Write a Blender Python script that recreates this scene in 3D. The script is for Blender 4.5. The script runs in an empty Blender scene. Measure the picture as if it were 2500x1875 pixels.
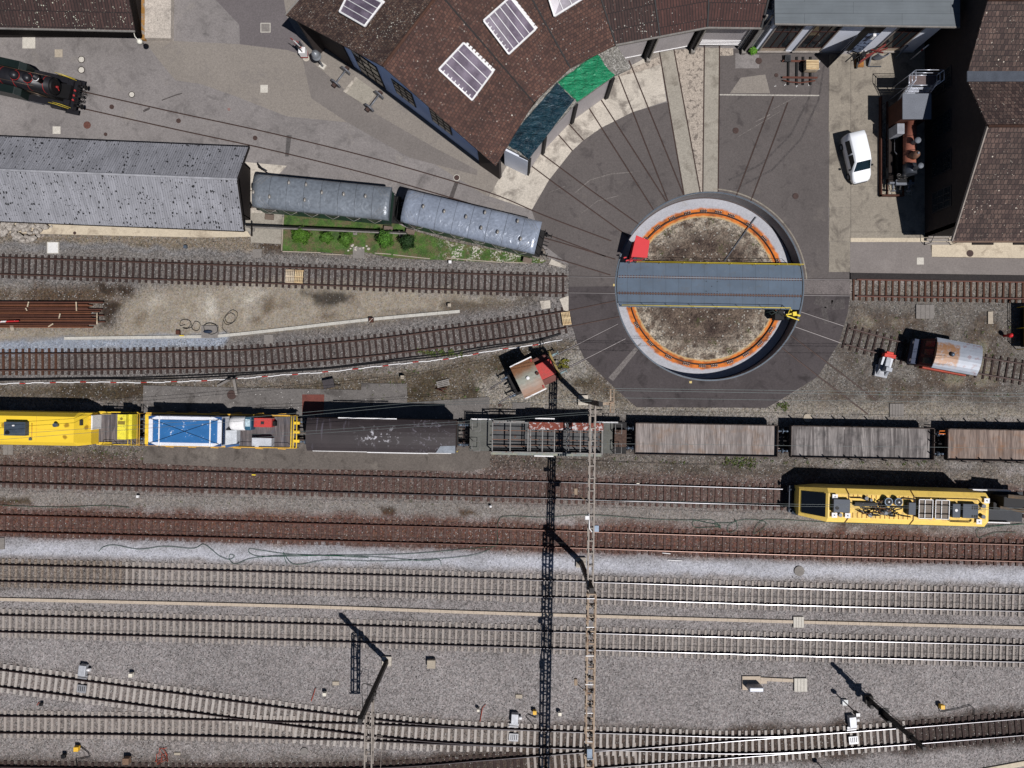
import bpy, bmesh, math, random
import numpy as np
from mathutils import Vector, Matrix
from mathutils.geometry import tessellate_polygon

scene = bpy.context.scene
COL = scene.collection
R = math.radians
H = 62.0                    # flying height of the drone, metres
FPX = 1250 / 0.75           # 24 mm lens: focal length in photo pixels
PPM = FPX / H               # photo pixels per metre on the ground

# ------------------------------------------------------------------ camera, light, exposure
cam_data = bpy.data.cameras.new('camera')
cam_data.sensor_width = 36.0
cam_data.lens = 24.0
cam_data.clip_end = 3000
cam = bpy.data.objects.new('camera', cam_data)
COL.objects.link(cam)
cam.location = (0, 0, H)
scene.camera = cam

SUN_EL, SUN_AZ = R(62), R(-44.5)     # azimuth: angle of the sun's ground direction in the plan (x right, y up)
world = bpy.data.worlds.new('World')
scene.world = world
world.use_nodes = True
wn = world.node_tree
sky = wn.nodes.new('ShaderNodeTexSky')
sky.sky_type = 'NISHITA'
sky.sun_disc = False
sky.sun_elevation = SUN_EL
sky.sun_rotation = math.pi / 2 - SUN_AZ
sky.altitude = 2000
sky.air_density = 0.8
sky.dust_density = 0.4
wn.links.new(sky.outputs[0], wn.nodes['Background'].inputs[0])
wn.nodes['Background'].inputs[1].default_value = 0.05
sun_data = bpy.data.lights.new('sun', 'SUN')
sun_data.energy = 5.0
sun_data.angle = R(0.5)
sun_data.color = (1.0, 0.975, 0.972)
sun = bpy.data.objects.new('sun', sun_data)
COL.objects.link(sun)
sd = Vector((math.cos(SUN_EL) * math.cos(SUN_AZ), math.cos(SUN_EL) * math.sin(SUN_AZ), math.sin(SUN_EL)))
sun.rotation_euler = sd.to_track_quat('Z', 'Y').to_euler()
scene.view_settings.view_transform = 'Standard'
scene.view_settings.look = 'None'
scene.view_settings.gamma = 1
scene.view_settings.exposure = -0.22
rng = random.Random(7)


def at(px, py, z=0.0):
    """survey point: photo pixel -> plan position of a point at height z"""
    s = (H - z) / FPX
    return Vector(((px - 1250) * s, (937.5 - py) * s, z))


def a2(px, py, z=0.0):
    v = at(px, py, z)
    return (v.x, v.y)


def C(r, g, b):
    """sRGB as seen in sunlight -> albedo"""
    o = []
    for c in (r, g, b):
        c /= 255.0
        c = c / 12.92 if c <= 0.04045 else ((c + 0.055) / 1.055) ** 2.4
        o.append(c)
    L = 0.25 * o[0] + 0.65 * o[1] + 0.10 * o[2]
    k = 1.06 * L ** 0.16
    return tuple((L + (c - L) * 0.94) * k for c in o)


# ------------------------------------------------------------------ materials
class NT:
    def __init__(self, name):
        self.mat = bpy.data.materials.new(name)
        self.mat.use_nodes = True
        self.t = self.mat.node_tree
        self.b = self.t.nodes['Principled BSDF']
        self.geo = None

    def n(self, typ, **kw):
        nd = self.t.nodes.new(typ)
        for k, v in kw.items():
            setattr(nd, k, v)
        return nd

    def link(self, a, b):
        self.t.links.new(a, b)

    def pos(self):
        if self.geo is None:
            self.geo = self.n('ShaderNodeNewGeometry')
        return self.geo.outputs['Position']

    def noise(self, scale, detail=3.0, rough=0.55, vec=None, dist=0.0):
        nd = self.n('ShaderNodeTexNoise')
        nd.inputs['Scale'].default_value = scale
        nd.inputs['Detail'].default_value = detail
        nd.inputs['Roughness'].default_value = rough
        nd.inputs['Distortion'].default_value = dist
        self.link(vec if vec is not None else self.pos(), nd.inputs['Vector'])
        return nd.outputs['Fac']

    def ramp(self, fac, lo, hi, a=0.0, b=1.0):
        nd = self.n('ShaderNodeMapRange')
        nd.inputs['From Min'].default_value = lo
        nd.inputs['From Max'].default_value = hi
        nd.inputs['To Min'].default_value = a
        nd.inputs['To Max'].default_value = b
        self.link(fac, nd.inputs['Value'])
        return nd.outputs['Result']

    def math(self, op, a, b):
        nd = self.n('ShaderNodeMath', operation=op)
        for i, v in enumerate((a, b)):
            if isinstance(v, (int, float)):
                nd.inputs[i].default_value = v
            else:
                self.link(v, nd.inputs[i])
        return nd.outputs[0]

    def mix(self, fac, a, b, mode='MIX'):
        nd = self.n('ShaderNodeMix', data_type='RGBA', blend_type=mode)
        for sock, v in ((nd.inputs['Factor'], fac), (nd.inputs['A'], a), (nd.inputs['B'], b)):
            if isinstance(v, (int, float)):
                sock.default_value = v
            elif isinstance(v, tuple):
                sock.default_value = (*v[:3], 1)
            else:
                self.link(v, sock)
        return nd.outputs['Result']

    def scale(self, col, fac):
        """multiply a colour by a scalar socket"""
        nd = self.n('ShaderNodeVectorMath', operation='SCALE')
        if isinstance(col, tuple):
            nd.inputs[0].default_value = col[:3]
        else:
            self.link(col, nd.inputs[0])
        if isinstance(fac, (int, float)):
            nd.inputs['Scale'].default_value = fac
        else:
            self.link(fac, nd.inputs['Scale'])
        return nd.outputs[0]

    def voro(self, scale, vec=None):
        nd = self.n('ShaderNodeTexVoronoi')
        nd.inputs['Scale'].default_value = scale
        self.link(vec if vec is not None else self.pos(), nd.inputs['Vector'])
        sep = self.n('ShaderNodeSeparateColor')
        self.link(nd.outputs['Color'], sep.inputs[0])
        return nd.outputs['Distance'], sep.outputs[0], sep.outputs[1], sep.outputs[2]

    def uv(self):
        return self.n('ShaderNodeTexCoord').outputs['UV']

    def bump(self, h, strength=0.3, dist=0.02):
        nd = self.n('ShaderNodeBump')
        nd.inputs['Strength'].default_value = strength
        nd.inputs['Distance'].default_value = dist
        self.link(h, nd.inputs['Height'])
        self.link(nd.outputs[0], self.b.inputs['Normal'])

    def out(self, col, rough=0.8, metal=0.0, spec=None):
        if isinstance(col, tuple):
            self.b.inputs['Base Color'].default_value = (*col[:3], 1)
        else:
            self.link(col, self.b.inputs['Base Color'])
        if isinstance(rough, (int, float)):
            self.b.inputs['Roughness'].default_value = rough
        else:
            self.link(rough, self.b.inputs['Roughness'])
        self.b.inputs['Metallic'].default_value = metal
        if spec is not None:
            self.b.inputs['Specular IOR Level'].default_value = spec
        return self.mat


def MT(name, c, rough=0.75, metal=0.0, amp=0.22, sc=1.3, fine=14.0, famp=0.18, c2=None, lo=0.42, hi=0.62, spec=0.3, sc2=None, bump=0.0, dirt=0.0):
    """weathered paint, metal or plaster: large mottling plus a fine grain, optional second colour in patches"""
    m = NT(name)
    col = m.scale(c, m.ramp(m.noise(sc, 4), 0.25, 0.75, 1 - amp, 1 + amp))
    if c2:
        col = m.mix(m.ramp(m.noise(sc2 or sc * 1.7, 5, 0.65), lo, hi), col, c2)
    if dirt:
        col = m.mix(m.ramp(m.noise(2.3, 6, 0.7, dist=0.8), 0.48, 0.72, 0, dirt), col, (0.09, 0.075, 0.055))
    f = m.noise(fine, 2)
    col = m.scale(col, m.ramp(f, 0.3, 0.7, 1 - famp, 1 + famp))
    if bump:
        m.bump(f, bump, 0.03)
    return m.out(col, rough, metal, spec)


def speckle(m, col, scale, thr, colour, rad=0.35):
    """small round marks on a share of voronoi cells"""
    d, r1, g1, b1 = m.voro(scale)
    k = m.math('MULTIPLY', m.math('GREATER_THAN', r1, thr), m.math('LESS_THAN', d, m.math('MULTIPLY', g1, rad)))
    return m.mix(k, col, colour)


def paving(name, c, amp=0.14, sc=0.25, stain=None, stain_at=(0.55, 0.7), grain=0.22, stain_sc=0.7, light=None, stone=0.0):
    """asphalt or concrete: broad tone changes, stains of a shape of their own, grit"""
    m = NT(name)
    col = m.scale(c, m.ramp(m.noise(sc, 5, 0.6), 0.25, 0.75, 1 - amp, 1 + amp))
    if stain:
        col = m.mix(m.ramp(m.noise(stain_sc, 6, 0.62, dist=0.6), stain_at[0], stain_at[1], 0, 0.85), col, stain)
    if light:
        col = m.mix(m.ramp(m.noise(stain_sc * 0.6, 6, 0.65), 0.58, 0.75, 0, 0.7), col, light)
    d, r1, g1, b1 = m.voro(16)
    col = m.scale(col, m.ramp(r1, 0, 1, 1 - grain, 1 + grain))
    col = m.scale(col, m.ramp(m.noise(5.0, 4), 0.3, 0.7, 1 - grain * 0.6, 1 + grain * 0.6))
    if stone:
        col = m.mix(m.math('GREATER_THAN', g1, 1 - stone), col, (0.45, 0.43, 0.40))
    return m.out(col, 0.88, 0, 0.25)


# ------------------------------------------------------------------ mesh builder
class MB:
    def __init__(self):
        self.v, self.f, self.m, self.s = [], [], [], []

    def add(self, vs, fs, mi=0, smooth=False):
        o = len(self.v)
        self.v += [tuple(p) for p in vs]
        for f in fs:
            self.f.append([i + o for i in f])
            self.m.append(mi)
            self.s.append(smooth)
        return self

    def bx(self, x0, x1, y0, y1, z0, z1, mi=0):
        vs = [(x, y, z) for z in (z0, z1) for y in (y0, y1) for x in (x0, x1)]
        return self.add(vs, [(0, 2, 3, 1), (4, 5, 7, 6), (0, 1, 5, 4), (2, 6, 7, 3), (0, 4, 6, 2), (1, 3, 7, 5)], mi)

    def box(self, c, s, rz=0.0, mi=0, rot=None):
        mt = rot if rot is not None else Matrix.Rotation(rz, 3, 'Z')
        vs = [Vector(c) + mt @ Vector((x * s[0] / 2, y * s[1] / 2, z * s[2] / 2)) for z in (-1, 1) for y in (-1, 1) for x in (-1, 1)]
        return self.add(vs, [(0, 2, 3, 1), (4, 5, 7, 6), (0, 1, 5, 4), (2, 6, 7, 3), (0, 4, 6, 2), (1, 3, 7, 5)], mi)

    def beam(self, p0, p1, w, h, mi=0, up=(0, 0, 1)):
        p0, p1 = Vector(p0), Vector(p1)
        d = p1 - p0
        L = d.length
        d.normalize()
        u = Vector(up)
        if abs(d.dot(u)) > 0.99:
            u = Vector((0, 1, 0))
        y = u.cross(d).normalized()
        z = d.cross(y)
        mt = Matrix((d, y, z)).transposed()
        return self.box((p0 + p1) / 2, (L, w, h), rot=mt, mi=mi)

    def tube(self, pts, r, n=6, mi=0, closed=False):
        pts = [Vector(p) for p in pts]
        vs, fs = [], []
        k = len(pts)
        last = None
        for i, p in enumerate(pts):
            a = pts[(i - 1) % k] if closed or i else p
            b = pts[(i + 1) % k] if closed or i < k - 1 else p
            d = (b - a).normalized()
            if last is None:
                u = d.orthogonal().normalized()
            else:
                u = last - d * last.dot(d)
                u = u.normalized() if u.length > 1e-6 else d.orthogonal().normalized()
            last = u
            w = d.cross(u)
            for j in range(n):
                t = 2 * math.pi * j / n
                vs.append(p + (u * math.cos(t) + w * math.sin(t)) * r)
        m = k if closed else k - 1
        for i in range(m):
            for j in range(n):
                a0, a1 = i * n + j, i * n + (j + 1) % n
                b0, b1 = ((i + 1) % k) * n + j, ((i + 1) % k) * n + (j + 1) % n
                fs.append((a0, a1, b1, b0))
        self.add(vs, fs, mi, True)
        if not closed:
            o = len(self.v) - len(vs)
            self.f += [[o + j for j in range(n)][::-1], [o + (k - 1) * n + j for j in range(n)]]
            self.m += [mi, mi]
            self.s += [False, False]
        return self

    def cyl(self, p0, p1, r0, r1=None, n=16, mi=0):
        p0, p1 = Vector(p0), Vector(p1)
        r1 = r0 if r1 is None else r1
        d = (p1 - p0).normalized()
        u = d.orthogonal().normalized()
        w = d.cross(u)
        vs = []
        for p, r in ((p0, r0), (p1, r1)):
            for j in range(n):
                t = 2 * math.pi * j / n
                vs.append(p + (u * math.cos(t) + w * math.sin(t)) * r)
        self.add(vs, [(j, (j + 1) % n, n + (j + 1) % n, n + j) for j in range(n)], mi, True)
        o = len(self.v) - 2 * n
        self.f += [[o + j for j in range(n)][::-1], [o + n + j for j in range(n)]]
        self.m += [mi, mi]
        self.s += [False, False]
        return self

    def lathe(self, prof, c=(0, 0, 0), n=20, mi=0):
        vs = []
        for r, z in prof:
            for j in range(n):
                t = 2 * math.pi * j / n
                vs.append((c[0] + r * math.cos(t), c[1] + r * math.sin(t), c[2] + z))
        fs = [(i * n + j, i * n + (j + 1) % n, (i + 1) * n + (j + 1) % n, (i + 1) * n + j) for i in range(len(prof) - 1) for j in range(n)]
        self.add(vs, fs, mi, True)
        o = len(self.v) - len(vs)
        if prof[0][0] > 1e-4:
            self.f.append([o + j for j in range(n)][::-1]); self.m.append(mi); self.s.append(False)
        if prof[-1][0] > 1e-4:
            self.f.append([o + (len(prof) - 1) * n + j for j in range(n)]); self.m.append(mi); self.s.append(False)
        return self

    def sphere(self, c, r, n=12, mi=0):
        if isinstance(r, (int, float)):
            r = (r, r, r)
        vs, fs = [], []
        h = n // 2
        for i in range(h + 1):
            ph = math.pi * i / h
            for j in range(n):
                t = 2 * math.pi * j / n
                vs.append((c[0] + r[0] * math.sin(ph) * math.cos(t), c[1] + r[1] * math.sin(ph) * math.sin(t), c[2] + r[2] * math.cos(ph)))
        for i in range(h):
            for j in range(n):
                fs.append((i * n + j, (i + 1) * n + j, (i + 1) * n + (j + 1) % n, i * n + (j + 1) % n))
        return self.add(vs, fs, mi, True)

    def prism(self, poly, z0, z1, mi=0):
        k = len(poly)
        ar = sum(poly[i][0] * poly[(i + 1) % k][1] - poly[(i + 1) % k][0] * poly[i][1] for i in range(k))
        if ar < 0:
            poly = poly[::-1]
        vs = [(p[0], p[1], z0) for p in poly] + [(p[0], p[1], z1) for p in poly]
        tr = tessellate_polygon([[Vector((p[0], p[1], 0)) for p in poly]])
        fs = [(i, (i + 1) % k, k + (i + 1) % k, k + i) for i in range(k)]
        for t in tr:
            a, b, c = [Vector(vs[i]) for i in t]
            t = t if (b - a).cross(c - a).z > 0 else t[::-1]
            fs.append(tuple(k + i for i in t))
            fs.append(tuple(i for i in t[::-1]))
        return self.add(vs, fs, mi)

    def sheet(self, poly, z, holes=(), mi=0):
        loops = [list(poly)] + [list(h) for h in holes]
        flat = [(p[0], p[1], z) for l in loops for p in l]
        tr = tessellate_polygon([[Vector((p[0], p[1], 0)) for p in l] for l in loops])
        fs = []
        for t in tr:
            a, b, c = [Vector(flat[i]) for i in t]
            fs.append(tuple(t) if (b - a).cross(c - a).z > 0 else tuple(t[::-1]))
        return self.add(flat, fs, mi)

    def loft(self, secs, mi=0, smooth=True, cap=True):
        k = len(secs[0])
        vs = [p for s in secs for p in s]
        fs = [(i * k + j, i * k + (j + 1) % k, (i + 1) * k + (j + 1) % k, (i + 1) * k + j) for i in range(len(secs) - 1) for j in range(k)]
        self.add(vs, fs, mi, smooth)
        if cap:
            o = len(self.v) - len(vs)
            self.f += [[o + j for j in range(k)][::-1], [o + (len(secs) - 1) * k + j for j in range(k)]]
            self.m += [mi, mi]
            self.s += [False, False]
        return self

    def mesh(self, name, mats, uv=False, off=(0, 0, 0), rz=0.0):
        me = bpy.data.meshes.new(name)
        if rz or any(off):
            cs, sn = math.cos(-rz), math.sin(-rz)
            v = [((x - off[0]) * cs - (y - off[1]) * sn, (x - off[0]) * sn + (y - off[1]) * cs, z - off[2]) for x, y, z in self.v]
        else:
            v = self.v
        me.from_pydata(v, [], self.f)
        for mt in (mats if isinstance(mats, (list, tuple)) else [mats]):
            me.materials.append(mt)
        me.polygons.foreach_set('material_index', self.m)
        me.polygons.foreach_set('use_smooth', self.s)
        if uv:
            lay = me.uv_layers.new(name='UVMap')
            for p in me.polygons:
                nrm = p.normal
                u = Vector((-nrm.y, nrm.x, 0))
                u = u.normalized() if u.length > 0.05 else Vector((1, 0, 0))
                w = nrm.cross(u)
                for li in p.loop_indices:
                    co = me.vertices[me.loops[li].vertex_index].co
                    lay.data[li].uv = (co.dot(u), co.dot(w))
        me.update()
        return me

    def part(self, name, mats, parent, world=False, uv=False, bevel=0.0, label=None):
        """link as ONE mesh object under a thing (or part); world=True when the builder holds plan coordinates"""
        off, rz = (0, 0, 0), 0.0
        if world:
            p = parent
            while p is not None:
                if p.get('_o') is not None:
                    off, rz = tuple(p['_o'])[:3], p['_o'][3]
                    break
                p = p.parent
        o = bpy.data.objects.new(name, self.mesh(name, mats, uv, off, rz))
        COL.objects.link(o)
        o.parent = parent
        if bevel:
            b = o.modifiers.new('bevel', 'BEVEL')
            b.width = bevel
            b.segments = 2
            b.limit_method = 'ANGLE'
        if label:
            o['label'] = label
        return o

    def solo(self, name, mats, label, cat, group=None, kind=None, uv=False, bevel=0.0):
        """link as a top-level object of one mesh, origin at its base"""
        n = len(self.v)
        xs, ys, zs = [p[0] for p in self.v], [p[1] for p in self.v], [p[2] for p in self.v]
        off = ((min(xs) + max(xs)) / 2, (min(ys) + max(ys)) / 2, min(zs))
        o = bpy.data.objects.new(name, self.mesh(name, mats, uv, off))
        o.location = off
        COL.objects.link(o)
        if kind:
            o['kind'] = kind
        if label:
            o['label'] = label
        if cat:
            o['category'] = cat
        if group:
            o['group'] = group
        if bevel:
            b = o.modifiers.new('bevel', 'BEVEL')
            b.width = bevel
            b.segments = 2
            b.limit_method = 'ANGLE'
        return o


THINGS = []


def thing(name, label, cat, loc=(0, 0, 0), rz=0.0, group=None):
    o = bpy.data.objects.new(name, None)
    o.empty_display_size = 0.3
    COL.objects.link(o)
    o.location = loc
    o.rotation_euler = (0, 0, rz)
    o['label'] = label
    o['category'] = cat
    if group:
        o['group'] = group
    o['_o'] = [loc[0], loc[1], loc[2], rz]
    THINGS.append(o)
    return o


def dup(root, loc, rz, label=None, group=None):
    r = root.copy()
    COL.objects.link(r)
    r.location = loc
    r.rotation_euler = (0, 0, rz)
    if label:
        r['label'] = label
    if group:
        r['group'] = group
    if r.type == 'EMPTY':
        r['_o'] = [loc[0], loc[1], loc[2], rz]
        THINGS.append(r)
    for ch in list(root.children):
        c = ch.copy()
        COL.objects.link(c)
        c.parent = r
        for g in list(ch.children):
            d = g.copy()
            COL.objects.link(d)
            d.parent = c
    return r


def pl(*pts):
    return [a2(*p) for p in pts]


def resample(pts, step):
    """even points and tangents along a smoothed plan polyline"""
    P = np.array(pts, float)
    t = np.concatenate([[0], np.cumsum(np.hypot(*np.diff(P, axis=0).T))])
    # Catmull-Rom through the survey points
    out = []
    for i in range(len(P) - 1):
        p0, p1, p2, p3 = P[max(i - 1, 0)], P[i], P[i + 1], P[min(i + 2, len(P) - 1)]
        n = max(2, int((t[i + 1] - t[i]) / 0.25))
        for k in range(n):
            u = k / n
            out.append(0.5 * ((2 * p1) + (-p0 + p2) * u + (2 * p0 - 5 * p1 + 4 * p2 - p3) * u * u + (-p0 + 3 * p1 - 3 * p2 + p3) * u ** 3))
    out.append(P[-1])
    out = np.array(out)
    s = np.concatenate([[0], np.cumsum(np.hypot(*np.diff(out, axis=0).T))])
    q = np.arange(step / 2, s[-1], step)
    x, y = np.interp(q, s, out[:, 0]), np.interp(q, s, out[:, 1])
    e = 0.3
    dx = np.interp(q + e, s, out[:, 0]) - np.interp(q - e, s, out[:, 0])
    dy = np.interp(q + e, s, out[:, 1]) - np.interp(q - e, s, out[:, 1])
    return np.stack([x, y], 1), np.arctan2(dy, dx)

# ================================================================== GROUND
_tab = np.random.default_rng(3).random((256, 256))


def vn(x, y, s, o=0):
    x, y = x / s + 37.7 * o + 1000, y / s + 91.3 * o + 1000
    xi, yi = np.floor(x).astype(int), np.floor(y).astype(int)
    fx, fy = x - xi, y - yi
    fx, fy = fx * fx * (3 - 2 * fx), fy * fy * (3 - 2 * fy)
    g = lambda i, j: _tab[(xi + i) & 255, (yi + j) & 255]
    return (g(0, 0) * (1 - fx) + g(1, 0) * fx) * (1 - fy) + (g(0, 1) * (1 - fx) + g(1, 1) * fx) * fy


def fbm(x, y, s, o=0, k=4):
    t, a, w = 0, 0.5, 0
    for i in range(k):
        t = t + a * vn(x, y, s / 2 ** i, o + i)
        w += a
        a *= 0.55
    return t / w


TC = at(1732, 699)              # turntable centre
TR = 8.47                       # turntable pit radius
xs = np.concatenate([[-900, -300, -120, -75, -60], np.arange(-52, 52.01, 0.16), [60, 75, 120, 300, 900]])
ys = np.concatenate([[-900, -300, -120, -60, -48], np.arange(-40, 40.01, 0.16), [48, 60, 120, 300, 900]])
GX, GY = np.meshgrid(xs, ys)
gx, gy = GX.ravel(), GY.ravel()
# survey coordinates of every ground point
PX, PY = gx * PPM + 1250, 937.5 - gy * PPM
n_big, n_mid, n_small = fbm(gx, gy, 9, 1), fbm(gx, gy, 2.2, 5), fbm(gx, gy, 0.7, 9)
gcol = np.tile(np.array(C(139, 132, 129)), (gx.size, 1))
ggr = np.ones(gx.size)


def dist_line(pts):
    d = np.full(gx.size, 1e9)
    for (x0, y0), (x1, y1) in zip(pts[:-1], pts[1:]):
        dx, dy = x1 - x0, y1 - y0
        t = np.clip(((PX - x0) * dx + (PY - y0) * dy) / (dx * dx + dy * dy), 0, 1)
        d = np.minimum(d, np.hypot(PX - x0 - t * dx, PY - y0 - t * dy))
    return d / PPM


def dist_poly(pts):
    """signed distance, negative inside"""
    d = dist_line(list(pts) + [pts[0]])
    ins = np.zeros(gx.size, bool)
    for (x0, y0), (x1, y1) in zip(pts, list(pts[1:]) + [pts[0]]):
        if y0 != y1:
            ins ^= ((PY < y0) != (PY < y1)) & (PX < (x1 - x0) * (PY - y0) / (y1 - y0) + x0)
    return np.where(ins, -d, d)


def blend(d, col, soft=0.5, alpha=1.0, rough=0.8, grain=None, patch=0.0):
    """lay a ground of another colour; its edge is broken up by noise"""
    global gcol, ggr
    e = d + rough * (n_mid - 0.5) * 2 + rough * 0.6 * (n_small - 0.5) * 2
    w = np.clip(0.5 - e / (2 * soft), 0, 1) * alpha
    if patch:
        w = w * np.clip((n_mid * 0.6 + n_big * 0.4 - patch) * 8 + 0.5, 0, 1)
    gcol = gcol * (1 - w[:, None]) + np.array(C(*col)) * w[:, None]
    if grain is not None:
        ggr = ggr * (1 - w) + grain * w


def strip(pts, hw, col, **k):
    blend(dist_line(pts) - hw, col, **k)


def area(pts, col, **k):
    blend(dist_poly(pts), col, **k)


# track centre lines (survey pixels)
T1 = [(-160, 644.5), (0, 649), (350, 661), (700, 673), (1000, 684), (1300, 694), (1389, 695.3)]
T1e = [(2076, 702.5), (2300, 706), (2500, 709), (2680, 711)]
T2 = [(-160, 888), (0, 884), (200, 883), (400, 880), (600, 874.8), (758, 862.4), (916, 848), (1075, 827.6), (1233, 806), (1392, 778.5)]
T3 = [(2056, 818), (2206, 858), (2350, 885), (2500, 910), (2680, 938)]
TW = [(-160, 1035), (0, 1038), (1250, 1061.8), (2500, 1085.5), (2680, 1089)]
T6 = [(-160, 1153), (0, 1157.5), (700, 1177), (1200, 1192), (1900, 1213.5), (2500, 1232), (2680, 1237)]
T7 = [(-160, 1273), (0, 1277), (700, 1296), (1200, 1310), (1900, 1332.7), (2500, 1350), (2680, 1355)]
T8 = [(-160, 1394), (0, 1398), (700, 1417), (1200, 1432), (1900, 1455), (2500, 1471), (2680, 1476)]
T9 = [(-160, 1517), (0, 1521), (700, 1541), (1200, 1557), (1900, 1578), (2500, 1594.5), (2680, 1599)]
T10 = [(-160, 1632), (0, 1654), (200, 1680), (400, 1707), (600, 1734.5), (885, 1771.5), (1075, 1790), (1300, 1801.5), (1600, 1812), (1800, 1817.5), (1950, 1813), (2180, 1797), (2500, 1771.5), (2680, 1755)]
T11 = [(-160, 1763), (0, 1767), (400, 1773), (700, 1781), (885, 1786), (1075, 1794.5), (1180, 1798), (1260, 1801)]
T12 = [(-160, 1886), (0, 1890), (450, 1897), (916, 1893), (1200, 1873), (1450, 1853.5), (1650, 1838.5), (1850, 1823), (1960, 1814), (2070, 1806)]
TCO = [(560, 483), (640, 488), (810, 504.5), (985, 527), (1155, 560), (1330, 603), (1506, 656)]   # coach siding
TLO = [(-160, 165), (0, 201), (195, 243.5), (420, 294), (650, 343.7), (850, 392), (1000, 433), (1195, 492.5), (1326, 547.5), (1507, 616)]
TB = [(1530, 803), (1370, 883.5), (1250, 941), (1205, 968)]

# north part: worn dirt between the sheds and the wagon row
area([(-400, 560), (1330, 560), (1420, 640), (1420, 900), (1560, 1000), (1880, 1000), (2080, 860), (2080, 680), (2900, 680), (2900, 1020), (-400, 980)], (122, 113, 103), soft=0.6)
area([(2075, 730), (2900, 735), (2900, 1030), (1900, 1020)], (116, 109, 101), soft=0.5, grain=0.9)
area([(2075, 740), (2900, 745), (2900, 1010), (2000, 990)], (86, 73, 62), soft=1.0, patch=0.52, grain=0.7)
area([(2075, 740), (2900, 745), (2900, 1010), (2000, 990)], (140, 128, 112), soft=1.0, patch=0.63, alpha=0.7, grain=0.7)
area([(2090, 765), (2500, 800), (2500, 960), (2060, 930)], (75, 92, 52), soft=0.5, patch=0.70, alpha=0.6, grain=0.6)
area([(-300, 560), (620, 565), (640, 640), (-300, 615)], (131, 118, 101), soft=0.3, grain=0.9)
area([(-300, 575), (620, 580), (640, 640), (-300, 610)], (92, 80, 62), soft=0.4, patch=0.58, grain=0.8)
strip([(-100, 612), (130, 610), (400, 622), (620, 637)], 0.65, (128, 129, 133), soft=0.3, rough=0.5)
area([(620, 560), (700, 600), (860, 632), (640, 640)], (88, 73, 58), soft=0.3)
area([(880, 620), (1330, 640), (1400, 660), (900, 650)], (90, 82, 74), soft=0.3)
strip(T1, 2.0, (122, 116, 111), soft=0.4, rough=0.5)
strip(T1, 0.9, (110, 102, 97), soft=0.3, rough=0.4, alpha=0.75)
# sandy earth between the two yard tracks
area([(-200, 790), (120, 800), (280, 800), (300, 745), (360, 700), (640, 690), (1000, 708), (1250, 735), (1200, 750), (1000, 775), (700, 812), (520, 832), (300, 845), (-200, 850)], (152, 140, 122), soft=0.7, grain=0.45)
area([(300, 745), (640, 700), (1000, 715), (1100, 740), (500, 825), (320, 820)], (112, 97, 79), soft=0.5, patch=0.55, grain=0.5, rough=1.0)
area([(320, 725), (660, 700), (600, 800), (400, 800)], (178, 170, 155), soft=0.8, patch=0.52, grain=0.5)
area([(-200, 700), (320, 705), (300, 740), (-200, 740)], (100, 82, 64), soft=0.5)
area([(250, 735), (290, 735), (280, 800), (240, 800)], (70, 56, 44), soft=0.4)
area([(250, 700), (330, 705), (310, 720), (250, 718)], (72, 58, 46), soft=0.3)
area([(745, 715), (860, 722), (850, 735), (780, 745)], (80, 72, 62), soft=0.4)
area([(560, 830), (1150, 750), (1250, 760), (1250, 770), (900, 830), (560, 860)], (114, 104, 92), soft=0.5)
area([(1080, 740), (1350, 735), (1388, 745), (1200, 765), (1090, 770)], (105, 93, 78), soft=0.4)
strip(T2, 1.95, (118, 112, 108), soft=0.4, rough=0.5)
strip(T2, 0.85, (106, 97, 92), soft=0.3, rough=0.4, alpha=0.75)
strip([(-60, 852), (100, 845), (330, 836), (540, 830)], 0.62, (142, 149, 160), soft=0.22, rough=0.35)
area([(-60, 840), (120, 838), (120, 865), (-60, 865)], (134, 141, 152), soft=0.3)
# dirt south of the lower yard track
area([(-200, 945), (380, 938), (700, 935), (1000, 905), (1240, 850), (1390, 835), (1560, 990), (1450, 1010), (1000, 1000), (-200, 985)], (104, 92, 76), soft=0.5, grain=0.95)
area([(140, 935), (360, 935), (360, 985), (140, 985)], (78, 64, 47), soft=0.4)
area([(-200, 940), (350, 935), (1000, 915), (1300, 850), (1380, 850), (1520, 980), (900, 990), (-200, 975)], (80, 69, 52), soft=0.5, patch=0.56)
area([(1150, 930), (1240, 905), (1520, 985), (1180, 1000)], (136, 128, 116), soft=0.5, patch=0.46, grain=1.2)
area([(1350, 880), (1420, 850), (1450, 920), (1380, 930)], (146, 140, 130), soft=0.5, alpha=0.8, grain=1.2)
area([(640, 935), (1000, 905), (1000, 930), (700, 950)], (72, 84, 44), soft=0.3, patch=0.62, alpha=0.8)
strip([(1330, 985), (1560, 1003), (1900, 1010), (2300, 1010), (2600, 1015)], 0.7, (138, 129, 115), soft=0.6, rough=0.7)
strip(TW, 2.3, (121, 114, 107), soft=0.5, rough=0.5)
strip(TW, 1.6, (70, 62, 57), soft=0.4, rough=0.4, alpha=0.6)
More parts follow.
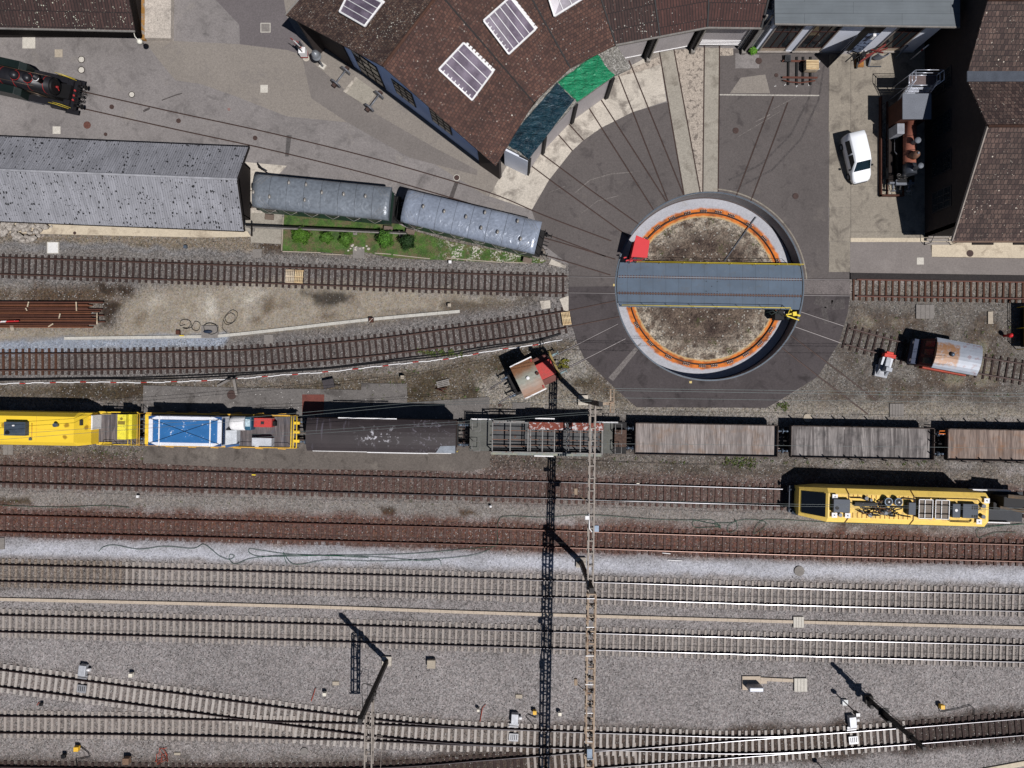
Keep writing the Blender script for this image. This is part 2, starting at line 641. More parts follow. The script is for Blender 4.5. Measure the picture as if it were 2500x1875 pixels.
# worn strips between the wagon row and the through tracks
strip([(-100, 1108), (400, 1115), (1250, 1135), (1900, 1160), (2600, 1180)], 1.1, (118, 108, 98), soft=0.5)
area([(1230, 1110), (1600, 1115), (2000, 1150), (1900, 1170), (1400, 1155), (1240, 1150)], (92, 82, 72), soft=0.5, patch=0.45)
area([(120, 1095), (360, 1100), (370, 1135), (100, 1130)], (80, 68, 53), soft=0.4, patch=0.45)
area([(1190, 1105), (1330, 1110), (1300, 1150), (1190, 1140)], (98, 85, 76), soft=0.3, grain=1.5)
strip(T6, 1.75, (104, 85, 77), soft=0.4, rough=0.5)
strip([(-160, 1212), (400, 1224), (1250, 1250), (1900, 1268), (2700, 1293)], 0.95, (131, 123, 116), soft=0.5, rough=0.7, grain=0.75)
area([(0, 1215), (80, 1215), (80, 1235), (0, 1235)], (85, 72, 56), soft=0.3)
area([(1120, 1243), (1170, 1243), (1170, 1262), (1120, 1262)], (84, 62, 42), soft=0.25)
area([(930, 1246), (960, 1246), (960, 1256), (930, 1256)], (80, 64, 46), soft=0.25)
area([(2050, 1270), (2300, 1285), (2300, 1300), (2050, 1290)], (88, 70, 58), soft=0.4, patch=0.5)
strip(T7, 1.6, (108, 76, 64), soft=0.4, rough=0.5)
strip([(-60, 1338), (200, 1339), (700, 1353), (1200, 1369), (1900, 1391), (2700, 1410)], 0.72, (170, 170, 176), soft=0.28, rough=0.4, grain=0.55)
strip([(-160, 1318), (1250, 1355), (2700, 1393)], 0.15, (122, 114, 108), soft=0.5, rough=0.6, alpha=0.5)
strip(T8, 1.25, (122, 113, 107), soft=0.4, rough=0.4, alpha=0.6)
strip([(-160, 1394), (0, 1398), (300, 1406)], 1.4, (104, 92, 82), soft=0.4, rough=0.5, alpha=0.55)
strip(T9, 1.2, (120, 111, 104), soft=0.4, rough=0.4, alpha=0.6)
strip(T10, 1.3, (114, 102, 93), soft=0.4, rough=0.4, alpha=0.6)
strip(T10[7:], 1.5, (94, 81, 72), soft=0.5, rough=0.5, alpha=0.7)
strip(T11, 1.3, (122, 111, 101), soft=0.4, rough=0.4, alpha=0.6)
strip(T12, 1.7, (86, 72, 63), soft=0.5, rough=0.5)
strip(T10[11:], 1.7, (84, 72, 66), soft=0.5, rough=0.5)
area([(-200, 1790), (900, 1830), (900, 1860), (-200, 1850)], (140, 131, 124), soft=0.6, alpha=0.5)

gcol *= (0.86 + 0.28 * n_big)[:, None] * (0.86 + 0.28 * n_mid)[:, None] * (0.94 + 0.12 * n_small)[:, None]
nx, ny = len(xs), len(ys)
i0 = np.arange(nx * ny).reshape(ny, nx)
quads = np.stack([i0[:-1, :-1], i0[:-1, 1:], i0[1:, 1:], i0[1:, :-1]], -1).reshape(-1, 4)
qc = np.stack([gx[quads].mean(1), gy[quads].mean(1)], 1)
quads = quads[np.hypot(qc[:, 0] - TC.x, qc[:, 1] - TC.y) > TR + 0.25]     # the turntable pit is open
gz = -0.05 + 0.05 * (n_mid - 0.5) * (np.abs(gx) < 53) * (np.abs(gy) < 41)
gme = bpy.data.meshes.new('ground')
gme.vertices.add(gx.size)
gme.vertices.foreach_set('co', np.stack([gx, gy, gz], 1).ravel())
gme.loops.add(quads.size)
gme.loops.foreach_set('vertex_index', quads.ravel())
gme.polygons.add(len(quads))
gme.polygons.foreach_set('loop_start', np.arange(0, quads.size, 4))
gme.polygons.foreach_set('loop_total', np.full(len(quads), 4))
gme.update(calc_edges=True)
att = gme.color_attributes.new('soil', 'FLOAT_COLOR', 'POINT')
att.data.foreach_set('color', np.concatenate([gcol, ggr[:, None]], 1).astype(np.float32).ravel())
m = NT('ballast and soil')
va = m.n('ShaderNodeVertexColor', layer_name='soil')
gr = va.outputs['Alpha']
d1, r1, g1, b1 = m.voro(7.5)
d2, r2, g2, b2 = m.voro(15)
col = m.scale(va.outputs['Color'], m.ramp(m.math('MULTIPLY', m.math('SUBTRACT', r1, 0.5), gr), -0.5, 0.5, 0.66, 1.34))
col = m.scale(col, m.ramp(m.math('MULTIPLY', m.math('SUBTRACT', r2, 0.5), gr), -0.5, 0.5, 0.70, 1.30))
hue = m.n('ShaderNodeHueSaturation')
m.link(col, hue.inputs['Color'])
m.link(m.ramp(g1, 0, 1, 0.487, 0.513), hue.inputs['Hue'])
m.link(m.ramp(b1, 0, 1, 0.65, 1.15), hue.inputs['Saturation'])
col = m.mix(m.math('MULTIPLY', m.math('GREATER_THAN', g2, 0.975), m.math('MINIMUM', gr, 1.0)), hue.outputs[0], (0.30, 0.29, 0.275))
col = m.mix(m.math('MULTIPLY', m.math('GREATER_THAN', b2, 0.95), m.math('MINIMUM', gr, 1.0)), col, (0.02, 0.018, 0.017))
m.bump(m.math('MULTIPLY', d1, gr), 0.5, 0.05)
m.out(col, 0.92, 0, 0.2)
gme.materials.append(m.mat)
go = bpy.data.objects.new('ground', gme)
COL.objects.link(go)
go['kind'] = 'structure'


def slab(name, mat, poly, z, holes=(), z0=-0.12):
    """paving sheet with a real edge"""
    mb = MB()
    mb.sheet(poly, z, holes)
    k = len(poly)
    for i in range(k):
        a, b = poly[i], poly[(i + 1) % k]
        mb.add([(a[0], a[1], z0), (b[0], b[1], z0), (b[0], b[1], z), (a[0], a[1], z)], [(0, 1, 2, 3)])
    return mb.solo(name, mat, None, None, kind='structure')


def ring(r, n=96, c=None, a0=0.0, a1=2 * math.pi):
    c = c or TC
    e = 0 if abs(a1 - a0 - 2 * math.pi) < 1e-6 else 1
    return [(c[0] + r * math.cos(a0 + (a1 - a0) * i / (n - 1 + (0 if e else 1))), c[1] + r * math.sin(a0 + (a1 - a0) * i / (n - 1 + (0 if e else 1)))) for i in range(n)]


m_yard = paving('yard asphalt', C(136, 130, 127), 0.18, 0.18, stain=C(108, 103, 101), stain_at=(0.52, 0.72), light=C(146, 139, 131), grain=0.14)
m_warm = paving('newer asphalt', C(141, 133, 124), 0.08, 0.2, stain=C(128, 121, 116), stain_at=(0.55, 0.75), grain=0.13)
m_dark = paving('patched asphalt', C(114, 107, 107), 0.1, 0.2, grain=0.12)
m_apron = paving('apron asphalt', C(104, 97, 94), 0.13, 0.2, stain=C(80, 74, 73), stain_at=(0.56, 0.72), light=C(118, 110, 104), grain=0.12)
m_apron2 = paving('tarred apron', C(86, 79, 79), 0.2, 0.3, stain=C(64, 58, 58), stain_at=(0.54, 0.68), light=C(106, 100, 100), grain=0.12)
m_conc = paving('old concrete', C(188, 179, 165), 0.13, 0.4, stain=C(126, 117, 108), stain_at=(0.50, 0.64), stain_sc=0.55, grain=0.14)
m_conc2 = paving('green grey concrete', C(158, 151, 138), 0.1, 0.35, stain=C(128, 120, 108), stain_at=(0.52, 0.70), grain=0.14)
m_conc3 = paving('pitted concrete', C(170, 158, 144), 0.08, 0.3, stain=C(112, 102, 94), stain_at=(0.53, 0.62), stain_sc=2.2, grain=0.25)
m_conc4 = paving('panel concrete', C(148, 139, 125), 0.15, 0.35, stain=C(108, 100, 91), stain_at=(0.50, 0.68), light=C(168, 158, 141), grain=0.13)
m_walk = paving('walkway asphalt', C(134, 126, 121), 0.08, 0.3, light=C(150, 142, 136), grain=0.1)
m_black = paving('bitumen', C(62, 57, 56), 0.12, 0.5, grain=0.2)
m_tan = paving('tan concrete', C(198, 184, 160), 0.1, 0.35, stain=C(150, 134, 114), stain_at=(0.54, 0.72), grain=0.1)
m_slab = paving('loading slab', C(116, 111, 107), 0.16, 0.35, stain=C(88, 83, 79), stain_at=(0.52, 0.66), light=C(142, 136, 130), grain=0.18, stone=0.004)
m_slab2 = paving('loading slab south', C(110, 102, 95), 0.12, 0.4, stain=C(80, 73, 67), stain_at=(0.54, 0.68), light=C(136, 128, 118), grain=0.16)

# yard asphalt, from the top of the photo down to the sheds, coaches and the turntable apron
slab('yard_asphalt', m_yard, pl((-500, -500), (2800, -500), (2800, 140), (2077, 140), (2077, 664)) + ring(TR + 1.5, 40, None, R(15), R(165)) + pl((1389, 646), (1340, 632), (1318, 585), (1150, 570), (980, 540), (690, 510), (640, 470), (560, 560), (-500, 560)), 0.0)
slab('asphalt_newer', m_warm, pl((600, -300), (588, 60), (587, 108), (425, 100), (352, 100), (390, 150), (428, 196), (490, 205), (575, 235), (700, 284), (860, 300), (1060, 400), (1190, 480), (1250, 400), (760, 60), (690, -300)), 0.004, z0=-0.01)
slab('asphalt_patch', m_dark, pl((476, -300), (527, 0), (584, 60), (586, 108), (700, 122), (760, 140), (700, 40), (640, -300)), 0.008, z0=0)
slab('asphalt_patch', paving('wall side asphalt', C(126, 119, 114), 0.12, 0.25, light=C(138, 130, 122), grain=0.12), pl((735, 130), (790, 175), (900, 268), (1060, 360), (1165, 415), (1165, 428), (1000, 385), (850, 300), (760, 240)), 0.008, z0=0)
# turntable apron
ap = pl((1389, 645), (1389, 755), (1397, 792), (1411, 842), (1427, 874), (1484, 931), (1535, 978), (1554, 994), (1871, 996), (1896, 982), (1996, 920), (2047, 839), (2069, 766), (2075, 725), (2075, 664), (2023, 662), (2023, 480), (1950, 300), (1753, 300), (1626, 250), (1544, 274), (1468, 312), (1424, 343), (1395, 370), (1340, 440), (1298, 513), (1330, 600))
slab('turntable_apron', m_apron, ap, 0.012, holes=[ring(TR + 0.02)[::-1]])
low = pl((1389, 700), (1389, 755), (1397, 792), (1411, 842), (1427, 874), (1484, 931), (1535, 978), (1554, 994), (1871, 996), (1896, 982), (1996, 920), (2047, 839), (2069, 766), (2075, 722))
arc = ring(TR + 0.02, 60, None, R(-3), R(-180))
slab('apron_tarred', m_apron2, low + arc, 0.016, z0=0.0)
slab('asphalt_square', m_apron, pl((1757, 118), (2024, 133), (2023, 480), (1950, 300), (1757, 300)), 0.016, z0=0)
slab('asphalt_patch', m_yard, pl((1795, 130), (1853, 134), (1853, 167), (1795, 167)), 0.022, z0=0)
slab('asphalt_patch', m_warm, pl((1808, 190), (1868, 182), (1880, 228), (1782, 228)), 0.022, z0=0)
slab('road_marking', paving('worn white line', C(176, 170, 160), 0.1, 1), pl((1757, 230), (2000, 232), (2000, 235), (1757, 233)), 0.026, z0=0.01)
slab('concrete_strip', paving('grey repair', C(122, 115, 111), 0.1), pl((1550, 848), (1558, 854), (1497, 930), (1485, 922)), 0.022, z0=0)
# concrete apron in front of the roundhouse
slab('concrete_apron', m_conc, pl((1194, 479), (1298, 513), (1340, 440), (1395, 370), (1424, 343), (1468, 312), (1544, 274), (1627, 247), (1608, 120), (1560, 150), (1500, 180), (1400, 250), (1320, 330), (1240, 400)), 0.020)
slab('concrete_strip', m_conc2, pl((1611, 128), (1646, 122), (1709, 472), (1672, 479)), 0.026, z0=0)
slab('concrete_strip', m_conc3, pl((1646, 122), (1719, 118), (1717, 471), (1709, 472)), 0.024, z0=0)
slab('concrete_strip', m_conc2, pl((1719, 118), (1756, 118), (1753, 471.5), (1717, 471)), 0.026, z0=0)
slab('door_sill', m_conc3, pl((1500, 190), (1545, 165), (1610, 138), (1660, 125), (1700, 116), (1790, 118), (1790, 136), (1700, 137), (1650, 143), (1570, 172)), 0.021, z0=0)
# concrete on the right
for k, (y0, y1) in enumerate(((133, 322), (322.6, 507), (507.6, 590), (590.6, 664))):
    slab('concrete_panel', m_conc4, pl((2025, y0), (2076.5, y0), (2076.5, y1), (2023, y1)), 0.022 + 0.001 * k)
for k, (y0, y1) in enumerate(((120, 322), (322.6, 456), (456.6, 566), (566.6, 582))):
    slab('concrete_panel', m_conc4, pl((2077.2, y0), (2330, y0), (2330, y1), (2077.2, y1)), 0.023 + 0.001 * k)
slab('pavement_kerb', m_tan, pl((2076, 581), (2258, 581), (2274, 598), (2262, 598), (2256, 591), (2076, 591)), 0.05)
slab('walkway', m_walk, pl((2075, 591), (2270, 591), (2275, 628), (2800, 636), (2800, 676), (2500, 672.5), (2075, 667)), 0.035)
slab('pavement', m_tan, pl((2274, 570), (2800, 570), (2800, 636), (2500, 630.5), (2274, 627)), 0.06)
slab('platform_edge', m_black, pl((2075, 667), (2500, 673), (2800, 677), (2800, 692), (2500, 688), (2075, 682)), 0.14)
slab('crossing_slab', paving('crossing concrete', C(118, 110, 107), 0.12, 0.5, stain=C(92, 85, 83)), pl((1962, 684), (2075, 685), (2075, 719), (1962, 718)), 0.02, z0=0)
# paving west of the coaches and the loading slab under the wagons
slab('concrete_base', m_tan, pl((-300, 525), (130, 545), (600, 558), (613, 578), (500, 580), (140, 572), (-300, 560)), 0.03)
slab('concrete_base', m_conc, pl((590, 395), (700, 405), (640, 470), (690, 505), (660, 520), (594, 520), (585, 480)), 0.03)
slab('concrete_base', m_conc2, pl((594, 520), (690, 520), (686, 596), (613, 592), (613, 566), (594, 564)), 0.034)
slab('loading_slab', m_slab, pl((350, 941), (600, 947), (882, 952), (882, 935.5), (994, 937), (994, 983), (1195, 969), (1195, 1010), (1196, 1060), (350, 1040)), 0.02)
slab('loading_slab', m_slab2, pl((350, 1040), (1196, 1060), (1196, 1140), (1150, 1150), (900, 1147), (600, 1143), (350, 1130)), 0.024)
slab('steel_plate', MT('rust red plate', C(122, 66, 55), 0.7, sc=2), pl((738, 963), (792, 963), (790, 1012), (738, 1012)), 0.032, z0=0)
slab('ground_slab', m_slab, pl((1251, 982), (1295, 984), (1295, 1000), (1251, 1000)), 0.02)
slab('ground_slab', m_conc, pl((1388, 722), (1388, 762), (1376, 757), (1366, 730)), 0.02)
slab('ground_slab', m_conc, pl((1318, 735), (1343, 733), (1344, 752), (1322, 755)), 0.02)
slab('ground_slab', m_conc, pl((1346, 632), (1382, 650), (1380, 655), (1340, 645)), 0.02)
slab('path_edge', m_tan, pl((2350, 1885), (2500, 1857), (2700, 1820), (2700, 1832), (2500, 1869), (2380, 1892)), 0.08)

# ================================================================== TRACKS
m_sl_conc = MT('concrete sleeper', C(163, 153, 144), 0.85, sc=3, amp=0.12, fine=20)
m_sl_pale = MT('pale switch sleeper', C(174, 166, 158), 0.85, sc=3, amp=0.12, fine=20)
m_sl_brown = MT('brown steel sleeper', C(90, 60, 52), 0.8, sc=2.5, amp=0.2, c2=C(104, 84, 76))
m_sl_dark = MT('dark timber sleeper', C(64, 46, 42), 0.85, sc=2.5, amp=0.2, c2=C(76, 62, 57))
m_sl_rust = MT('rusty sleeper', C(90, 58, 42), 0.85, sc=2.5, amp=0.2)
m_sl_stain = MT('stained concrete sleeper', C(150, 136, 122), 0.85, sc=4, amp=0.2, c2=C(104, 86, 72), lo=0.48, hi=0.6)
m_web = MT('rail rust', C(84, 60, 52), 0.75, sc=3)
m_webr = MT('rail red rust', C(110, 58, 38), 0.7, sc=3)


def steel(name, c, rough):
    m = NT(name)
    col = m.scale(c, m.ramp(m.noise(0.6, 3), 0.3, 0.7, 0.85, 1.1))
    return m.out(col, rough, 1.0)


m_head = steel('polished rail head', (0.20, 0.20, 0.21), 0.30)
m_headd = steel('dull rail head', (0.11, 0.09, 0.085), 0.42)
m_headb = MT('brown rail head', C(90, 68, 60), 0.6, 0.2, sc=1)
m_headr = steel('rusted rail head', (0.15, 0.105, 0.09), 0.40)


def offset_line(pts, off):
    q, a = resample(pts, 1.0)
    P = [a2(*p) if False else p for p in pts]
    return [(x - math.sin(t) * off, y + math.cos(t) * off) for (x, y), t in zip(q, a)]


def rail_mb(line, z=0.13, foot=0.15, hd=0.072, ht=0.16, pol=0.018):
    mb = MB()
    L = [Vector((x, y, 0)) for x, y in line]
    secs = []
    prof = [(-foot / 2, 0), (foot / 2, 0), (foot / 2, 0.03), (0.012, 0.05), (0.012, ht - 0.045), (hd / 2, ht - 0.035), (hd / 2, ht - 0.006), (pol, ht), (-pol, ht), (-hd / 2, ht - 0.006), (-hd / 2, ht - 0.035), (-0.012, ht - 0.045), (-0.012, 0.05), (-foot / 2, 0.03)]
    for i, p in enumerate(L):
        d = (L[min(i + 1, len(L) - 1)] - L[max(i - 1, 0)]).normalized()
        n = Vector((-d.y, d.x, 0))
        secs.append([p + n * u + Vector((0, 0, z + w)) for u, w in prof])
    mb.loft(secs, 0, False)
    k = len(prof)
    for i in range(len(secs) - 1):
        mb.m[i * k + 7] = 1
    return mb


def track(label, pts, step, sl_mat, sl_len=2.5, sl_w=0.24, head=None, web=None, shoulders=True, group=None, sl_pick=None, slz=0.0, name='railway_track', sl_skip=None, grow=None):
    plan = [a2(*p) for p in pts]
    q, ang = resample(plan, step)
    mid = q[len(q) // 2]
    t = thing(name, label, 'railway track', (mid[0], mid[1], 0), 0, group)
    for s in (1, -1):
        rail_mb(offset_line(plan, s * 0.7535), z=slz + 0.075).part('rail', [web or m_web, head or m_head], t, True)

    def sleeper(L, mb=None, p=(0, 0), a=0):
        mb = mb or MB()
        ca, sa = math.cos(a), math.sin(a)
        prof = [(-L / 2, -0.06, sl_w), (-L / 2, 0.045, sl_w * 0.85), (-L / 2 + 0.55, 0.05, sl_w * 0.85), (-0.3, 0.03, sl_w * 0.8), (0.3, 0.03, sl_w * 0.8), (L / 2 - 0.55, 0.05, sl_w * 0.85), (L / 2, 0.045, sl_w * 0.85), (L / 2, -0.06, sl_w)]
        secs = []
        for sgn in (-1, 1):
            secs.append([(p[0] + ca * (sgn * w / 2) - sa * y, p[1] + sa * (sgn * w / 2) + ca * y, z + slz) for y, z, w in prof])
        mb.loft(secs, 0, False)
        return mb
    dist = [max(abs(x) / 46.5, abs(y) / 34.9) for x, y in q]
    order = sorted(range(len(q)), key=lambda i: dist[i])
    keep = set(order[:100])
    meshes = {}
    rest = {}
    r2 = random.Random(len(q))
    for i, ((x, y), a) in enumerate(zip(q, ang)):
        if sl_skip and sl_skip(x, y):
            continue
        mt = sl_pick(x, y) if sl_pick else sl_mat
        L = grow(x, y) if grow else sl_len
        L = round(L * 10) / 10
        if grow:        # long turnout sleepers reach out under the joining track below
            x, y = x + math.sin(a) * (L - sl_len) / 2, y - math.cos(a) * (L - sl_len) / 2
        a += r2.uniform(-0.012, 0.012)
        if i in keep:
            key = (mt.name, L)
            if key not in meshes:
                meshes[key] = sleeper(L).mesh('sleeper', mt)
            o = bpy.data.objects.new('sleeper', meshes[key])
            COL.objects.link(o)
            o.parent = t
            o.location = (x - mid[0], y - mid[1] + r2.uniform(-0.03, 0.03), r2.uniform(-0.012, 0.0))
            o.rotation_euler = (0, 0, a)
        else:
            mb = rest.setdefault(mt.name, (mt, MB()))[1]
            sleeper(L, mb, (x, y), a)
    for mt, mb in rest.values():
        o = mb.part('sleeper', mt, t, True)
        o['kind'] = 'stuff'
    return t


pxx = lambda x: x * PPM + 1250
track('brown sleepered yard track running west to east into the turntable', T1, 0.592, m_sl_dark, 2.25, 0.22, m_headb)
track('track with rusty sleepers along the walkway, right of the turntable', T1e, 0.592, m_sl_rust, 2.3, 0.2, m_headd, m_webr)
track('curving brown yard track that meets the turntable from the lower left', T2, 0.595, m_sl_dark, 2.35, 0.22, m_headb, sl_pick=lambda x, y: m_sl_rust if pxx(x) < 150 else m_sl_dark)
track('short overgrown siding under the rusty shunter, right of the turntable', T3, 0.68, m_sl_dark, 2.3, 0.2, m_headd)
track('dark siding under the long row of works wagons', TW, 0.65, m_sl_dark, 2.4, 0.24, m_headd)
track('brown track with the yellow works railcar standing on it', T6, 0.667, m_sl_brown, 2.4, 0.25, m_head)
track('red rusted track beside the pale gravel path', T7, 0.667, m_sl_brown, 2.4, 0.25, m_headr, m_webr)
track('concrete sleepered main track next to the pale gravel path', T8, 0.592, m_sl_conc, 2.55, 0.22, m_head, sl_pick=lambda x, y: m_sl_stain if pxx(x) < 308 else m_sl_conc)
track('concrete sleepered main track just south of the tan cable trough', T9, 0.596, m_sl_conc, 2.55, 0.22, m_head)
track('diagonal main track with point machines crossing the lowest part of the yard', T10, 0.60, m_sl_pale, 2.55, 0.26, m_head,
      sl_pick=lambda x, y: m_sl_dark if pxx(x) > 2215 else m_sl_pale,
      grow=lambda x, y: 2.55 + float(np.interp(pxx(x), [719, 720, 1250, 1251, 1559, 1560, 2050, 2051], [0, 1.1, 0, 0, 0, 1.2, 0, 0])))
track('straight concrete sleepered track joining the diagonal track at lower left', T11, 0.61, m_sl_conc, 2.5, 0.24, m_head, slz=-0.012, sl_skip=lambda x, y: pxx(x) > 722)
track('dark sleepered track rising from the bottom edge to the diagonal track', T12, 0.61, m_sl_dark, 2.5, 0.26, m_head, slz=-0.02,
      sl_pick=lambda x, y: m_sl_dark if pxx(x) < 1285 else m_sl_conc, sl_skip=lambda x, y: pxx(x) > 1565)

m_groove = MT('flangeway', C(60, 47, 43), 0.8, sc=4)


def flush_track(label, ends, name='flush_rail_pair', z=0.03, shine=None):
    """rails let into the paving: each a head with a dark flangeway beside it"""
    allp = [a2(*p) for e in ends for p in e]
    c = (sum(p[0] for p in allp) / len(allp), sum(p[1] for p in allp) / len(allp))
    t = thing(name, label, 'railway track', (c[0], c[1], 0))
    for e in ends:
        pts = [Vector((*a2(*p), z)) for p in e]
        mb = MB()
        for a, b in zip(pts[:-1], pts[1:]):
            mb.beam(a, b, 0.06, 0.03, 0)
            d = (b - a).normalized()
            n = Vector((-d.y, d.x, 0)) * 0.054
            mb.beam(a + n - Vector((0, 0, 0.012)), b + n - Vector((0, 0, 0.012)), 0.047, 0.02, 1)
        mb.part('rail', [shine or m_webr2, m_groove], t, True)
    return t


m_webr2 = MT('flush rail', C(88, 66, 58), 0.5, 0.2, sc=3)
m_shine = steel('worn flush rail', (0.24, 0.22, 0.215), 0.38)


def loco_rail(side):
    return [(x * 1, y) for x, y in []]


def px_offset(pts, off):
    plan = [a2(*p) for p in pts]
    return [(x * PPM + 1250, 937.5 - y * PPM) for x, y in offset_line(plan, off)]


flush_track('pair of rails in the asphalt from the black steam engine to the turntable', [px_offset(TLO, 0.75), px_offset(TLO, -0.75)])
flush_track('rail pair under the two green coaches running to the turntable', [px_offset(TCO, 0.75), px_offset(TCO, -0.75)])
flush_track('outermost rail pair crossing the concrete apron by the grey blue tarpaulin', [[(1289.6, 400.3), (1356, 450), (1536, 580)], [(1312, 369), (1421, 450), (1562, 550)]])
flush_track('cut off rail pair ending at the concrete edge below the dark tarpaulin', [[(1354, 319.6), (1397, 368.7)], [(1380, 294), (1424, 343)]])
flush_track('rail pair running to the gap between the two tarpaulins', [[(1432, 256), (1595, 512.7)], [(1463.6, 239), (1628, 495)]])
flush_track('rail pair running to the gravel covered porch roof', [[(1509.5, 185), (1631, 493.7)], [(1535, 148), (1669, 478)]])
flush_track('rail pair bounding the left concrete strip of the apron', [[(1609, 126), (1630, 247), (1670, 479)], [(1644, 118), (1709, 471.5)]])
flush_track('rail pair bounding the right concrete strip of the apron', [[(1719, 112), (1715, 471.5)], [(1756, 112), (1752.5, 471.5)]])
flush_track('short rail pair ending in the dark asphalt square', [[(1887.7, 235.8), (1796, 481)], [(1922.5, 250), (1832, 492)]])
flush_track('rail pair across the apron left of the turntable bridge', [[(1389, 675.5), (1503, 677.5)], [(1389, 715), (1503, 716.5)]], shine=m_shine)
flush_track('rail pair across the crossing slab right of the turntable bridge', [[(1961, 682.3), (2076, 683)], [(1961, 721), (2076, 722.5)]], shine=m_shine)
flush_track('curving rail pair in the apron toward the wooden pallet', [[(1389, 758.5), (1503, 735)], [(1389, 798.5), (1513, 773.4)]])
flush_track('rail pair from the red tractor to the turntable', [px_offset(TB, 0.75), px_offset(TB, -0.75)], shine=m_shine)
flush_track('rail pair in the apron toward the rusty shunter', [[(1955, 761.7), (2060, 796.5)], [(1941, 798), (2054, 838)]], shine=m_shine)
flush_track('half buried rail pair leading to the lower right', [[(1930, 819), (2025, 890), (2140, 978)], [(1907.6, 849), (1994.6, 917), (2119, 1012)]])


def ground_mark(pts, w, mat, z=0.024, name='paint_mark'):
    """thin worn line on the paving"""
    L_ = [Vector((*a2(*p), z)) for p in pts]
    mb_ = MB()
    for a, b in zip(L_[:-1], L_[1:]):
        d = (b - a).normalized()
        n_ = Vector((-d.y, d.x, 0)) * w / 2
        mb_.add([a - n_, b - n_, b + n_, a + n_], [(0, 1, 2, 3)])
    return mb_.solo(name, mat, None, None, kind='structure')


m_scr = paving('scuffed asphalt', C(124, 117, 112), 0.2, 1.5, grain=0.3)
m_tyre = paving('tyre darkened asphalt', C(92, 86, 84), 0.2, 1.2, grain=0.25)
for pts, w in (([(1405, 470), (1440, 440), (1490, 425), (1545, 420)], 0.08), ([(1420, 520), (1460, 490), (1510, 478)], 0.06), ([(1885, 268), (1940, 238), (1945, 234)], 0.05), ([(1800, 335), (1850, 305), (1905, 272)], 0.05), ([(1845, 297), (1880, 280)], 0.09), ([(1340, 470), (1380, 455)], 0.05)):
    ground_mark(pts, w, m_scr, name='scuff_mark')
for pts, w in (([(1780, 440), (1860, 400), (1930, 330), (1975, 240), (1990, 160)], 0.16), ([(1795, 462), (1885, 415), (1955, 340), (1998, 245), (2012, 160)], 0.16), ([(395, 245), (430, 232), (445, 228)], 0.10), ([(350, 272), (366, 264)], 0.2), ([(1990, 730), (2030, 745), (2062, 742)], 0.9), ([(2010, 750), (2018, 790)], 0.5)):
    ground_mark(pts, w, m_tyre, name='tyre_mark')
for x, y in ((1500, 696), (1686, 933)):
    ground_mark([(x - 3, y), (x + 3, y)], 0.2, paving('cream paint', C(214, 190, 120), 0.1, 2))

# ================================================================== TURNTABLE
PITZ = -1.5
m_pitwall = MT('pit wall concrete', C(128, 126, 126), 0.85, sc=0.8, amp=0.2)
m_pitfloor = paving('pit floor concrete', C(172, 172, 177), 0.08, 0.3, stain=C(160, 156, 152), stain_at=(0.55, 0.75), grain=0.1)
m_orange = MT('orange rust stain', C(214, 118, 28), 0.85, sc=1.2, amp=0.18, c2=C(170, 88, 34), lo=0.55, hi=0.72)
m_fade = MT('pale rust edge', C(196, 164, 110), 0.85, sc=1.6, amp=0.14)
m_curb = MT('blue grey curb steel', C(92, 104, 116), 0.5, 0.2, sc=2)
m_brownmetal = MT('brown fastening', C(92, 48, 36), 0.6, sc=4)
m_bolt = MT('pale bolt', C(205, 195, 180), 0.5, sc=4)
t = thing('turntable_pit', 'round concrete turntable pit with an orange rust ring on its floor', 'turntable pit', (TC.x, TC.y, 0))
tc0 = (0, 0)


def rng_ring(r, n=96, a0=0.0, a1=2 * math.pi):
    return [(r * math.cos(a0 + (a1 - a0) * i / n), r * math.sin(a0 + (a1 - a0) * i / n)) for i in range(n if abs(a1 - a0 - 2 * math.pi) < 1e-6 else n + 1)]


def annulus(mb, r0, r1, z, n=96, mi=0):
    a, b = rng_ring(r0, n), rng_ring(r1, n)
    vs = [(x, y, z) for x, y in a] + [(x, y, z) for x, y in b]
    mb.add(vs, [(i, n + i, n + (i + 1) % n, (i + 1) % n) for i in range(n)], mi)
    return mb


mb = MB()
n = 128
mb.loft([[(x, y, -1.7) for x, y in rng_ring(TR, n)], [(x, y, 0.03) for x, y in rng_ring(TR, n)], [(x, y, 0.03) for x, y in rng_ring(TR + 0.14, n)], [(x, y, -0.3) for x, y in rng_ring(TR + 0.14, n)]], cap=False, smooth=False)
mb.f = [f[::-1] for f in mb.f]
mb.part('pit_wall', m_pitwall, t)
mb = MB()
annulus(mb, TR + 0.02, TR + 0.12, 0.05, n)
mb.loft([[(x, y, 0.0) for x, y in rng_ring(TR + 0.02, n)], [(x, y, 0.05) for x, y in rng_ring(TR + 0.02, n)]], cap=False, smooth=False)
mb.part('curb_rail', m_curb, t)
mb = annulus(MB(), 7.38, TR, PITZ, n)
mb.part('pit_floor', m_pitfloor, t)
_k = NT('stained pit floor')
_o = _k.n('ShaderNodeTexCoord').outputs['Object']
_l = _k.n('ShaderNodeVectorMath', operation='LENGTH')
_s = _k.n('ShaderNodeVectorMath', operation='MULTIPLY')
_k.link(_o, _s.inputs[0])
_s.inputs[1].default_value = (1, 1, 0)
_k.link(_s.outputs[0], _l.inputs[0])
_r = _k.math('ADD', _l.outputs['Value'], _k.math('MULTIPLY', _k.math('SUBTRACT', _k.noise(1.6, 5, 0.65), 0.5), 0.55))
_c = _k.mix(_k.ramp(_k.noise(1.1, 5, 0.6), 0.42, 0.66), C(218, 118, 22), C(150, 80, 32))
_c = _k.mix(_k.ramp(_r, 6.72, 6.82), C(190, 156, 104), _c)
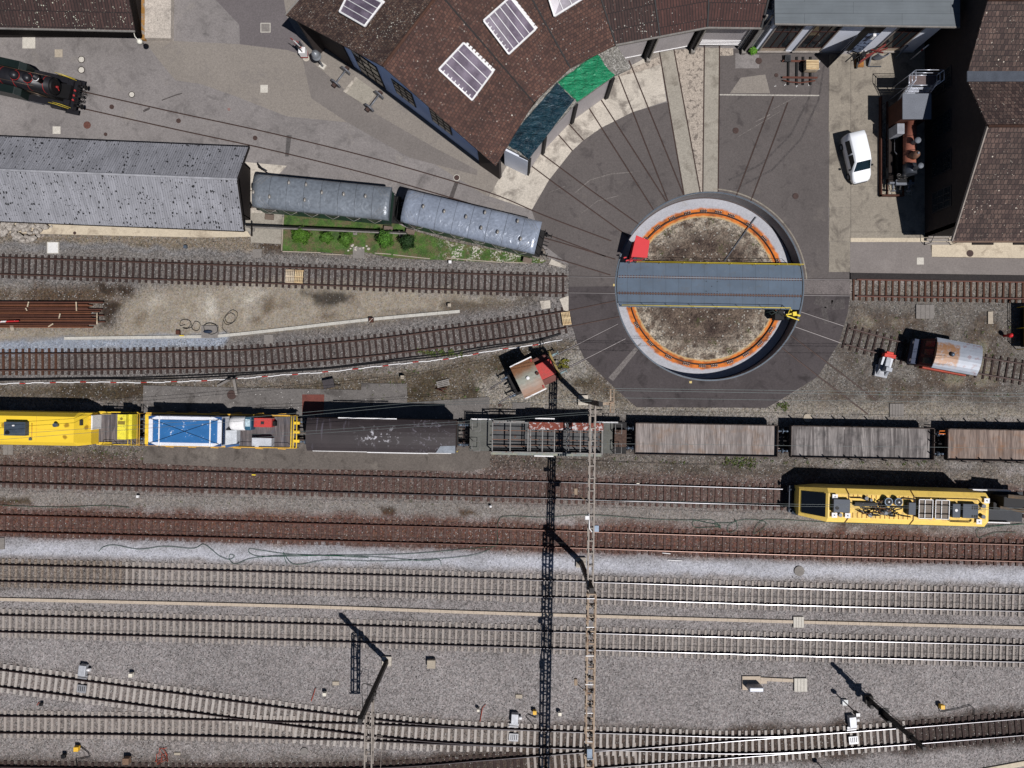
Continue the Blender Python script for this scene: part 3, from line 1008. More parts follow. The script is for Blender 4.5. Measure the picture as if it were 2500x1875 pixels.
_c = _k.mix(_k.ramp(_r, 7.40, 7.58), _c, _k.scale(C(172, 172, 177), _k.ramp(_k.noise(0.7, 5), 0.3, 0.7, 0.88, 1.08)))
_c = _k.scale(_c, _k.ramp(_k.noise(7, 4), 0.3, 0.7, 0.86, 1.14))
_k.out(_c, 0.88)
# a lower drip step at the foot of the wall
mb = MB()
mb.loft([[(x, y, PITZ) for x, y in rng_ring(8.38, n)], [(x, y, PITZ + 0.08) for x, y in rng_ring(8.38, n)], [(x, y, PITZ + 0.08) for x, y in rng_ring(TR, n)]], cap=False, smooth=False)
mb.f = [f[::-1] for f in mb.f]
mb.part('wall_footing', MT('dark footing', C(96, 84, 82), 0.8), t)
mb = annulus(MB(), 6.60, 7.70, PITZ + 0.004, n)
mb.part('rust_ring', _k.mat, t)
mb = MB()
prof = [(-0.07, 0), (0.07, 0), (0.035, 0.04), (0.035, 0.15), (-0.035, 0.15), (-0.035, 0.04)]
secs = [[((7.06 + u) * math.cos(a), (7.06 + u) * math.sin(a), PITZ + 0.01 + w) for u, w in prof] for a in [2 * math.pi * i / 128 for i in range(129)]]
mb.loft(secs, 0, False, False)
mb.part('ring_rail', m_web, t)
chair = None
for k, deg in enumerate((141, 128, 115, 103, 91, 80, 70, 55, 40, 20, 4, 172, -168, -152, -135, -118, -104, -92, -83, -71, -58, -45, -32, -20, 160)):
    a = R(deg)
    if chair is None:
        mb = MB()
        mb.box((0, 0, 0.03), (0.62, 0.26, 0.06))
        for sx in (-0.24, -0.08, 0.08, 0.24):
            for sy in (-0.09, 0.09):
                mb.cyl((sx, sy, 0.06), (sx, sy, 0.11), 0.032, n=8, mi=1)
        chair = mb.mesh('rail_chair', [m_brownmetal, m_bolt])
    o = bpy.data.objects.new('rail_chair', chair)
    COL.objects.link(o)
    o.parent = t
    o.location = (7.2 * math.cos(a), 7.2 * math.sin(a), PITZ + 0.012)
    o.rotation_euler = (0, 0, a + math.pi / 2)
slab('kerb_strip', m_conc4, ring(8.90, 50, None, R(4), R(88)) + ring(8.78, 50, None, R(88), R(4)), 0.03, z0=0)
# stony island in the pit
mb = MB()
nr, na = 30, 110
r3 = np.random.default_rng(5)
vs, fs = [(0, 0, PITZ + 0.35)], []
for i in range(1, nr + 1):
    for j in range(na):
        r, a = 6.64 * i / nr, 2 * math.pi * j / na
        vs.append((r * math.cos(a), r * math.sin(a), PITZ + 0.35 * (1 - (i / nr) ** 2) + r3.uniform(0, 0.09) * (i < nr)))
for j in range(na):
    fs.append((0, 1 + j, 1 + (j + 1) % na))
for i in range(nr - 1):
    for j in range(na):
        a, b = 1 + i * na, 1 + (i + 1) * na
        fs.append((a + j, b + j, b + (j + 1) % na, a + (j + 1) % na))
mb.add(vs, fs)
m = NT('pit stones and moss')
d1, r1, g1, b1 = m.voro(9.0)
cc = m.mix(m.ramp(m.noise(0.7, 5, 0.65), 0.4, 0.62), C(112, 96, 82), C(72, 56, 48))
oc = m.n('ShaderNodeTexCoord').outputs['Object']
ln = m.n('ShaderNodeVectorMath', operation='LENGTH')
m.link(oc, ln.inputs[0])
cc = m.mix(m.math('MULTIPLY', m.ramp(ln.outputs['Value'], 4.6, 6.6), m.ramp(m.noise(1.4, 4), 0.38, 0.6)), cc, C(176, 164, 146))
cc = m.scale(cc, m.ramp(r1, 0, 1, 0.55, 1.5))
cc = m.mix(m.math('GREATER_THAN', g1, 0.975), cc, (0.36, 0.34, 0.30))
cc = m.mix(m.math('MULTIPLY', m.ramp(m.noise(0.9, 3), 0.6, 0.7), m.math('GREATER_THAN', b1, 0.5)), cc, C(80, 84, 44))
m.bump(d1, 0.8, 0.08)
m.out(cc, 0.95)
mb.part('stone_island', m.mat, t)
MB().beam(a2(1765, 640, PITZ) + (PITZ + 0.40,), a2(1845, 530, PITZ) + (PITZ + 0.10,), 0.09, 0.05).part('cable_duct', MT('grey duct', C(96, 98, 104)), t, True)
MB().beam(a2(1550, 850, PITZ) + (PITZ + 0.012,), a2(1566, 838, PITZ) + (PITZ + 0.012,), 0.12, 0.016).part('floor_joint', MT('joint filler', C(140, 136, 134)), t, True)

m_deck = NT('blue grey deck plates')
cc = m_deck.scale(C(90, 106, 123), m_deck.ramp(m_deck.noise(0.7, 5, 0.6), 0.25, 0.75, 0.84, 1.14))
cc = m_deck.mix(m_deck.ramp(m_deck.noise(2.6, 6, 0.7), 0.62, 0.72, 0, 0.5), cc, C(122, 128, 132))
wv = m_deck.n('ShaderNodeTexWave', wave_type='BANDS', bands_direction='X')
wv.inputs['Scale'].default_value = 0.27
m_deck.link(m_deck.pos(), wv.inputs['Vector'])
cc = m_deck.mix(m_deck.ramp(wv.outputs['Fac'], 0.0, 0.004, 0.7, 0), cc, C(60, 70, 80))
cc = m_deck.mix(m_deck.ramp(m_deck.noise(1.5, 6, 0.7, dist=1.0), 0.52, 0.74, 0, 0.45), cc, C(92, 88, 84))
m_deck = m_deck.out(cc, 0.55, 0.1, 0.3)
m_yel = MT('safety yellow', C(232, 204, 40), 0.45, sc=3, amp=0.1, famp=0.06)
m_redcab = MT('signal red paint', C(226, 58, 62), 0.5, sc=1, amp=0.06, famp=0.04)
m_blk = MT('black steel', C(26, 25, 27), 0.6, sc=3)
m_darkgrey = MT('dark grey steel', C(62, 64, 68), 0.5, 0.2, sc=3)
BR = R(-1.0)
t = thing('turntable_bridge', 'blue grey turntable bridge with two rails and yellow handrails', 'turntable', (TC.x, TC.y, 0), BR)
r0 = TR - 0.06
yt, yb = 2.03, -1.98


def arc_pts(y0, y1, side, n=10):
    return [(side * math.sqrt(r0 * r0 - (y0 + (y1 - y0) * i / n) ** 2), y0 + (y1 - y0) * i / n) for i in range(n + 1)]


for y0, y1 in ((yb, -0.81), (-0.69, 0.69), (0.81, yt)):
    mb = MB()
    mb.prism(arc_pts(y0, y1, 1) + arc_pts(y1, y0, -1), -0.10, 0.02)
    mb.part('deck', m_deck, t)
mb = MB()
for s in (1, -1):
    mb.prism(arc_pts(s * 0.75 - 0.06, s * 0.75 + 0.06, 1, 2) + arc_pts(s * 0.75 + 0.06, s * 0.75 - 0.06, -1, 2), -0.12, -0.04)
mb.part('rail_trough', m_blk, t)
for s in (1, -1):
    xr = math.sqrt(r0 * r0 - 0.75 ** 2) - 0.02
    mb = MB()
    mb.box((0, s * 0.75, 0.0), (2 * xr, 0.07, 0.16))
    o = mb.part('rail', [steel('bright bridge rail', (0.62, 0.6, 0.6), 0.3) if s > 0 else m_headr], t)
    mb = MB()
    for i in range(66):
        for q in (-1, 1):
            mb.box((-xr + 0.2 + i * 0.253, s * 0.75 + q * 0.09, 0.035), (0.09, 0.07, 0.035))
    mb.part('rail_clips', MT('red rusty clips', C(96, 52, 44), 0.7), t)['kind'] = 'stuff'
for s in (1, -1):
    mb = MB()
    mb.bx(-7.6, 7.6, s * 1.15 - 0.12, s * 1.15 + 0.12, -1.15, -0.12)
    mb.part('girder', m_darkgrey, t)
mb = MB()
for x in (-7.06, 7.06):
    mb.bx(x - 0.35, x + 0.35, -1.3, 1.3, -1.0, -0.13)
    for s in (-1, 1):
        mb.cyl((x, s * 0.9, -1.08), (x, s * 1.12, -1.08), 0.27, n=18)
mb.part('end_carriage', m_darkgrey, t)
mb = MB()
for x in (-1.0, 1.0):
    for y in (-0.45, 0.45):
        mb.cyl((x * 0.5 + 0.2, y, 0.02), (x * 0.5 + 0.2, y, 0.035), 0.05, n=10)
mb.cyl((0.2, 0, 0.02), (0.2, 0, 0.036), 0.05, n=10)
mb.part('deck_bolts', m_blk, t)


def railing(y, x0, x1, end=None):
    mb = MB()
    zt = 1.0
    k = max(2, int(abs(x1 - x0) / 1.9))
    mb.tube([(x0, y, zt), (x1, y, zt)], 0.022, 6)
    mb.tube([(x0, y, zt * 0.5), (x1, y, zt * 0.5)], 0.012, 6)
    for i in range(k + 1):
        x = x0 + (x1 - x0) * i / k
        mb.tube([(x, y, 0.02), (x, y, zt)], 0.024, 6)
    return mb


railing(1.98, -6.75, 8.1).part('handrail', m_yel, t)
mb = railing(-1.93, -8.0, 7.0)
mb.tube([(7.0, -1.93, 1.0), (6.75, -2.6, 1.0), (6.75, -2.6, 0.0)], 0.03)
mb.part('handrail', m_yel, t)
# red cabin outboard at the upper left
cab = MB()
cab.prism([(-7.55, 2.12), (-6.15, 2.05), (-5.95, 3.55), (-7.15, 4.0)], 2.28, 2.36)
cab.part('cabin_roof', m_redcab, t)
cab = MB()
cab.prism([(-7.4, 2.2), (-6.25, 2.15), (-6.1, 3.45), (-7.05, 3.82)], 0.02, 2.28)
o = cab.part('cabin', m_redcab, t)
cw = MB()
cw.prism([(-7.2, 2.14), (-6.4, 2.11), (-6.4, 2.20), (-7.2, 2.23)], 1.1, 1.95)
cw.part('window', MT('dark glazing', C(30, 36, 40), 0.1, spec=0.5), o)
cab = MB()
cab.prism([(-7.6, 2.03), (-5.9, 2.03), (-5.9, 3.55), (-7.05, 3.95)], -0.09, 0.0185)
cab.part('cabin_floor', m_darkgrey, t)
cab = MB()
for p in ((-7.9, 2.25), (-7.7, 2.0), (-7.35, 1.95)):
    cab.box((p[0], p[1], 1.2), (0.25, 0.09, 0.09), 0.2)
    cab.tube([(p[0], p[1], 0.02), (p[0], p[1], 1.2)], 0.03)
cab.part('control_post', m_redcab, t)
# drive at the lower right
dm = MB()
dm.bx(6.05, 6.85, -2.9, -2.05, -0.9, -0.1)
dm.part('drive_frame', m_blk, t)
dm = MB()
dm.box((7.65, -2.4, 0.15), (0.34, 0.36, 0.45), 0.1)
dm.cyl((7.85, -2.45, 0.15), (8.2, -2.55, 0.15), 0.1, n=10)
dm.beam((7.0, -2.6, 0.2), (8.1, -2.95, 0.2), 0.09, 0.06)
dm.beam((6.9, -2.5, 0.25), (7.4, -2.4, 0.25), 0.12, 0.06)
dm.beam((7.5, -2.45, -0.1), (7.5, -1.9, -0.1), 0.12, 0.1)
dm.part('drive_motor', m_yel, t)
dm = MB()
dm.cyl((7.05, -2.6, 0.0), (7.3, -2.75, 0.0), 0.22, n=12)
dm.tube([(5.2, -2.1, 0.1), (5.6, -2.5, 0.2), (6.1, -2.2, 0.3), (6.4, -2.4, 0.1)], 0.04)
dm.tube([(5.0, -2.35, 0.1), (5.7, -2.15, 0.3), (6.2, -2.5, 0.2)], 0.035)
dm.part('drive_gear', MT('oily green steel', C(60, 72, 68), 0.5, 0.3), t)

# ================================================================== BUILDINGS
def tiles(name, c1, c2, mortar, bw, bh, lichen=None, lich_n=0.9, blot=0.25, msize=0.02, lsc=1.6):
    m = NT(name)
    bt = m.n('ShaderNodeTexBrick')
    bt.inputs['Color1'].default_value = (*c1, 1)
    bt.inputs['Color2'].default_value = (*c2, 1)
    bt.inputs['Mortar'].default_value = (*mortar, 1)
    bt.inputs['Scale'].default_value = 1.0
    bt.inputs['Mortar Size'].default_value = msize
    bt.inputs['Brick Width'].default_value = bw
    bt.inputs['Row Height'].default_value = bh
    bt.inputs['Bias'].default_value = 0.0
    m.link(m.uv(), bt.inputs['Vector'])
    col = m.scale(bt.outputs['Color'], m.ramp(m.noise(0.35, 5, 0.6), 0.3, 0.7, 1 - blot, 1 + blot))
    col = m.scale(col, m.ramp(m.noise(3.0, 5, 0.7), 0.3, 0.7, 0.72, 1.3))
    if lichen:
        clean = col
        col = speckle(m, col, lsc * 4.0, min(0.97, lich_n + 0.05), lichen, 0.40)
        col = speckle(m, col, lsc * 7.5, lich_n, lichen, 0.42)
        col = m.mix(m.ramp(m.noise(0.5, 4, 0.6), 0.40, 0.62, 0.1, 0.9), clean, col)
    m.bump(bt.outputs['Fac'], -0.5, 0.02)
    return m.out(col, 0.85)


m_tile = tiles('brown roof tiles', C(78, 50, 42), C(104, 70, 56), C(52, 35, 31), 0.26, 0.27, (0.6, 0.58, 0.52), 0.90)
m_tile_old = tiles('lichened roof tiles', C(70, 47, 41), C(108, 84, 70), C(48, 35, 32), 0.26, 0.27, (0.62, 0.6, 0.52), 0.72, 0.3)
m_tile_dark = tiles('dark corrugated tiles', C(66, 45, 41), C(80, 54, 47), C(40, 27, 26), 0.24, 1.3, (0.58, 0.58, 0.50), 0.84, 0.18, 0.035, 1.2)
m_tile_red = tiles('maroon corrugated tiles', C(80, 48, 42), C(92, 56, 48), C(50, 32, 30), 0.24, 1.3, (0.55, 0.52, 0.46), 0.95, 0.15, 0.035)
m_tile_b1 = tiles('mossy corrugated tiles', C(66, 45, 41), C(84, 58, 52), C(42, 29, 28), 0.26, 1.2, (0.55, 0.56, 0.44), 0.80, 0.25, 0.035, 1.5)
m_tile_r = tiles('weathered clay tiles', C(68, 49, 45), C(104, 82, 72), C(48, 34, 31), 0.30, 0.40, (0.62, 0.55, 0.45), 0.90, 0.25, 0.03)
m_ridge = MT('ridge tile', C(96, 66, 52), 0.8, sc=2)
m_gutter = MT('zinc gutter', C(150, 145, 138), 0.45, 0.3, sc=2)
m_plaster = MT('white plaster', C(214, 218, 228), 0.85, sc=0.5, amp=0.08, famp=0.05)
m_plaster2 = MT('skylit shade plaster', C(176, 200, 240), 0.85, sc=0.5, amp=0.10, famp=0.05)  # blue of the skylit shade is put into the plaster colour
m_darkwood = MT('dark stained boards', C(46, 38, 36), 0.85, sc=1)
m_glass = MT('dark window glass', C(48, 54, 58), 0.08, sc=1, amp=0.1, famp=0.0, spec=0.6)
m_frame = MT('stone frame', C(150, 142, 134), 0.8, sc=2)
m_sill = MT('tan stone sill', C(178, 160, 138), 0.8, sc=2)
m_bars = MT('brown window bars', C(74, 42, 36), 0.6, sc=3)
m_brick = tiles('blackish brick', C(52, 38, 34), C(66, 48, 42), C(58, 50, 48), 0.26, 0.08, None)  # very dark brown brick, joints slightly paler
m_white = MT('white frame paint', C(226, 224, 222), 0.6, sc=2, amp=0.08)
m_door = MT('pale roller door', C(176, 170, 170), 0.55, 0.2, sc=0.7, amp=0.12)
m_pillar = MT('shade black pillar', C(44, 42, 44), 0.7, sc=1)  # shading on the piers is put into this near black colour


def quad(mb, a, b, c, d, mi=0):
    return mb.add([a, b, c, d], [(0, 1, 2, 3)], mi)


def plate(mb, pts, th, mi=0):
    """flat or sloping roof plate with thickness"""
    k = len(pts)
    top = [Vector(p) for p in pts]
    nrm = (top[1] - top[0]).cross(top[2] - top[0]).normalized()
    if nrm.z < 0:
        top = top[::-1]
        nrm = -nrm
    bot = [p - Vector((0, 0, th)) for p in top]
    mb.add(top + bot, [tuple(range(k)), tuple(range(2 * k - 1, k - 1, -1))] + [(i, k + i, k + (i + 1) % k, (i + 1) % k) for i in range(k)], mi)
    return mb


# --- goods shed at the top left
e0 = at(329, 75, 4.0)
t = thing('goods_shed', 'dark timber shed with a lichen spotted brown tile roof in the top left corner', 'shed', (e0.x - 12, e0.y + 6, 0))
sx, sy = -0.0, 0.0
slope = 0.42
e1 = at(-500, 57, 4.0)
rdg = 10.0
mb = MB()
plate(mb, [e0, Vector((e0.x, e0.y + rdg, 4.0 + rdg * slope)), Vector((e1.x, e1.y + rdg, 4.0 + rdg * slope)), e1], 0.12)
plate(mb, [Vector((e0.x, e0.y + rdg, 4.0 + rdg * slope)), Vector((e0.x, e0.y + 2 * rdg, 4.0)), Vector((e1.x, e1.y + 2 * rdg, 4.0)), Vector((e1.x, e1.y + rdg, 4.0 + rdg * slope))], 0.12)
mb.part('roof', m_tile_b1, t, True, uv=True)
MB().beam(e0 + Vector((0, -0.05, -0.02)), e1 + Vector((0, -0.05, -0.02)), 0.13, 0.11).part('gutter', m_gutter, t, True)
mb = MB()
wx, wy = e0.x - 1.45, e0.y + 1.45
mb.prism([(wx, wy), (wx, wy + 17), (e1.x, wy + 17), (e1.x, wy)], 0, 4.3)
mb.prism([(wx, wy + 4), (wx, wy + 13), (e1.x, wy + 13), (e1.x, wy + 4)], 4.3, 5.9)
mb.part('wall', m_darkwood, t, True)
mb = MB()
mb.beam((wx, wy, 0.1), (wx, wy, 4.0), 0.2, 0.2)
mb.beam((wx, wy, 2.6), (e0.x - 0.1, e0.y + 0.2, 3.9), 0.12, 0.12)
mb.part('eave_brace', m_darkwood, t, True)
mb = MB()
p = at(320, 88, 3.4)
mb.tube([(e0.x - 0.3, e0.y + 0.2, 3.7), (p.x + 0.5, p.y - 0.2, 3.7), (p.x + 0.72, p.y - 0.45, 3.6)], 0.035)
mb.lathe([(0.03, 0.28), (0.2, 0.2), (0.26, 0)], (p.x + 0.72, p.y - 0.45, 3.3))
mb.part('lamp', MT('lamp enamel', C(226, 222, 206), 0.5), t, True)
slab('loading_ramp', paving('ramp concrete', C(186, 176, 164), 0.14, 0.4, stain=C(140, 132, 124)), pl((363, -200), (428, -200), (424, 101), (361, 100)), 0.55)
slab('ramp_kerb', MT('ochre kerb', C(168, 122, 56), 0.8, sc=1, c2=C(150, 140, 128), lo=0.5, hi=0.6), pl((352, -200), (361, -200), (358, 101), (348, 100)), 0.3)
slab('gravel_verge', paving('verge gravel', C(150, 141, 132), 0.2, 0.5, grain=0.4), pl((322, -200), (352, -200), (348, 100), (335, 88)), 0.02)

# --- long open shed with the grey corrugated roof
eN, rR, eS = at(606, 359, 3.9), at(577.5, 438, 6.2), at(595, 564, 3.9)
dN = (at(0, 333, 3.9) - eN).normalized()
dR = (at(0, 414.5, 6.2) - rR).normalized()
dS = (at(0, 540, 3.9) - eS).normalized()
LEN = 40.0
t = thing('storage_shed', 'long shed with a grey corrugated roof full of dark lichen spots', 'shed', (rR.x - LEN / 2, rR.y, 0))
m = NT('grey fibre cement sheets')
cc = m.scale(C(142, 142, 147), m.ramp(m.noise(0.5, 4), 0.3, 0.7, 0.86, 1.12))
st = m.n('ShaderNodeMapping')
st.inputs['Scale'].default_value = (5.3, 0.35, 1)
m.link(m.pos(), st.inputs['Vector'])
d1, r1, g1, b1 = m.voro(1.0, st.outputs[0])
cc = m.scale(cc, m.ramp(r1, 0, 1, 0.88, 1.12))
cc = m.mix(m.ramp(m.noise(1.6, 5, 0.7), 0.6, 0.75, 0, 0.35), cc, C(120, 118, 110))
st2 = m.n('ShaderNodeMapping')
st2.inputs['Scale'].default_value = (1.0, 0.5, 1)
m.link(m.pos(), st2.inputs['Vector'])
d1, r1, g1, b1 = m.voro(5.4, st2.outputs[0])
k = m.math('MULTIPLY', m.math('GREATER_THAN', r1, 0.55), m.math('LESS_THAN', d1, m.math('MULTIPLY', g1, 0.46)))
cc = m.mix(k, cc, C(34, 34, 38))
d1, r1, g1, b1 = m.voro(9)
cc = m.mix(m.math('MULTIPLY', m.math('GREATER_THAN', r1, 0.7), m.math('LESS_THAN', d1, 0.26)), cc, C(50, 50, 54))
m_fibre = m.out(cc, 0.8)


def corrug(mb, a, da, b, db, L, pitch=0.20, amp=0.036, rows=2):
    """corrugated sheet between eave a and ridge b, ribs running up the slope"""
    nseg = int(L / (pitch / 4))
    vs, fs = [], []
    for i in range(nseg + 1):
        s = L * i / nseg
        h = amp * math.sin(2 * math.pi * s / pitch)
        p, q = a + da * s, b + db * s
        vs += [(p.x, p.y, p.z + h), (q.x, q.y, q.z + h)]
    for i in range(nseg):
        fs.append((2 * i, 2 * i + 1, 2 * i + 3, 2 * i + 2))
    mb.add(vs, fs, 0, True)
    return mb


mb = corrug(MB(), eN, dN, rR, dR, LEN)
mb.f = [f[::-1] for f in mb.f]
mb.part('roof', m_fibre, t, True)
corrug(MB(), eS, dS, rR, dR, LEN).part('roof', m_fibre, t, True)
MB().tube([rR + Vector((0.05, 0, 0.03)), rR + dR * LEN + Vector((0, 0, 0.03))], 0.11, 8).part('ridge_cap', MT('ridge cap', C(150, 150, 154), 0.8), t, True)
mb = MB()
for e, d in ((eN, dN), (eS, dS)):
    mb.beam(e + Vector((-0.02, 0, -0.12)), e + d * LEN + Vector((0, 0, -0.12)), 0.10, 0.16)
mb.beam(eN + Vector((0.05, 0, -0.08)), rR + Vector((0.05, 0, -0.08)), 0.06, 0.22)
mb.beam(eS + Vector((0.05, 0, -0.08)), rR + Vector((0.05, 0, -0.08)), 0.06, 0.22)
mb.part('fascia_board', m_darkwood, t, True)
mb = MB()
gx0 = min(eN.x, eS.x) - 0.9
yN, yS = eN.y - 0.6, eS.y + 1.9
mb.add([(gx0, yN, 0), (gx0, yS, 0), (gx0, yS, 4.1), (gx0, rR.y, 5.9), (gx0, yN, 4.1)], [(0, 1, 2, 3, 4)])
mb.add([(gx0 - 0.15, yN, 0), (gx0 - 0.15, yS, 0), (gx0 - 0.15, yS, 4.1), (gx0 - 0.15, rR.y, 5.9), (gx0 - 0.15, yN, 4.1)], [(4, 3, 2, 1, 0)])
mb.bx(gx0 - LEN, gx0, yN - 0.1, yN + 0.05, 0, 3.7)
mb.bx(gx0 - LEN, gx0, yS - 0.05, yS + 0.1, 0, 3.7)
mb.part('wall', m_darkwood, t, True)
mb = MB()
p = eS
mb.beam((p.x + 0.1, p.y + 0.9, 2.4), (p.x + 0.5, p.y - 0.3, 3.4), 0.1, 0.12)
q = eN
mb.beam((q.x + 0.15, q.y - 0.9, 2.2), (q.x + 0.9, q.y - 1.7, 3.2), 0.1, 0.1)
mb.beam((q.x + 0.15, q.y - 1.1, 2.0), (q.x + 1.3, q.y - 1.9, 3.0), 0.1, 0.1)
mb.beam((q.x + 0.1, q.y - 1.9, 1.5), (q.x + 1.2, q.y - 2.0, 2.5), 0.06, 0.06)
mb.part('gable_brace', m_darkwood, t, True)

# --- roundhouse
HI, HR, HO = 4.8, 9.5, 6.0
inner_px = [(1210, 405), (1303, 250), (1392, 166), (1503, 109), (1611, 88.6), (1727, 66.5), (1859, 68)]
IN = [at(x, y, HI) for x, y in inner_px]
rad = []
for i, p in enumerate(IN):
    d = Vector((p.x - TC.x, p.y - TC.y, 0)).normalized()
    rad.append(d)
gO, gR = at(697, 36, HO), at(935, 162, HR)
RI = [p + d * 10.8 + Vector((0, 0, HR - HI)) for p, d in zip(IN, rad)]
OU = [p + d * 21.2 + Vector((0, 0, HO - HI)) for p, d in zip(IN, rad)]
RI[0], OU[0] = gR, gO
RI[1] = at(1072, -17, HR)
OU[1] = at(905, -200, HO)
t = thing('roundhouse', 'curved engine roundhouse with a brown tiled roof and skylights along the top', 'engine shed', (RI[1].x, RI[1].y, 0))
mats_in = [m_tile, m_tile, m_tile, m_tile_dark, m_tile_red, m_tile_red]
for i in range(6):
    mb = MB()
    plate(mb, [IN[i], IN[i + 1], RI[i + 1], RI[i]], 0.15)
    o = mb.part('roof_bay', mats_in[i], t, True, uv=True)
    mb = MB()
    plate(mb, [RI[i], RI[i + 1], OU[i + 1], OU[i]], 0.15)
    o = mb.part('roof_bay', m_tile_old if i == 0 else m_tile, t, True, uv=True)
mb = MB()
for i in range(1, 6):
    mb.beam(IN[i] + Vector((0, 0, 0.03)), RI[i] + Vector((0, 0, 0.03)), 0.11, 0.07)
mb.beam(IN[6] + Vector((0, 0, 0.03)), RI[6] + Vector((0, 0, 0.03)), 0.14, 0.1)
mb.part('roof_joint', m_blk, t, True)
mb = MB()
for i in range(6):
    mb.tube([RI[i] + Vector((0, 0, 0.02)), RI[i + 1] + Vector((0, 0, 0.02))], 0.12, 8)
mb.part('ridge', m_ridge, t, True)
for i in range(3, 6):
    MB().beam(IN[i] + Vector((0, -0.04, -0.03)), IN[i + 1] + Vector((0, -0.04, -0.03)), 0.13, 0.11).part('gutter', m_gutter, t, True)
mb = MB()
mb.beam(gO + Vector((-0.02, -0.02, -0.03)), OU[1] + Vector((-0.02, 0, -0.03)), 0.13, 0.11)
mb.part('gutter', m_gutter, t, True)
# gable wall on the yard side
gd = Vector((IN[0].x - gO.x, IN[0].y - gO.y, 0)).normalized()     # along the wall
gn = Vector((-gd.y, gd.x, 0))
if gn.y < 0:
    gn = -gn                                                       # points into the building
w0 = Vector((gO.x, gO.y, 0)) + gn * 1.30 + gd * 0.9
w1 = Vector((IN[0].x, IN[0].y, 0)) + gn * 0.6 - gd * 0.3
wr = Vector((gR.x, gR.y, 0)) + gn * 0.95
mb = MB()
for a, b, ha, hb in ((w0, wr, 5.7, 9.1), (wr, w1, 9.1, 4.6)):
    q = [a, b, b + Vector((0, 0, hb)), a + Vector((0, 0, ha))]
    qb = [p + gn * 0.4 for p in q]
    mb.add(q + qb, [(0, 1, 2, 3), (7, 6, 5, 4), (3, 2, 6, 7), (0, 3, 7, 4), (1, 5, 6, 2)])
wall = mb.part('wall', m_plaster2, t, True)
for (px0, py0), (px1, py1) in (((872, 150), (918, 214)), ((970, 214), (1008, 262)), ((1062, 280), (1098, 328))):
    c = (at(px0, py0, 2.2) + at(px1, py1, 2.2)) / 2
    # drop onto the wall line
    base = w0 if (c - wr).dot(gd) < 0 else wr
    wd = (wr - w0).normalized() if base is w0 else (w1 - wr).normalized()
    s = (Vector((c.x, c.y, 0)) - base).dot(wd)
    q = base + wd * s
    nn = Vector((wd.y, -wd.x, 0))
    if nn.y > 0:
        nn = -nn
    hw, z0, z1 = (1.35, 0.3, 4.6) if px0 == 872 else (1.1, 1.6, 4.4)
    mb = MB()
    mb.beam(q - wd * hw + nn * 0.02 + Vector((0, 0, (z0 + z1) / 2)), q + wd * hw + nn * 0.02 + Vector((0, 0, (z0 + z1) / 2)), 0.10, z1 - z0, 0)
    win = mb.part('window', m_blk, t, True)
    mb = MB()
    mb.beam(q - wd * (hw - 0.12) + nn * 0.075 + Vector((0, 0, (z0 + z1) / 2)), q + wd * (hw - 0.12) + nn * 0.075 + Vector((0, 0, (z0 + z1) / 2)), 0.02, z1 - z0 - 0.24, 0)
    mb.part('pane', m_glass, win, True)
    mb = MB()
    for f in (-0.33, 0.33):
        c2 = q + wd * hw * f * 1.0 + nn * 0.1
        mb.beam(c2 + Vector((0, 0, z0 + 0.1)), c2 + Vector((0, 0, z1 - 0.1)), 0.05, 0.05)
    for f in (0.3, 0.55, 0.8):
        zc = z0 + (z1 - z0) * f
        mb.beam(q - wd * (hw - 0.1) + nn * 0.1 + Vector((0, 0, zc)), q + wd * (hw - 0.1) + nn * 0.1 + Vector((0, 0, zc)), 0.04, 0.05)
    mb.part('glazing_bars', m_blk, win, True)
# brick corner at the inner end and blackish brick panel at the outer end
mb = MB()
c = w1 - gn * 0.05
mb.beam(c - gd * 1.9 + Vector((0, 0, 2.3)), c + gd * 0.35 + Vector((0, 0, 2.3)), 0.3, 4.6)
mb.part('brick_corner', m_brick, t, True, uv=True)
mb = MB()
mb.beam(w0 - gn * 0.06 + Vector((0, 0, 2.8)), w0 + gd * 3.4 - gn * 0.06 + Vector((0, 0, 2.8)), 0.3, 5.5)
mb.part('brick_corner', m_brick, t, True, uv=True)
# outer back wall
mb = MB()
for i in range(6):
    a = Vector((OU[i].x, OU[i].y, 0)) - rad[i] * 1.0
    b = Vector((OU[i + 1].x, OU[i + 1].y, 0)) - rad[i + 1] * 1.0
    mb.beam(a + Vector((0, 0, 2.9)), b + Vector((0, 0, 2.9)), 0.3, 5.8)
mb.part('back_wall', m_brick, t, True, uv=True)
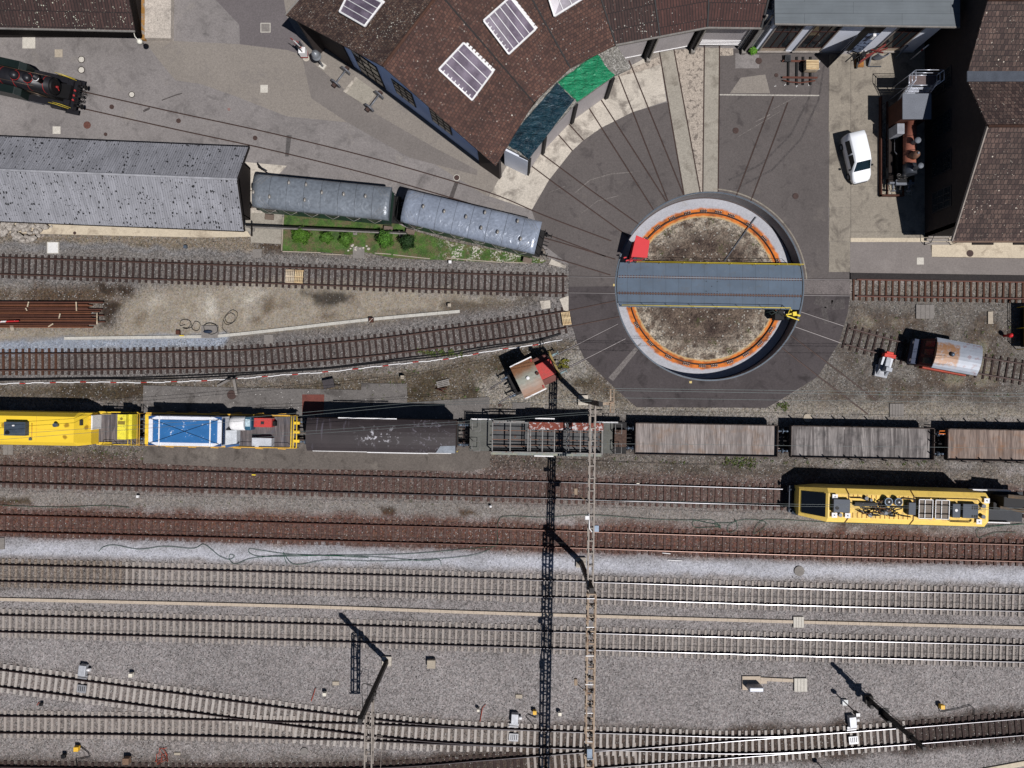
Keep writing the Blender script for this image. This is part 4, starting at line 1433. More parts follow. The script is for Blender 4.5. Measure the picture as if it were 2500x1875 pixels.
# door fronts under the inner eave (three open bays on the right)
for i in range(3, 6):
    a, b = IN[i] + rad[i] * 0.75, IN[i + 1] + rad[i + 1] * 0.75
    a.z = b.z = 0
    d = (b - a).normalized()
    mb = MB()
    mb.beam(a + d * 0.5 + Vector((0, 0, 2.55)), b - d * 0.5 + Vector((0, 0, 2.55)), 0.10, 4.3)
    dr = mb.part('door', m_door, t, True)
    mb = MB()
    nn = Vector((d.y, -d.x, 0))
    for z in ((0.55, 0.8, 1.05, 1.3) if i == 5 else (0.42,)):
        mb.beam(a + d * 0.55 + nn * 0.07 + Vector((0, 0, z)), b - d * 0.55 + nn * 0.07 + Vector((0, 0, z)), 0.05, 0.08)
    mb.part('door_rail', m_white, dr, True)
for i in range(3, 7):
    a = IN[i] + rad[i] * 0.5
    a.z = 0
    nn = -rad[i]
    tg = Vector((-rad[i].y, rad[i].x, 0))
    mb = MB()
    mb.beam(a - nn * 0.2 + Vector((0, 0, 0)), a - nn * 0.2 + Vector((0, 0, 4.7)), 0.7, 0.55, up=tg)
    mb.part('door_pillar', m_pillar, t, True)
    mb = MB()
    mb.beam(a + nn * 0.26 - tg * 0.12, a + nn * 0.26 - tg * 0.12 + Vector((0, 0, 4.6)), 0.14, 0.14, up=tg)
    mb.box((a.x + nn.x * 0.3, a.y + nn.y * 0.3, 0.2), (0.35, 0.35, 0.4))
    mb.part('down_pipe', m_gutter, t, True)
# flat porch roofs with tarpaulins
HP = 4.35
front_px = [(1290, 388), (1330, 332), (1408, 250), (1500, 184), (1541, 165)]
FR = [at(x, y, HP) for x, y in front_px]
back = [at(1232, 360, HP), at(1262, 322, HP), at(1361, 197, HP), at(1456, 133, HP), at(1506, 108, HP)]
mb = MB()
for i in range(4):
    plate(mb, [FR[i], FR[i + 1], back[i + 1] + rad[1] * 0.3, back[i] + rad[1] * 0.3], 0.3)
m_roofgrav = paving('roof gravel', C(132, 128, 120), 0.2, 1.0, grain=0.5, stone=0.08)
mb.part('porch_roof', m_roofgrav, t, True)
for i in range(4):
    a, b = Vector((FR[i].x, FR[i].y, 0)), Vector((FR[i + 1].x, FR[i + 1].y, 0))
    if i == 3:
        continue
    d = (b - a).normalized()
    nn = Vector((d.y, -d.x, 0))
    if nn.dot(rad[2]) > 0:
        nn = -nn
    mb = MB()
    a, b = a - nn * 0.15, b - nn * 0.15
    mb.beam(a + d * 0.1 + Vector((0, 0, 2.05)), b - d * 0.1 + Vector((0, 0, 2.05)), 0.12, 4.0)
    mb.part('door', m_door, t, True)
for i in range(4):
    a = Vector((FR[i].x, FR[i].y, 0))
    mb = MB()
    mb.beam(a + rad[1] * 0.35 + Vector((0, 0, 0)), a + rad[1] * 0.35 + Vector((0, 0, 4.1)), 1.0, 0.32, up=Vector((-rad[i].y, rad[i].x, 0)))
    mb.part('door_pillar', m_pillar, t, True)
a, b = Vector((FR[0].x, FR[0].y, 0)), Vector((back[0].x, back[0].y, 0))
MB().beam(a + Vector((0, 0, 2.0)), b + Vector((0, 0, 2.0)), 0.2, 4.0).part('porch_wall', m_plaster, t, True)
# skylights
m_sky = NT('translucent sheet')
cc = m_sky.mix(m_sky.ramp(m_sky.noise(0.9, 4), 0.4, 0.62), C(104, 92, 106), C(134, 122, 136))
cc = m_sky.scale(cc, m_sky.ramp(m_sky.noise(14, 2), 0.3, 0.7, 0.8, 1.2))
m_sky = m_sky.out(cc, 0.25, 0, 0.5)


def skylight(cs, z_in, bars):
    """cs: four photo corners; sits 20 cm proud of the roof plane through them"""
    P4 = []
    for (x, y) in cs:
        # intersect the view ray with the nearest inner bay plane
        best = None
        for i in range(6):
            for (A, B, Cc) in ((IN[i], IN[i + 1], RI[i]), (RI[i], RI[i + 1], OU[i])):
                nrm = (B - A).cross(Cc - A).normalized()
                o = Vector((0, 0, H))
                dd = (at(x, y, 0) - o)
                tt = (A - o).dot(nrm) / dd.dot(nrm)
                q = o + dd * tt
                best2 = (q - (A + B + Cc) / 3).length
                if 3.5 < q.z < 9.8 and (best is None or best2 < best[0]):
                    best = (best2, q)
        P4.append(best[1] + Vector((0, 0, 0.22)))
    mb = MB()
    plate(mb, P4, 0.2)
    g = mb.part('skylight', m_sky, t, True)
    a, b, c, d = P4
    mb = MB()
    up = Vector((0, 0, 0.05))
    for p, q in ((a, b), (b, c), (c, d), (d, a)):
        mb.beam(p + up, q + up, 0.13, 0.1)
    for k in range(1, bars):
        f = k / bars
        mb.beam(a.lerp(b, f) + up, d.lerp(c, f) + up, 0.05, 0.06)
    mb.part('frame', m_white, g, True)
    for p, q in ((a, d), (b, c)):
        mb = MB()
        for k in range(9):
            f = (k + 0.5) / 9
            e = p.lerp(q, f)
            o2 = (p - q).cross(Vector((0, 0, 1))).normalized() * 0.16
            mb.box(e + o2 * (1 if p is a else -1) * (-1 if (e + o2 - (a + b + c + d) / 4).length < (e - (a + b + c + d) / 4).length else 1) - Vector((0, 0, 0.08)), ((q - p).length / 9 + 0.02, 0.22, 0.04 + 0.004 * (k % 2)), math.atan2(q.y - p.y, q.x - p.x))
        mb.part('flashing', m_white, g, True)


skylight([(1132.6, 109), (1072.5, 173), (1153, 248), (1203.8, 179)], 6, 4)
skylight([(1245, -2), (1181, 55), (1242, 136), (1306.6, 76)], 6, 5)
skylight([(1395, -70), (1332, -22), (1353, 44), (1440, -10)], 6, 4)
skylight([(862, -30), (831, 33), (892, 68), (935, 12)], 6, 4)

# tarpaulins: wrinkled sheets lying on the porch roof
def tarp(name, label, mat, corners, nx_, ny_, z, seed, amp=0.10, drape=None):
    mb = MB()
    a, b, c, d = [Vector(p) for p in corners]
    vs, fs = [], []
    for j in range(ny_ + 1):
        for i in range(nx_ + 1):
            u, v = i / nx_, j / ny_
            p = a.lerp(b, u).lerp(d.lerp(c, u), v)
            w = fbm(np.array([p.x * 1.0]), np.array([p.y * 1.0]), 1.1, seed, 4)[0]
            fold = abs(math.sin(9 * u + 5 * v + 7 * w)) ** 2.5 * 0.7
            edge = min(u, 1 - u, v, 1 - v)
            sag = -0.14 if edge < 1e-6 else 0
            vs.append((p.x + (w - 0.5) * 0.25, p.y + (w - 0.5) * 0.25, p.z + 0.04 + amp * (1.6 * w + fold) + sag))
    for j in range(ny_):
        for i in range(nx_):
            q = j * (nx_ + 1) + i
            fs.append((q, q + 1, q + nx_ + 2, q + nx_ + 1))
    mb.add(vs, fs, 0, True)
    A, B, C3 = Vector(vs[0]), Vector(vs[1]), Vector(vs[nx_ + 1])
    if (B - A).cross(C3 - A).z < 0:
        mb.f = [f[::-1] for f in mb.f]
    return mb.solo(name, mat, label, 'tarpaulin')


m_tarpb = MT('dark teal tarpaulin', C(26, 60, 76), 0.30, sc=0.8, amp=0.35, c2=C(36, 76, 90), lo=0.4, hi=0.6, spec=0.5, fine=9)
m_tarpg = MT('emerald tarpaulin', C(24, 150, 100), 0.28, sc=0.8, amp=0.2, spec=0.5, fine=9)
for _m in (m_tarpb, m_tarpg):
    _k = NT('scratch')
    _k.mat, _k.t = _m, _m.node_tree
    _k.b = _m.node_tree.nodes['Principled BSDF']
    _mp = _k.n('ShaderNodeMapping')
    _mp.inputs['Rotation'].default_value = (0, 0, R(-50))
    _mp.inputs['Scale'].default_value = (0.6, 1.7, 1)
    _k.link(_k.pos(), _mp.inputs['Vector'])
    _k.bump(_k.noise(1.5, 5, 0.6, vec=_mp.outputs[0], dist=1.6), 1.0, 0.4)
tarp('tarpaulin', 'wrinkled dark teal tarpaulin on the roundhouse porch roof', m_tarpb,
     [at(1231, 352, HP), at(1361, 200, HP), at(1403, 243, HP), at(1292, 388, HP)], 60, 26, HP, 11)
tarp('tarpaulin', 'emerald green tarpaulin spread over the porch roof beside the teal one', m_tarpg,
     [at(1361, 199, HP), at(1457, 131, HP), at(1501, 184, HP), at(1408, 250, HP)], 44, 26, HP, 31)

# --- flat roofed annex with windows
HA = 6.0
t = thing('annex_building', 'white annex with a flat grey roof and tall windows beside the roundhouse', 'building', tuple(at(2080, 100)))
m = NT('grey roofing felt')
cc = m.scale(C(110, 117, 121), m.ramp(m.noise(0.5, 5, 0.6), 0.3, 0.7, 0.88, 1.12))
mp = m.n('ShaderNodeMapping')
mp.inputs['Scale'].default_value = (0.15, 6, 1)
m.link(m.pos(), mp.inputs['Vector'])
cc = m.scale(cc, m.ramp(m.noise(1.0, 3, vec=mp.outputs[0]), 0.3, 0.7, 0.9, 1.1))
bt = m.n('ShaderNodeTexBrick')
bt.inputs['Scale'].default_value = 1.0
bt.inputs['Brick Width'].default_value = 8.0
bt.inputs['Row Height'].default_value = 0.95
bt.inputs['Mortar Size'].default_value = 0.012
bt.inputs['Mortar Smooth'].default_value = 0.0
bt.inputs['Color1'].default_value = bt.inputs['Color2'].default_value = (1, 1, 1, 1)
bt.inputs['Mortar'].default_value = (0.45, 0.45, 0.45, 1)
m.link(m.pos(), bt.inputs['Vector'])
cc = m.mix(1.0, cc, bt.outputs['Color'], 'MULTIPLY')
m_felt = m.out(cc, 0.8)
rp = [at(1892, 57, HA), at(2344, 65, HA), at(2344, -330, HA), at(1886, -330, HA)]
mb = MB()
plate(mb, rp, 0.22)
mb.part('roof', m_felt, t, True)
mb = MB()
mb.beam(rp[0] + Vector((0, -0.05, -0.05)), rp[1] + Vector((0, -0.05, -0.05)), 0.1, 0.14)
mb.part('gutter', m_gutter, t, True)
fy = at(1900, 127).y          # facade line
fx0, fx1 = at(1840, 0).x, at(2228, 0).x
mb = MB()
mb.bx(fx0, fx1, fy, fy + 14, 0, HA - 0.25)
wall = mb.part('wall', m_plaster, t, True)
dirv = Vector((1, 0, 0))
MB().bx(fx0, fx1, fy - 0.05, fy + 0.0, 0, 0.25).part('plinth', MT('grey plinth', C(196, 194, 194)), t, True)
# windows: photo x at the sill, measured on the facade
for k, (xa, xb) in enumerate(((1851, 1910), (1936, 1996), (2130, 2186))):
    x0, x1 = at(xa, 0).x, at(xb, 0).x
    mb = MB()
    for bx_ in ((x0 - 0.12, x0, 0.35, 5.1), (x1, x1 + 0.12, 0.35, 5.1)):
        mb.bx(bx_[0], bx_[1], fy - 0.10, fy + 0.02, bx_[2], bx_[3])
    mb.bx(x0 - 0.12, x1 + 0.12, fy - 0.10, fy + 0.02, 5.1, 5.25)
    mb.bx(x0 - 0.2, x1 + 0.2, fy - 0.22, fy + 0.02, 0.28, 0.35)
    win = mb.part('window', m_frame, t, True)
    MB().bx(x0, x1, fy - 0.035, fy - 0.004, 0.35, 5.1).part('pane', m_glass, win, True)
    mb = MB()
    w = x1 - x0
    for f in (0.0, 0.33, 0.66, 1.0):
        xc = x0 + 0.05 + (w - 0.1) * f
        mb.bx(xc - 0.045, xc + 0.045, fy - 0.075, fy - 0.02, 0.9, 5.1)
    mb.bx(x0, x1, fy - 0.07, fy - 0.022, 3.6, 3.7)
    mb.bx(x0, x1, fy - 0.07, fy - 0.022, 0.85, 0.95)
    mb.part('glazing_bars', m_bars, win, True)
    MB().bx(x0 + 0.02, x1 - 0.02, fy - 0.06, fy - 0.037, 0.36, 0.85).part('sill_panel', m_sill, win, True)
xa, xb = at(2052, 0).x, at(2100, 0).x
mb = MB()
mb.bx(xa, xb, fy - 0.04, fy - 0.004, 0.05, 4.4)
dr = mb.part('door', m_blk, t, True)
m_poster = MT('door mural', C(120, 134, 160), 0.6, sc=1.5, amp=0.2, c2=C(52, 60, 84), lo=0.48, hi=0.54, sc2=2.6)
MB().bx(xa + 0.75, xb - 0.05, fy - 0.07, fy - 0.044, 0.1, 3.4).part('door_panel', m_poster, dr, True)
mb = MB()
c = Vector((xa, fy - 0.05, 1.6))
mb.beam(c, c + Vector((-1.2, -1.4, 0)), 0.07, 3.1)
leaf = mb.part('door_leaf', MT('blue black door', C(36, 42, 58), 0.5), t, True)
mb = MB()
e = c + Vector((-0.7, -0.8, 0)) + Vector((0.04, -0.035, 0))
mb.beam(e + Vector((-0.25, -0.29, 0.8)), e + Vector((0.25, 0.29, 0.8)), 0.03, 0.5)
mb.cyl(e + Vector((0, 0, 0.1)), e + Vector((0.04, -0.035, 0.1)), 0.16, n=14)
mb.part('notice', MT('pale notice', C(150, 154, 160), 0.6), leaf, True)
# service strip, pipes and hood between roundhouse and annex
mb = MB()
x0 = at(1862, 0).x
for k, xx in enumerate((1817, 1829, 1846)):
    p = at(xx, 124)
    mb.beam((p.x, p.y + 0.2, 0), (p.x, p.y + 0.2, 5.6), 0.14, 0.14)
mb.part('down_pipe', m_gutter, t, True)
mb = MB()
mb.bx(at(1800, 0).x, fx0 - 0.01, fy + 0.25, fy + 6, 0, 4.2)
mb.part('link_wall', MT('grey link wall', C(150, 148, 146), 0.85), t, True)
mb = MB()
p = at(1876, 28, 4.4)
mb.bx(p.x - 0.3, p.x + 0.35, p.y - 0.6, p.y + 0.1, 4.0, 4.5)
mb.beam((p.x - 0.1, p.y - 0.7, 3.2), (p.x + 0.2, p.y - 0.5, 4.2), 0.18, 0.18)
mb.part('vent_hood', m_white, t, True)
mb = MB()
p = at(2133, 77, 3.2)
mb.box((p.x, fy - 0.15, 3.1), (0.25, 0.3, 0.6))
mb.part('wall_lamp', m_white, t, True)

# --- brick workshop on the right, two tiled gables
xw = 999 / PPM
gpx = lambda y: (937.5 - y) / PPM
t = thing('brick_workshop', 'dark brick workshop with two brown tiled gable roofs on the right edge', 'building', (xw + 15, gpx(420), 0))
XE = xw + 40
ye, hr, hv, he = gpx(613), 8.7, 6.15, 4.4
ridge1, valley, ridge2, north = gpx(396), gpx(264), gpx(131), gpx(-10)
for (ya, za, yb_, zb) in ((ye, he, ridge1, hr), (ridge1, hr, valley + 0.0, hv), (valley, hv, ridge2, hr), (ridge2, hr, north, hv)):
    mb = MB()
    plate(mb, [Vector((xw, ya, za)), Vector((XE, ya, za)), Vector((XE, yb_, zb)), Vector((xw, yb_, zb))], 0.15)
    mb.part('roof', m_tile_r, t, True, uv=True)
mb = MB()
plate(mb, [Vector((xw - 0.1, valley - 0.42, hv + 0.28)), Vector((XE, valley - 0.42, hv + 0.28)), Vector((XE, valley + 0.42, hv + 0.28)), Vector((xw - 0.1, valley + 0.42, hv + 0.28))], 0.12)
mb.part('valley_gutter', MT('grey valley lead', C(92, 98, 108), 0.5, 0.3, sc=1.5), t, True)
for y in (ridge1, ridge2):
    MB().tube([(xw - 0.02, y, hr + 0.02), (XE, y, hr + 0.02)], 0.13, 8).part('ridge', m_ridge, t, True)
mb = MB()
mb.beam((xw - 0.03, ye, he - 0.05), (xw - 0.03, ridge1, hr - 0.05), 0.1, 0.22)
mb.part('verge_board', MT('pale verge', C(150, 140, 130), 0.8), t, True)
MB().beam((xw, ye - 0.06, he - 0.05), (XE, ye - 0.06, he - 0.05), 0.13, 0.12).part('gutter', MT('copper gutter', C(120, 96, 80), 0.5, 0.2), t, True)
wx = xw + 0.3
pr = [(ye + 1.25, 0), (ye + 1.25, he + 0.4), (ridge1, hr - 0.3), (valley, hv - 0.25), (ridge2, hr - 0.3), (north - 0.5, hv - 0.1), (north - 0.5, 0)]
mb = MB()
k = len(pr)
vs = [(wx, y, z) for y, z in pr] + [(wx + 0.4, y, z) for y, z in pr]
mb.add(vs, [(0, 1, 2, 3), (0, 3, 4, 6), (4, 5, 6), (k + 3, k + 2, k + 1, k), (k + 6, k + 4, k + 3, k), (k + 6, k + 5, k + 4)])
mb.bx(wx, XE, ye + 1.25, ye + 1.6, 0, he + 0.2)
mb.part('wall', m_brick, t, True, uv=True)
for py in (230, 330, 420, 505):
    y = gpx(py)
    mb = MB()
    mb.bx(wx - 0.06, wx + 0.02, y - 0.9, y + 0.9, 1.2, 3.8)
    win = mb.part('window', m_darkgrey, t, True)
    MB().bx(wx - 0.08, wx - 0.062, y - 0.8, y + 0.8, 1.3, 3.7).part('pane', m_glass, win, True)
    mb = MB()
    for f in (-0.3, 0.3):
        mb.bx(wx - 0.11, wx - 0.082, y + f - 0.03, y + f + 0.03, 1.3, 3.7)
    for z in (2.1, 2.9):
        mb.bx(wx - 0.108, wx - 0.082, y - 0.8, y + 0.8, z - 0.03, z + 0.03)
    mb.part('glazing_bars', m_darkgrey, win, True)
mb = MB()
for px in (2372, 2472, 2575):
    x = at(px, 0).x
    mb.bx(x, x + 1.9, ye + 0.55, ye + 1.24, 0, 0.15)  # dark low pad in place of the shadow below the eave
    mb.beam((x + 0.2, ye + 1.2, 2.6), (x + 0.2, ye + 0.1, 4.0), 0.16, 0.16)
mb.part('eave_bracket_shade', m_darkwood, t, True)
# outside stair with a rail at the corner of the workshop
c = at(2275, 590)
t = thing('corner_steps', 'small steel steps with a handrail at the workshop corner', 'steps', (c.x, c.y, 0))
mb = MB()
for k in range(4):
    mb.bx(-0.7 + 0.05 * k, 1.6, -0.3 + 0.28 * k, -0.3 + 0.28 * (k + 1) - 0.04, 0.1 + 0.17 * k, 0.15 + 0.17 * k)
mb.part('treads', m_frame, t)
mb = MB()
mb.tube([(-0.7, -0.3, 0), (-0.7, -0.3, 1.0), (-0.4, 1.3, 1.8), (-0.4, 1.3, 0)], 0.03)
mb.tube([(1.6, -0.3, 0), (1.6, -0.3, 1.0), (1.6, 1.0, 1.8)], 0.03)
mb.part('handrail', m_darkgrey, t)

# ================================================================== ROLLING STOCK
m_under = MT('sooty underframe', C(38, 35, 35), 0.7, sc=2)
m_buf = MT('buffer steel blue grey', C(104, 118, 134), 0.4, 0.4, sc=2)
m_wheel = MT('wheel steel', C(70, 66, 64), 0.45, 0.5, sc=2)


def planks(name, c1, c2, dark, ax='X', w=5.0):
    m = NT(name)
    mp_ = m.n('ShaderNodeMapping')
    mp_.inputs['Scale'].default_value = (w, 0.22, 1) if ax == 'X' else (0.22, w, 1)
    m.link(m.pos(), mp_.inputs['Vector'])
    d_, r_, g_, b_ = m.voro(1.0, mp_.outputs[0])
    c_ = m.mix(r_, c1, c2)
    c_ = m.mix(m.ramp(m.noise(0.8, 5, 0.65), 0.5, 0.72, 0, 0.8), c_, dark)
    mp2 = m.n('ShaderNodeMapping')
    mp2.inputs['Scale'].default_value = (16, 1.2, 1) if ax == 'X' else (1.2, 16, 1)
    m.link(m.pos(), mp2.inputs['Vector'])
    c_ = m.scale(c_, m.ramp(m.noise(1.0, 3, vec=mp2.outputs[0]), 0.3, 0.7, 0.62, 1.35))
    return m.out(c_, 0.85)


m_wood1 = planks('pink grey planks', C(156, 146, 140), C(124, 114, 109), C(138, 112, 92))
m_wood2 = planks('dark grey planks', C(146, 139, 135), C(94, 87, 85), C(60, 57, 57))
m_wood3 = planks('brown planks', C(148, 130, 118), C(116, 98, 88), C(142, 100, 66))
m_wood4 = planks('deck boards', C(122, 112, 110), C(88, 80, 80), C(84, 90, 104))
m_wood5 = planks('pallet wood', C(206, 190, 164), C(176, 156, 128), C(150, 130, 104), 'Y', 7)


def wheelset(t, x, r=0.46, z0=0.22):
    mb = MB()
    mb.cyl((x, -0.95, z0 + r), (x, 0.95, z0 + r), 0.07, n=10)
    for s in (-1, 1):
        mb.cyl((x, s * 0.69, z0 + r), (x, s * 0.82, z0 + r), r, n=24)
        mb.cyl((x, s * 0.66, z0 + r), (x, s * 0.69, z0 + r), r + 0.03, n=24)
    return mb.part('wheelset', m_wheel, t)


def buffers(t, xe, dirn, z=1.05, mat=None, y=0.88):
    for s in (-1, 1):
        mb = MB()
        mb.cyl((xe, s * y, z), (xe + dirn * 0.36, s * y, z), 0.11, 0.09, n=12)
        mb.cyl((xe + dirn * 0.36, s * y, z), (xe + dirn * 0.58, s * y, z), 0.06, n=10)
        mb.cyl((xe + dirn * 0.57, s * y, z), (xe + dirn * 0.62, s * y, z), 0.22, n=16)
        mb.part('buffer', mat or m_buf, t)
    mb = MB()
    mb.beam((xe, 0, z - 0.05), (xe + dirn * 0.45, 0, z - 0.2), 0.12, 0.08)
    mb.tube([(xe, 0.3, z), (xe + dirn * 0.3, 0.35, z - 0.35), (xe + dirn * 0.5, 0.3, z - 0.2)], 0.03)
    mb.tube([(xe, -0.3, z), (xe + dirn * 0.3, -0.35, z - 0.35), (xe + dirn * 0.5, -0.3, z - 0.2)], 0.03)
    mb.part('coupling', m_under, t)


def on_row(px):
    y = float(np.interp(px, [p[0] for p in TW], [p[1] for p in TW]))
    return at(px, y), -0.019


def flat_wagon(px, label, wood, stakes, group='open flat wagons'):
    p, a = on_row(px)
    t = thing('flat_wagon', label, 'wagon', tuple(p), a, group)
    L, W = 12.55, 2.78
    MB().bx(-L / 2, L / 2, -W / 2 + 0.06, W / 2 - 0.06, 1.22, 1.30).part('deck', wood, t)
    mb = MB()
    mb.bx(-L / 2, L / 2, -0.95, -0.7, 0.85, 1.215)
    mb.bx(-L / 2, L / 2, 0.7, 0.95, 0.85, 1.215)
    for x in (-L / 2 + 0.1, -2, 2, L / 2 - 0.1):
        mb.bx(x - 0.1, x + 0.1, -W / 2 + 0.05, W / 2 - 0.05, 0.9, 1.214)
    mb.part('underframe', m_under, t)
    for s in (-1, 1):
        MB().bx(-L / 2, L / 2, s * W / 2 - 0.03, s * W / 2 + 0.03, 1.0, 1.66).part('side_board', m_wb, t)
        MB().bx(s * L / 2 - 0.03, s * L / 2 + 0.03, -W / 2 + 0.031, W / 2 - 0.031, 1.0, 1.70 if s > 0 else 1.5).part('end_board', m_wb, t)
    if stakes:
        for s in (-1, 1):
            for x in (-5.1, -3.1, -1.2, -0.2, 1.8, 3.7):
                MB().bx(x - 0.04, x + 0.04, s * (W / 2 + 0.07) - 0.04, s * (W / 2 + 0.07) + 0.04, 1.0, 2.25).part('stake', m_under, t)
        for y in (-0.9, 0.2, 0.9):
            MB().bx(L / 2 - 0.11, L / 2 - 0.04, y - 0.04, y + 0.04, 1.3, 2.0).part('stake', m_under, t)
    for x in (-4.2, 4.2):
        wheelset(t, x)
    buffers(t, L / 2 + 0.02, 1)
    buffers(t, -L / 2 - 0.02, -1)
    return t


m_wb = MT('dull brown side board', C(94, 82, 76), 0.75, sc=2, c2=C(70, 56, 50))
flat_wagon(1713, 'flat wagon with a pinkish plank floor and no stakes, next to the frame wagon', m_wood1, False)
flat_wagon(2084.5, 'flat wagon with dark grey planks and side stakes, middle of the three flats', m_wood2, True)
flat_wagon(2458, 'flat wagon with brown planks and stakes cut off by the right edge', m_wood3, True)
MB().tube([at(2306, 1052, 1.2), at(2294, 1052, 1.35), at(2292, 1059, 1.35), at(2310, 1059, 1.2)], 0.045).solo('brake_hose', MT('orange hose', C(226, 120, 40), 0.5), 'small orange looped hose at the end of the last flat wagon', 'hose')

# --- frame wagon
p, a = on_row(1336)
t = thing('frame_wagon', 'open frame wagon with grey bays and a rust red and white top panel', 'wagon', tuple(p), a)
m_fr = MT('weathered grey frame', C(138, 136, 132), 0.6, sc=2, c2=C(110, 70, 50), lo=0.56, hi=0.66)
m_bay = MT('grey bay floor', C(92, 92, 92), 0.8, sc=1.2, amp=0.25, c2=C(112, 72, 50), lo=0.6, hi=0.72)
m_bay2 = MT('greenish bay', C(104, 104, 98), 0.8, sc=1.2, amp=0.2, c2=C(104, 98, 66), lo=0.6, hi=0.72)
m_rw = MT('rust and flaking white', C(136, 62, 42), 0.7, sc=1, c2=C(190, 184, 182), lo=0.55, hi=0.57, sc2=3.0)
m_sidegreen = MT('pale green side', C(126, 134, 131), 0.7, sc=1.2, c2=C(150, 150, 130))
L, W = 13.95, 2.8
MB().bx(-L / 2, L / 2, -W / 2, W / 2, 0.95, 1.25).part('underframe', m_under, t)
MB().bx(-4.9, 4.6, -W / 2 + 0.1, W / 2 - 0.1, 1.25, 1.32).part('bay_floor', m_bay, t)
for x0, x1, mt in ((-6.95, -5.0, m_bay2), (4.7, 5.75, m_bay2)):
    MB().bx(x0, x1, -W / 2 + 0.03, W / 2 - 0.03, 1.25, 1.4).part('end_platform', mt, t)
MB().bx(5.85, 6.9, -0.75, 0.75, 1.25, 1.75).part('rusty_tank', MT('brown wrinkled sheet', C(92, 70, 58), 0.8, sc=5, amp=0.5), t)
mb = MB()
for z, w in ((2.75, 1.28), (1.95, 1.35)):
    for s in (-1, 1):
        mb.bx(-4.9, 4.65, s * w - 0.045, s * w + 0.045, z, z + 0.09)
for x in (-4.9, -3.35, -1.8, 0.0, 1.0, 1.2, 2.2, 3.4, 4.65) if False else (-4.9, -3.35, -1.8, -1.6, -0.55, 0.5, 1.55, 1.75, 2.75, 3.7, 4.65):
    mb.bx(x - 0.045, x + 0.045, -1.3, 1.3, 2.62, 2.72)
    for s in (-1, 1):
        mb.bx(x - 0.04, x + 0.04, s * 1.34 - 0.04, s * 1.34 + 0.04, 1.3, 2.75)
for x0, x1 in ((-6.7, -6.0), (5.85, 6.4)):
    for s in (-1, 1):
        mb.tube([(x0, s * 0.45, 1.4), (x0, s * 0.45, 2.2), (x0, s * 1.3, 2.2), (x0, s * 1.3, 1.4)], 0.035)
        mb.tube([(x0, s * 0.45, 2.2), (x1, s * 0.45, 2.2), (x1, s * 1.3, 2.2), (x0, s * 1.3, 2.2)], 0.035)
mb.part('frame', m_fr, t)
for x0, x1 in ((-1.75, 1.45), (1.7, 4.7)):
    MB().bx(x0, x1, 0.72, 1.36, 2.84, 2.90).part('top_panel', m_rw, t)
mb = MB()
for y in (0.55, -0.25, -0.8):
    mb.bx(-4.85, -1.8, y - 0.03, y + 0.03, 2.2, 2.28)
    mb.bx(-1.6, 4.65, y * 0.9 - 0.025, y * 0.9 + 0.025, 2.0, 2.06)
mb.part('cross_rail', MT('rusty rail', C(126, 88, 66), 0.7, sc=2), t)
MB().bx(-5.0, 4.7, -1.62, -1.42, 1.0, 1.95).part('side_panel', m_sidegreen, t)
for q in ((-1.2, 0.5, 1.6, 1.7, 2.1, 2.25), (-1.2, 0.5, -1.75, -1.65, 1.5, 1.65), (-6.9, -4.9, 1.4, 1.5, 1.4, 1.5), (4.0, 6.0, 1.4, 1.5, 2.6, 2.68)):
    MB().bx(*q).part('white_rail', m_white, t)
for x in (-5.2, -3.4, 3.4, 5.2):
    wheelset(t, x, 0.42)
buffers(t, L / 2, 1)
buffers(t, -L / 2, -1)

# --- covered wagon with the dark roof
p, a = on_row(950)
t = thing('covered_wagon', 'covered wagon with a long purple brown roof streaked with white', 'wagon', tuple(p), a)
L, W = 12.75, 2.8
m = NT('purple brown roof sheet')
cc = m.scale(C(60, 50, 51), m.ramp(m.noise(0.8, 4), 0.3, 0.7, 0.85, 1.15))
oc = m.n('ShaderNodeTexCoord').outputs['Object']
sp = m.n('ShaderNodeSeparateXYZ')
m.link(oc, sp.inputs[0])
mid = m.math('MULTIPLY', m.ramp(m.math('ABSOLUTE', m.math('ADD', sp.outputs['X'], 0.2), 0), 2.2, 0.4), m.ramp(m.math('ABSOLUTE', sp.outputs['Y'], 0), 1.0, 0.2))
cc = m.mix(m.math('MULTIPLY', mid, m.ramp(m.noise(2.6, 5, 0.65), 0.56, 0.63)), cc, C(190, 187, 192))
lft = m.math('MULTIPLY', m.ramp(m.math('ABSOLUTE', m.math('SUBTRACT', sp.outputs['X'], 4.2), 0), 2.4, 0.5), m.ramp(m.noise(1.9, 5, 0.7, dist=1.5), 0.55, 0.66, 0, 0.6))
cc = m.mix(lft, cc, C(150, 144, 156))
mp_ = m.n('ShaderNodeMapping')
mp_.inputs['Scale'].default_value = (3.2, 0.35, 1)
m.link(m.pos(), mp_.inputs['Vector'])
cc = m.mix(m.math('MULTIPLY', m.ramp(m.noise(1.0, 4, vec=mp_.outputs[0]), 0.6, 0.75, 0, 0.45), m.ramp(sp.outputs['X'], 1.5, -4.5)), cc, C(140, 134, 150))
cc = m.scale(cc, m.ramp(m.noise(12, 3), 0.3, 0.7, 0.82, 1.18))
m_roofp = m.out(cc, 0.6)
secs = []
for x in (-L / 2, L / 2):
    secs.append([(x, W / 2 * math.sin(R(u)) / math.sin(R(32)), 4.02 + 0.45 * (math.cos(R(u)) - 1) / (1 - math.cos(R(32))) * 0.9) for u in range(-32, 33, 8)] + [(x, W / 2, 3.5), (x, -W / 2, 3.5)])
mb = MB().loft(secs, 0, False)
mb.part('roof', m_roofp, t)
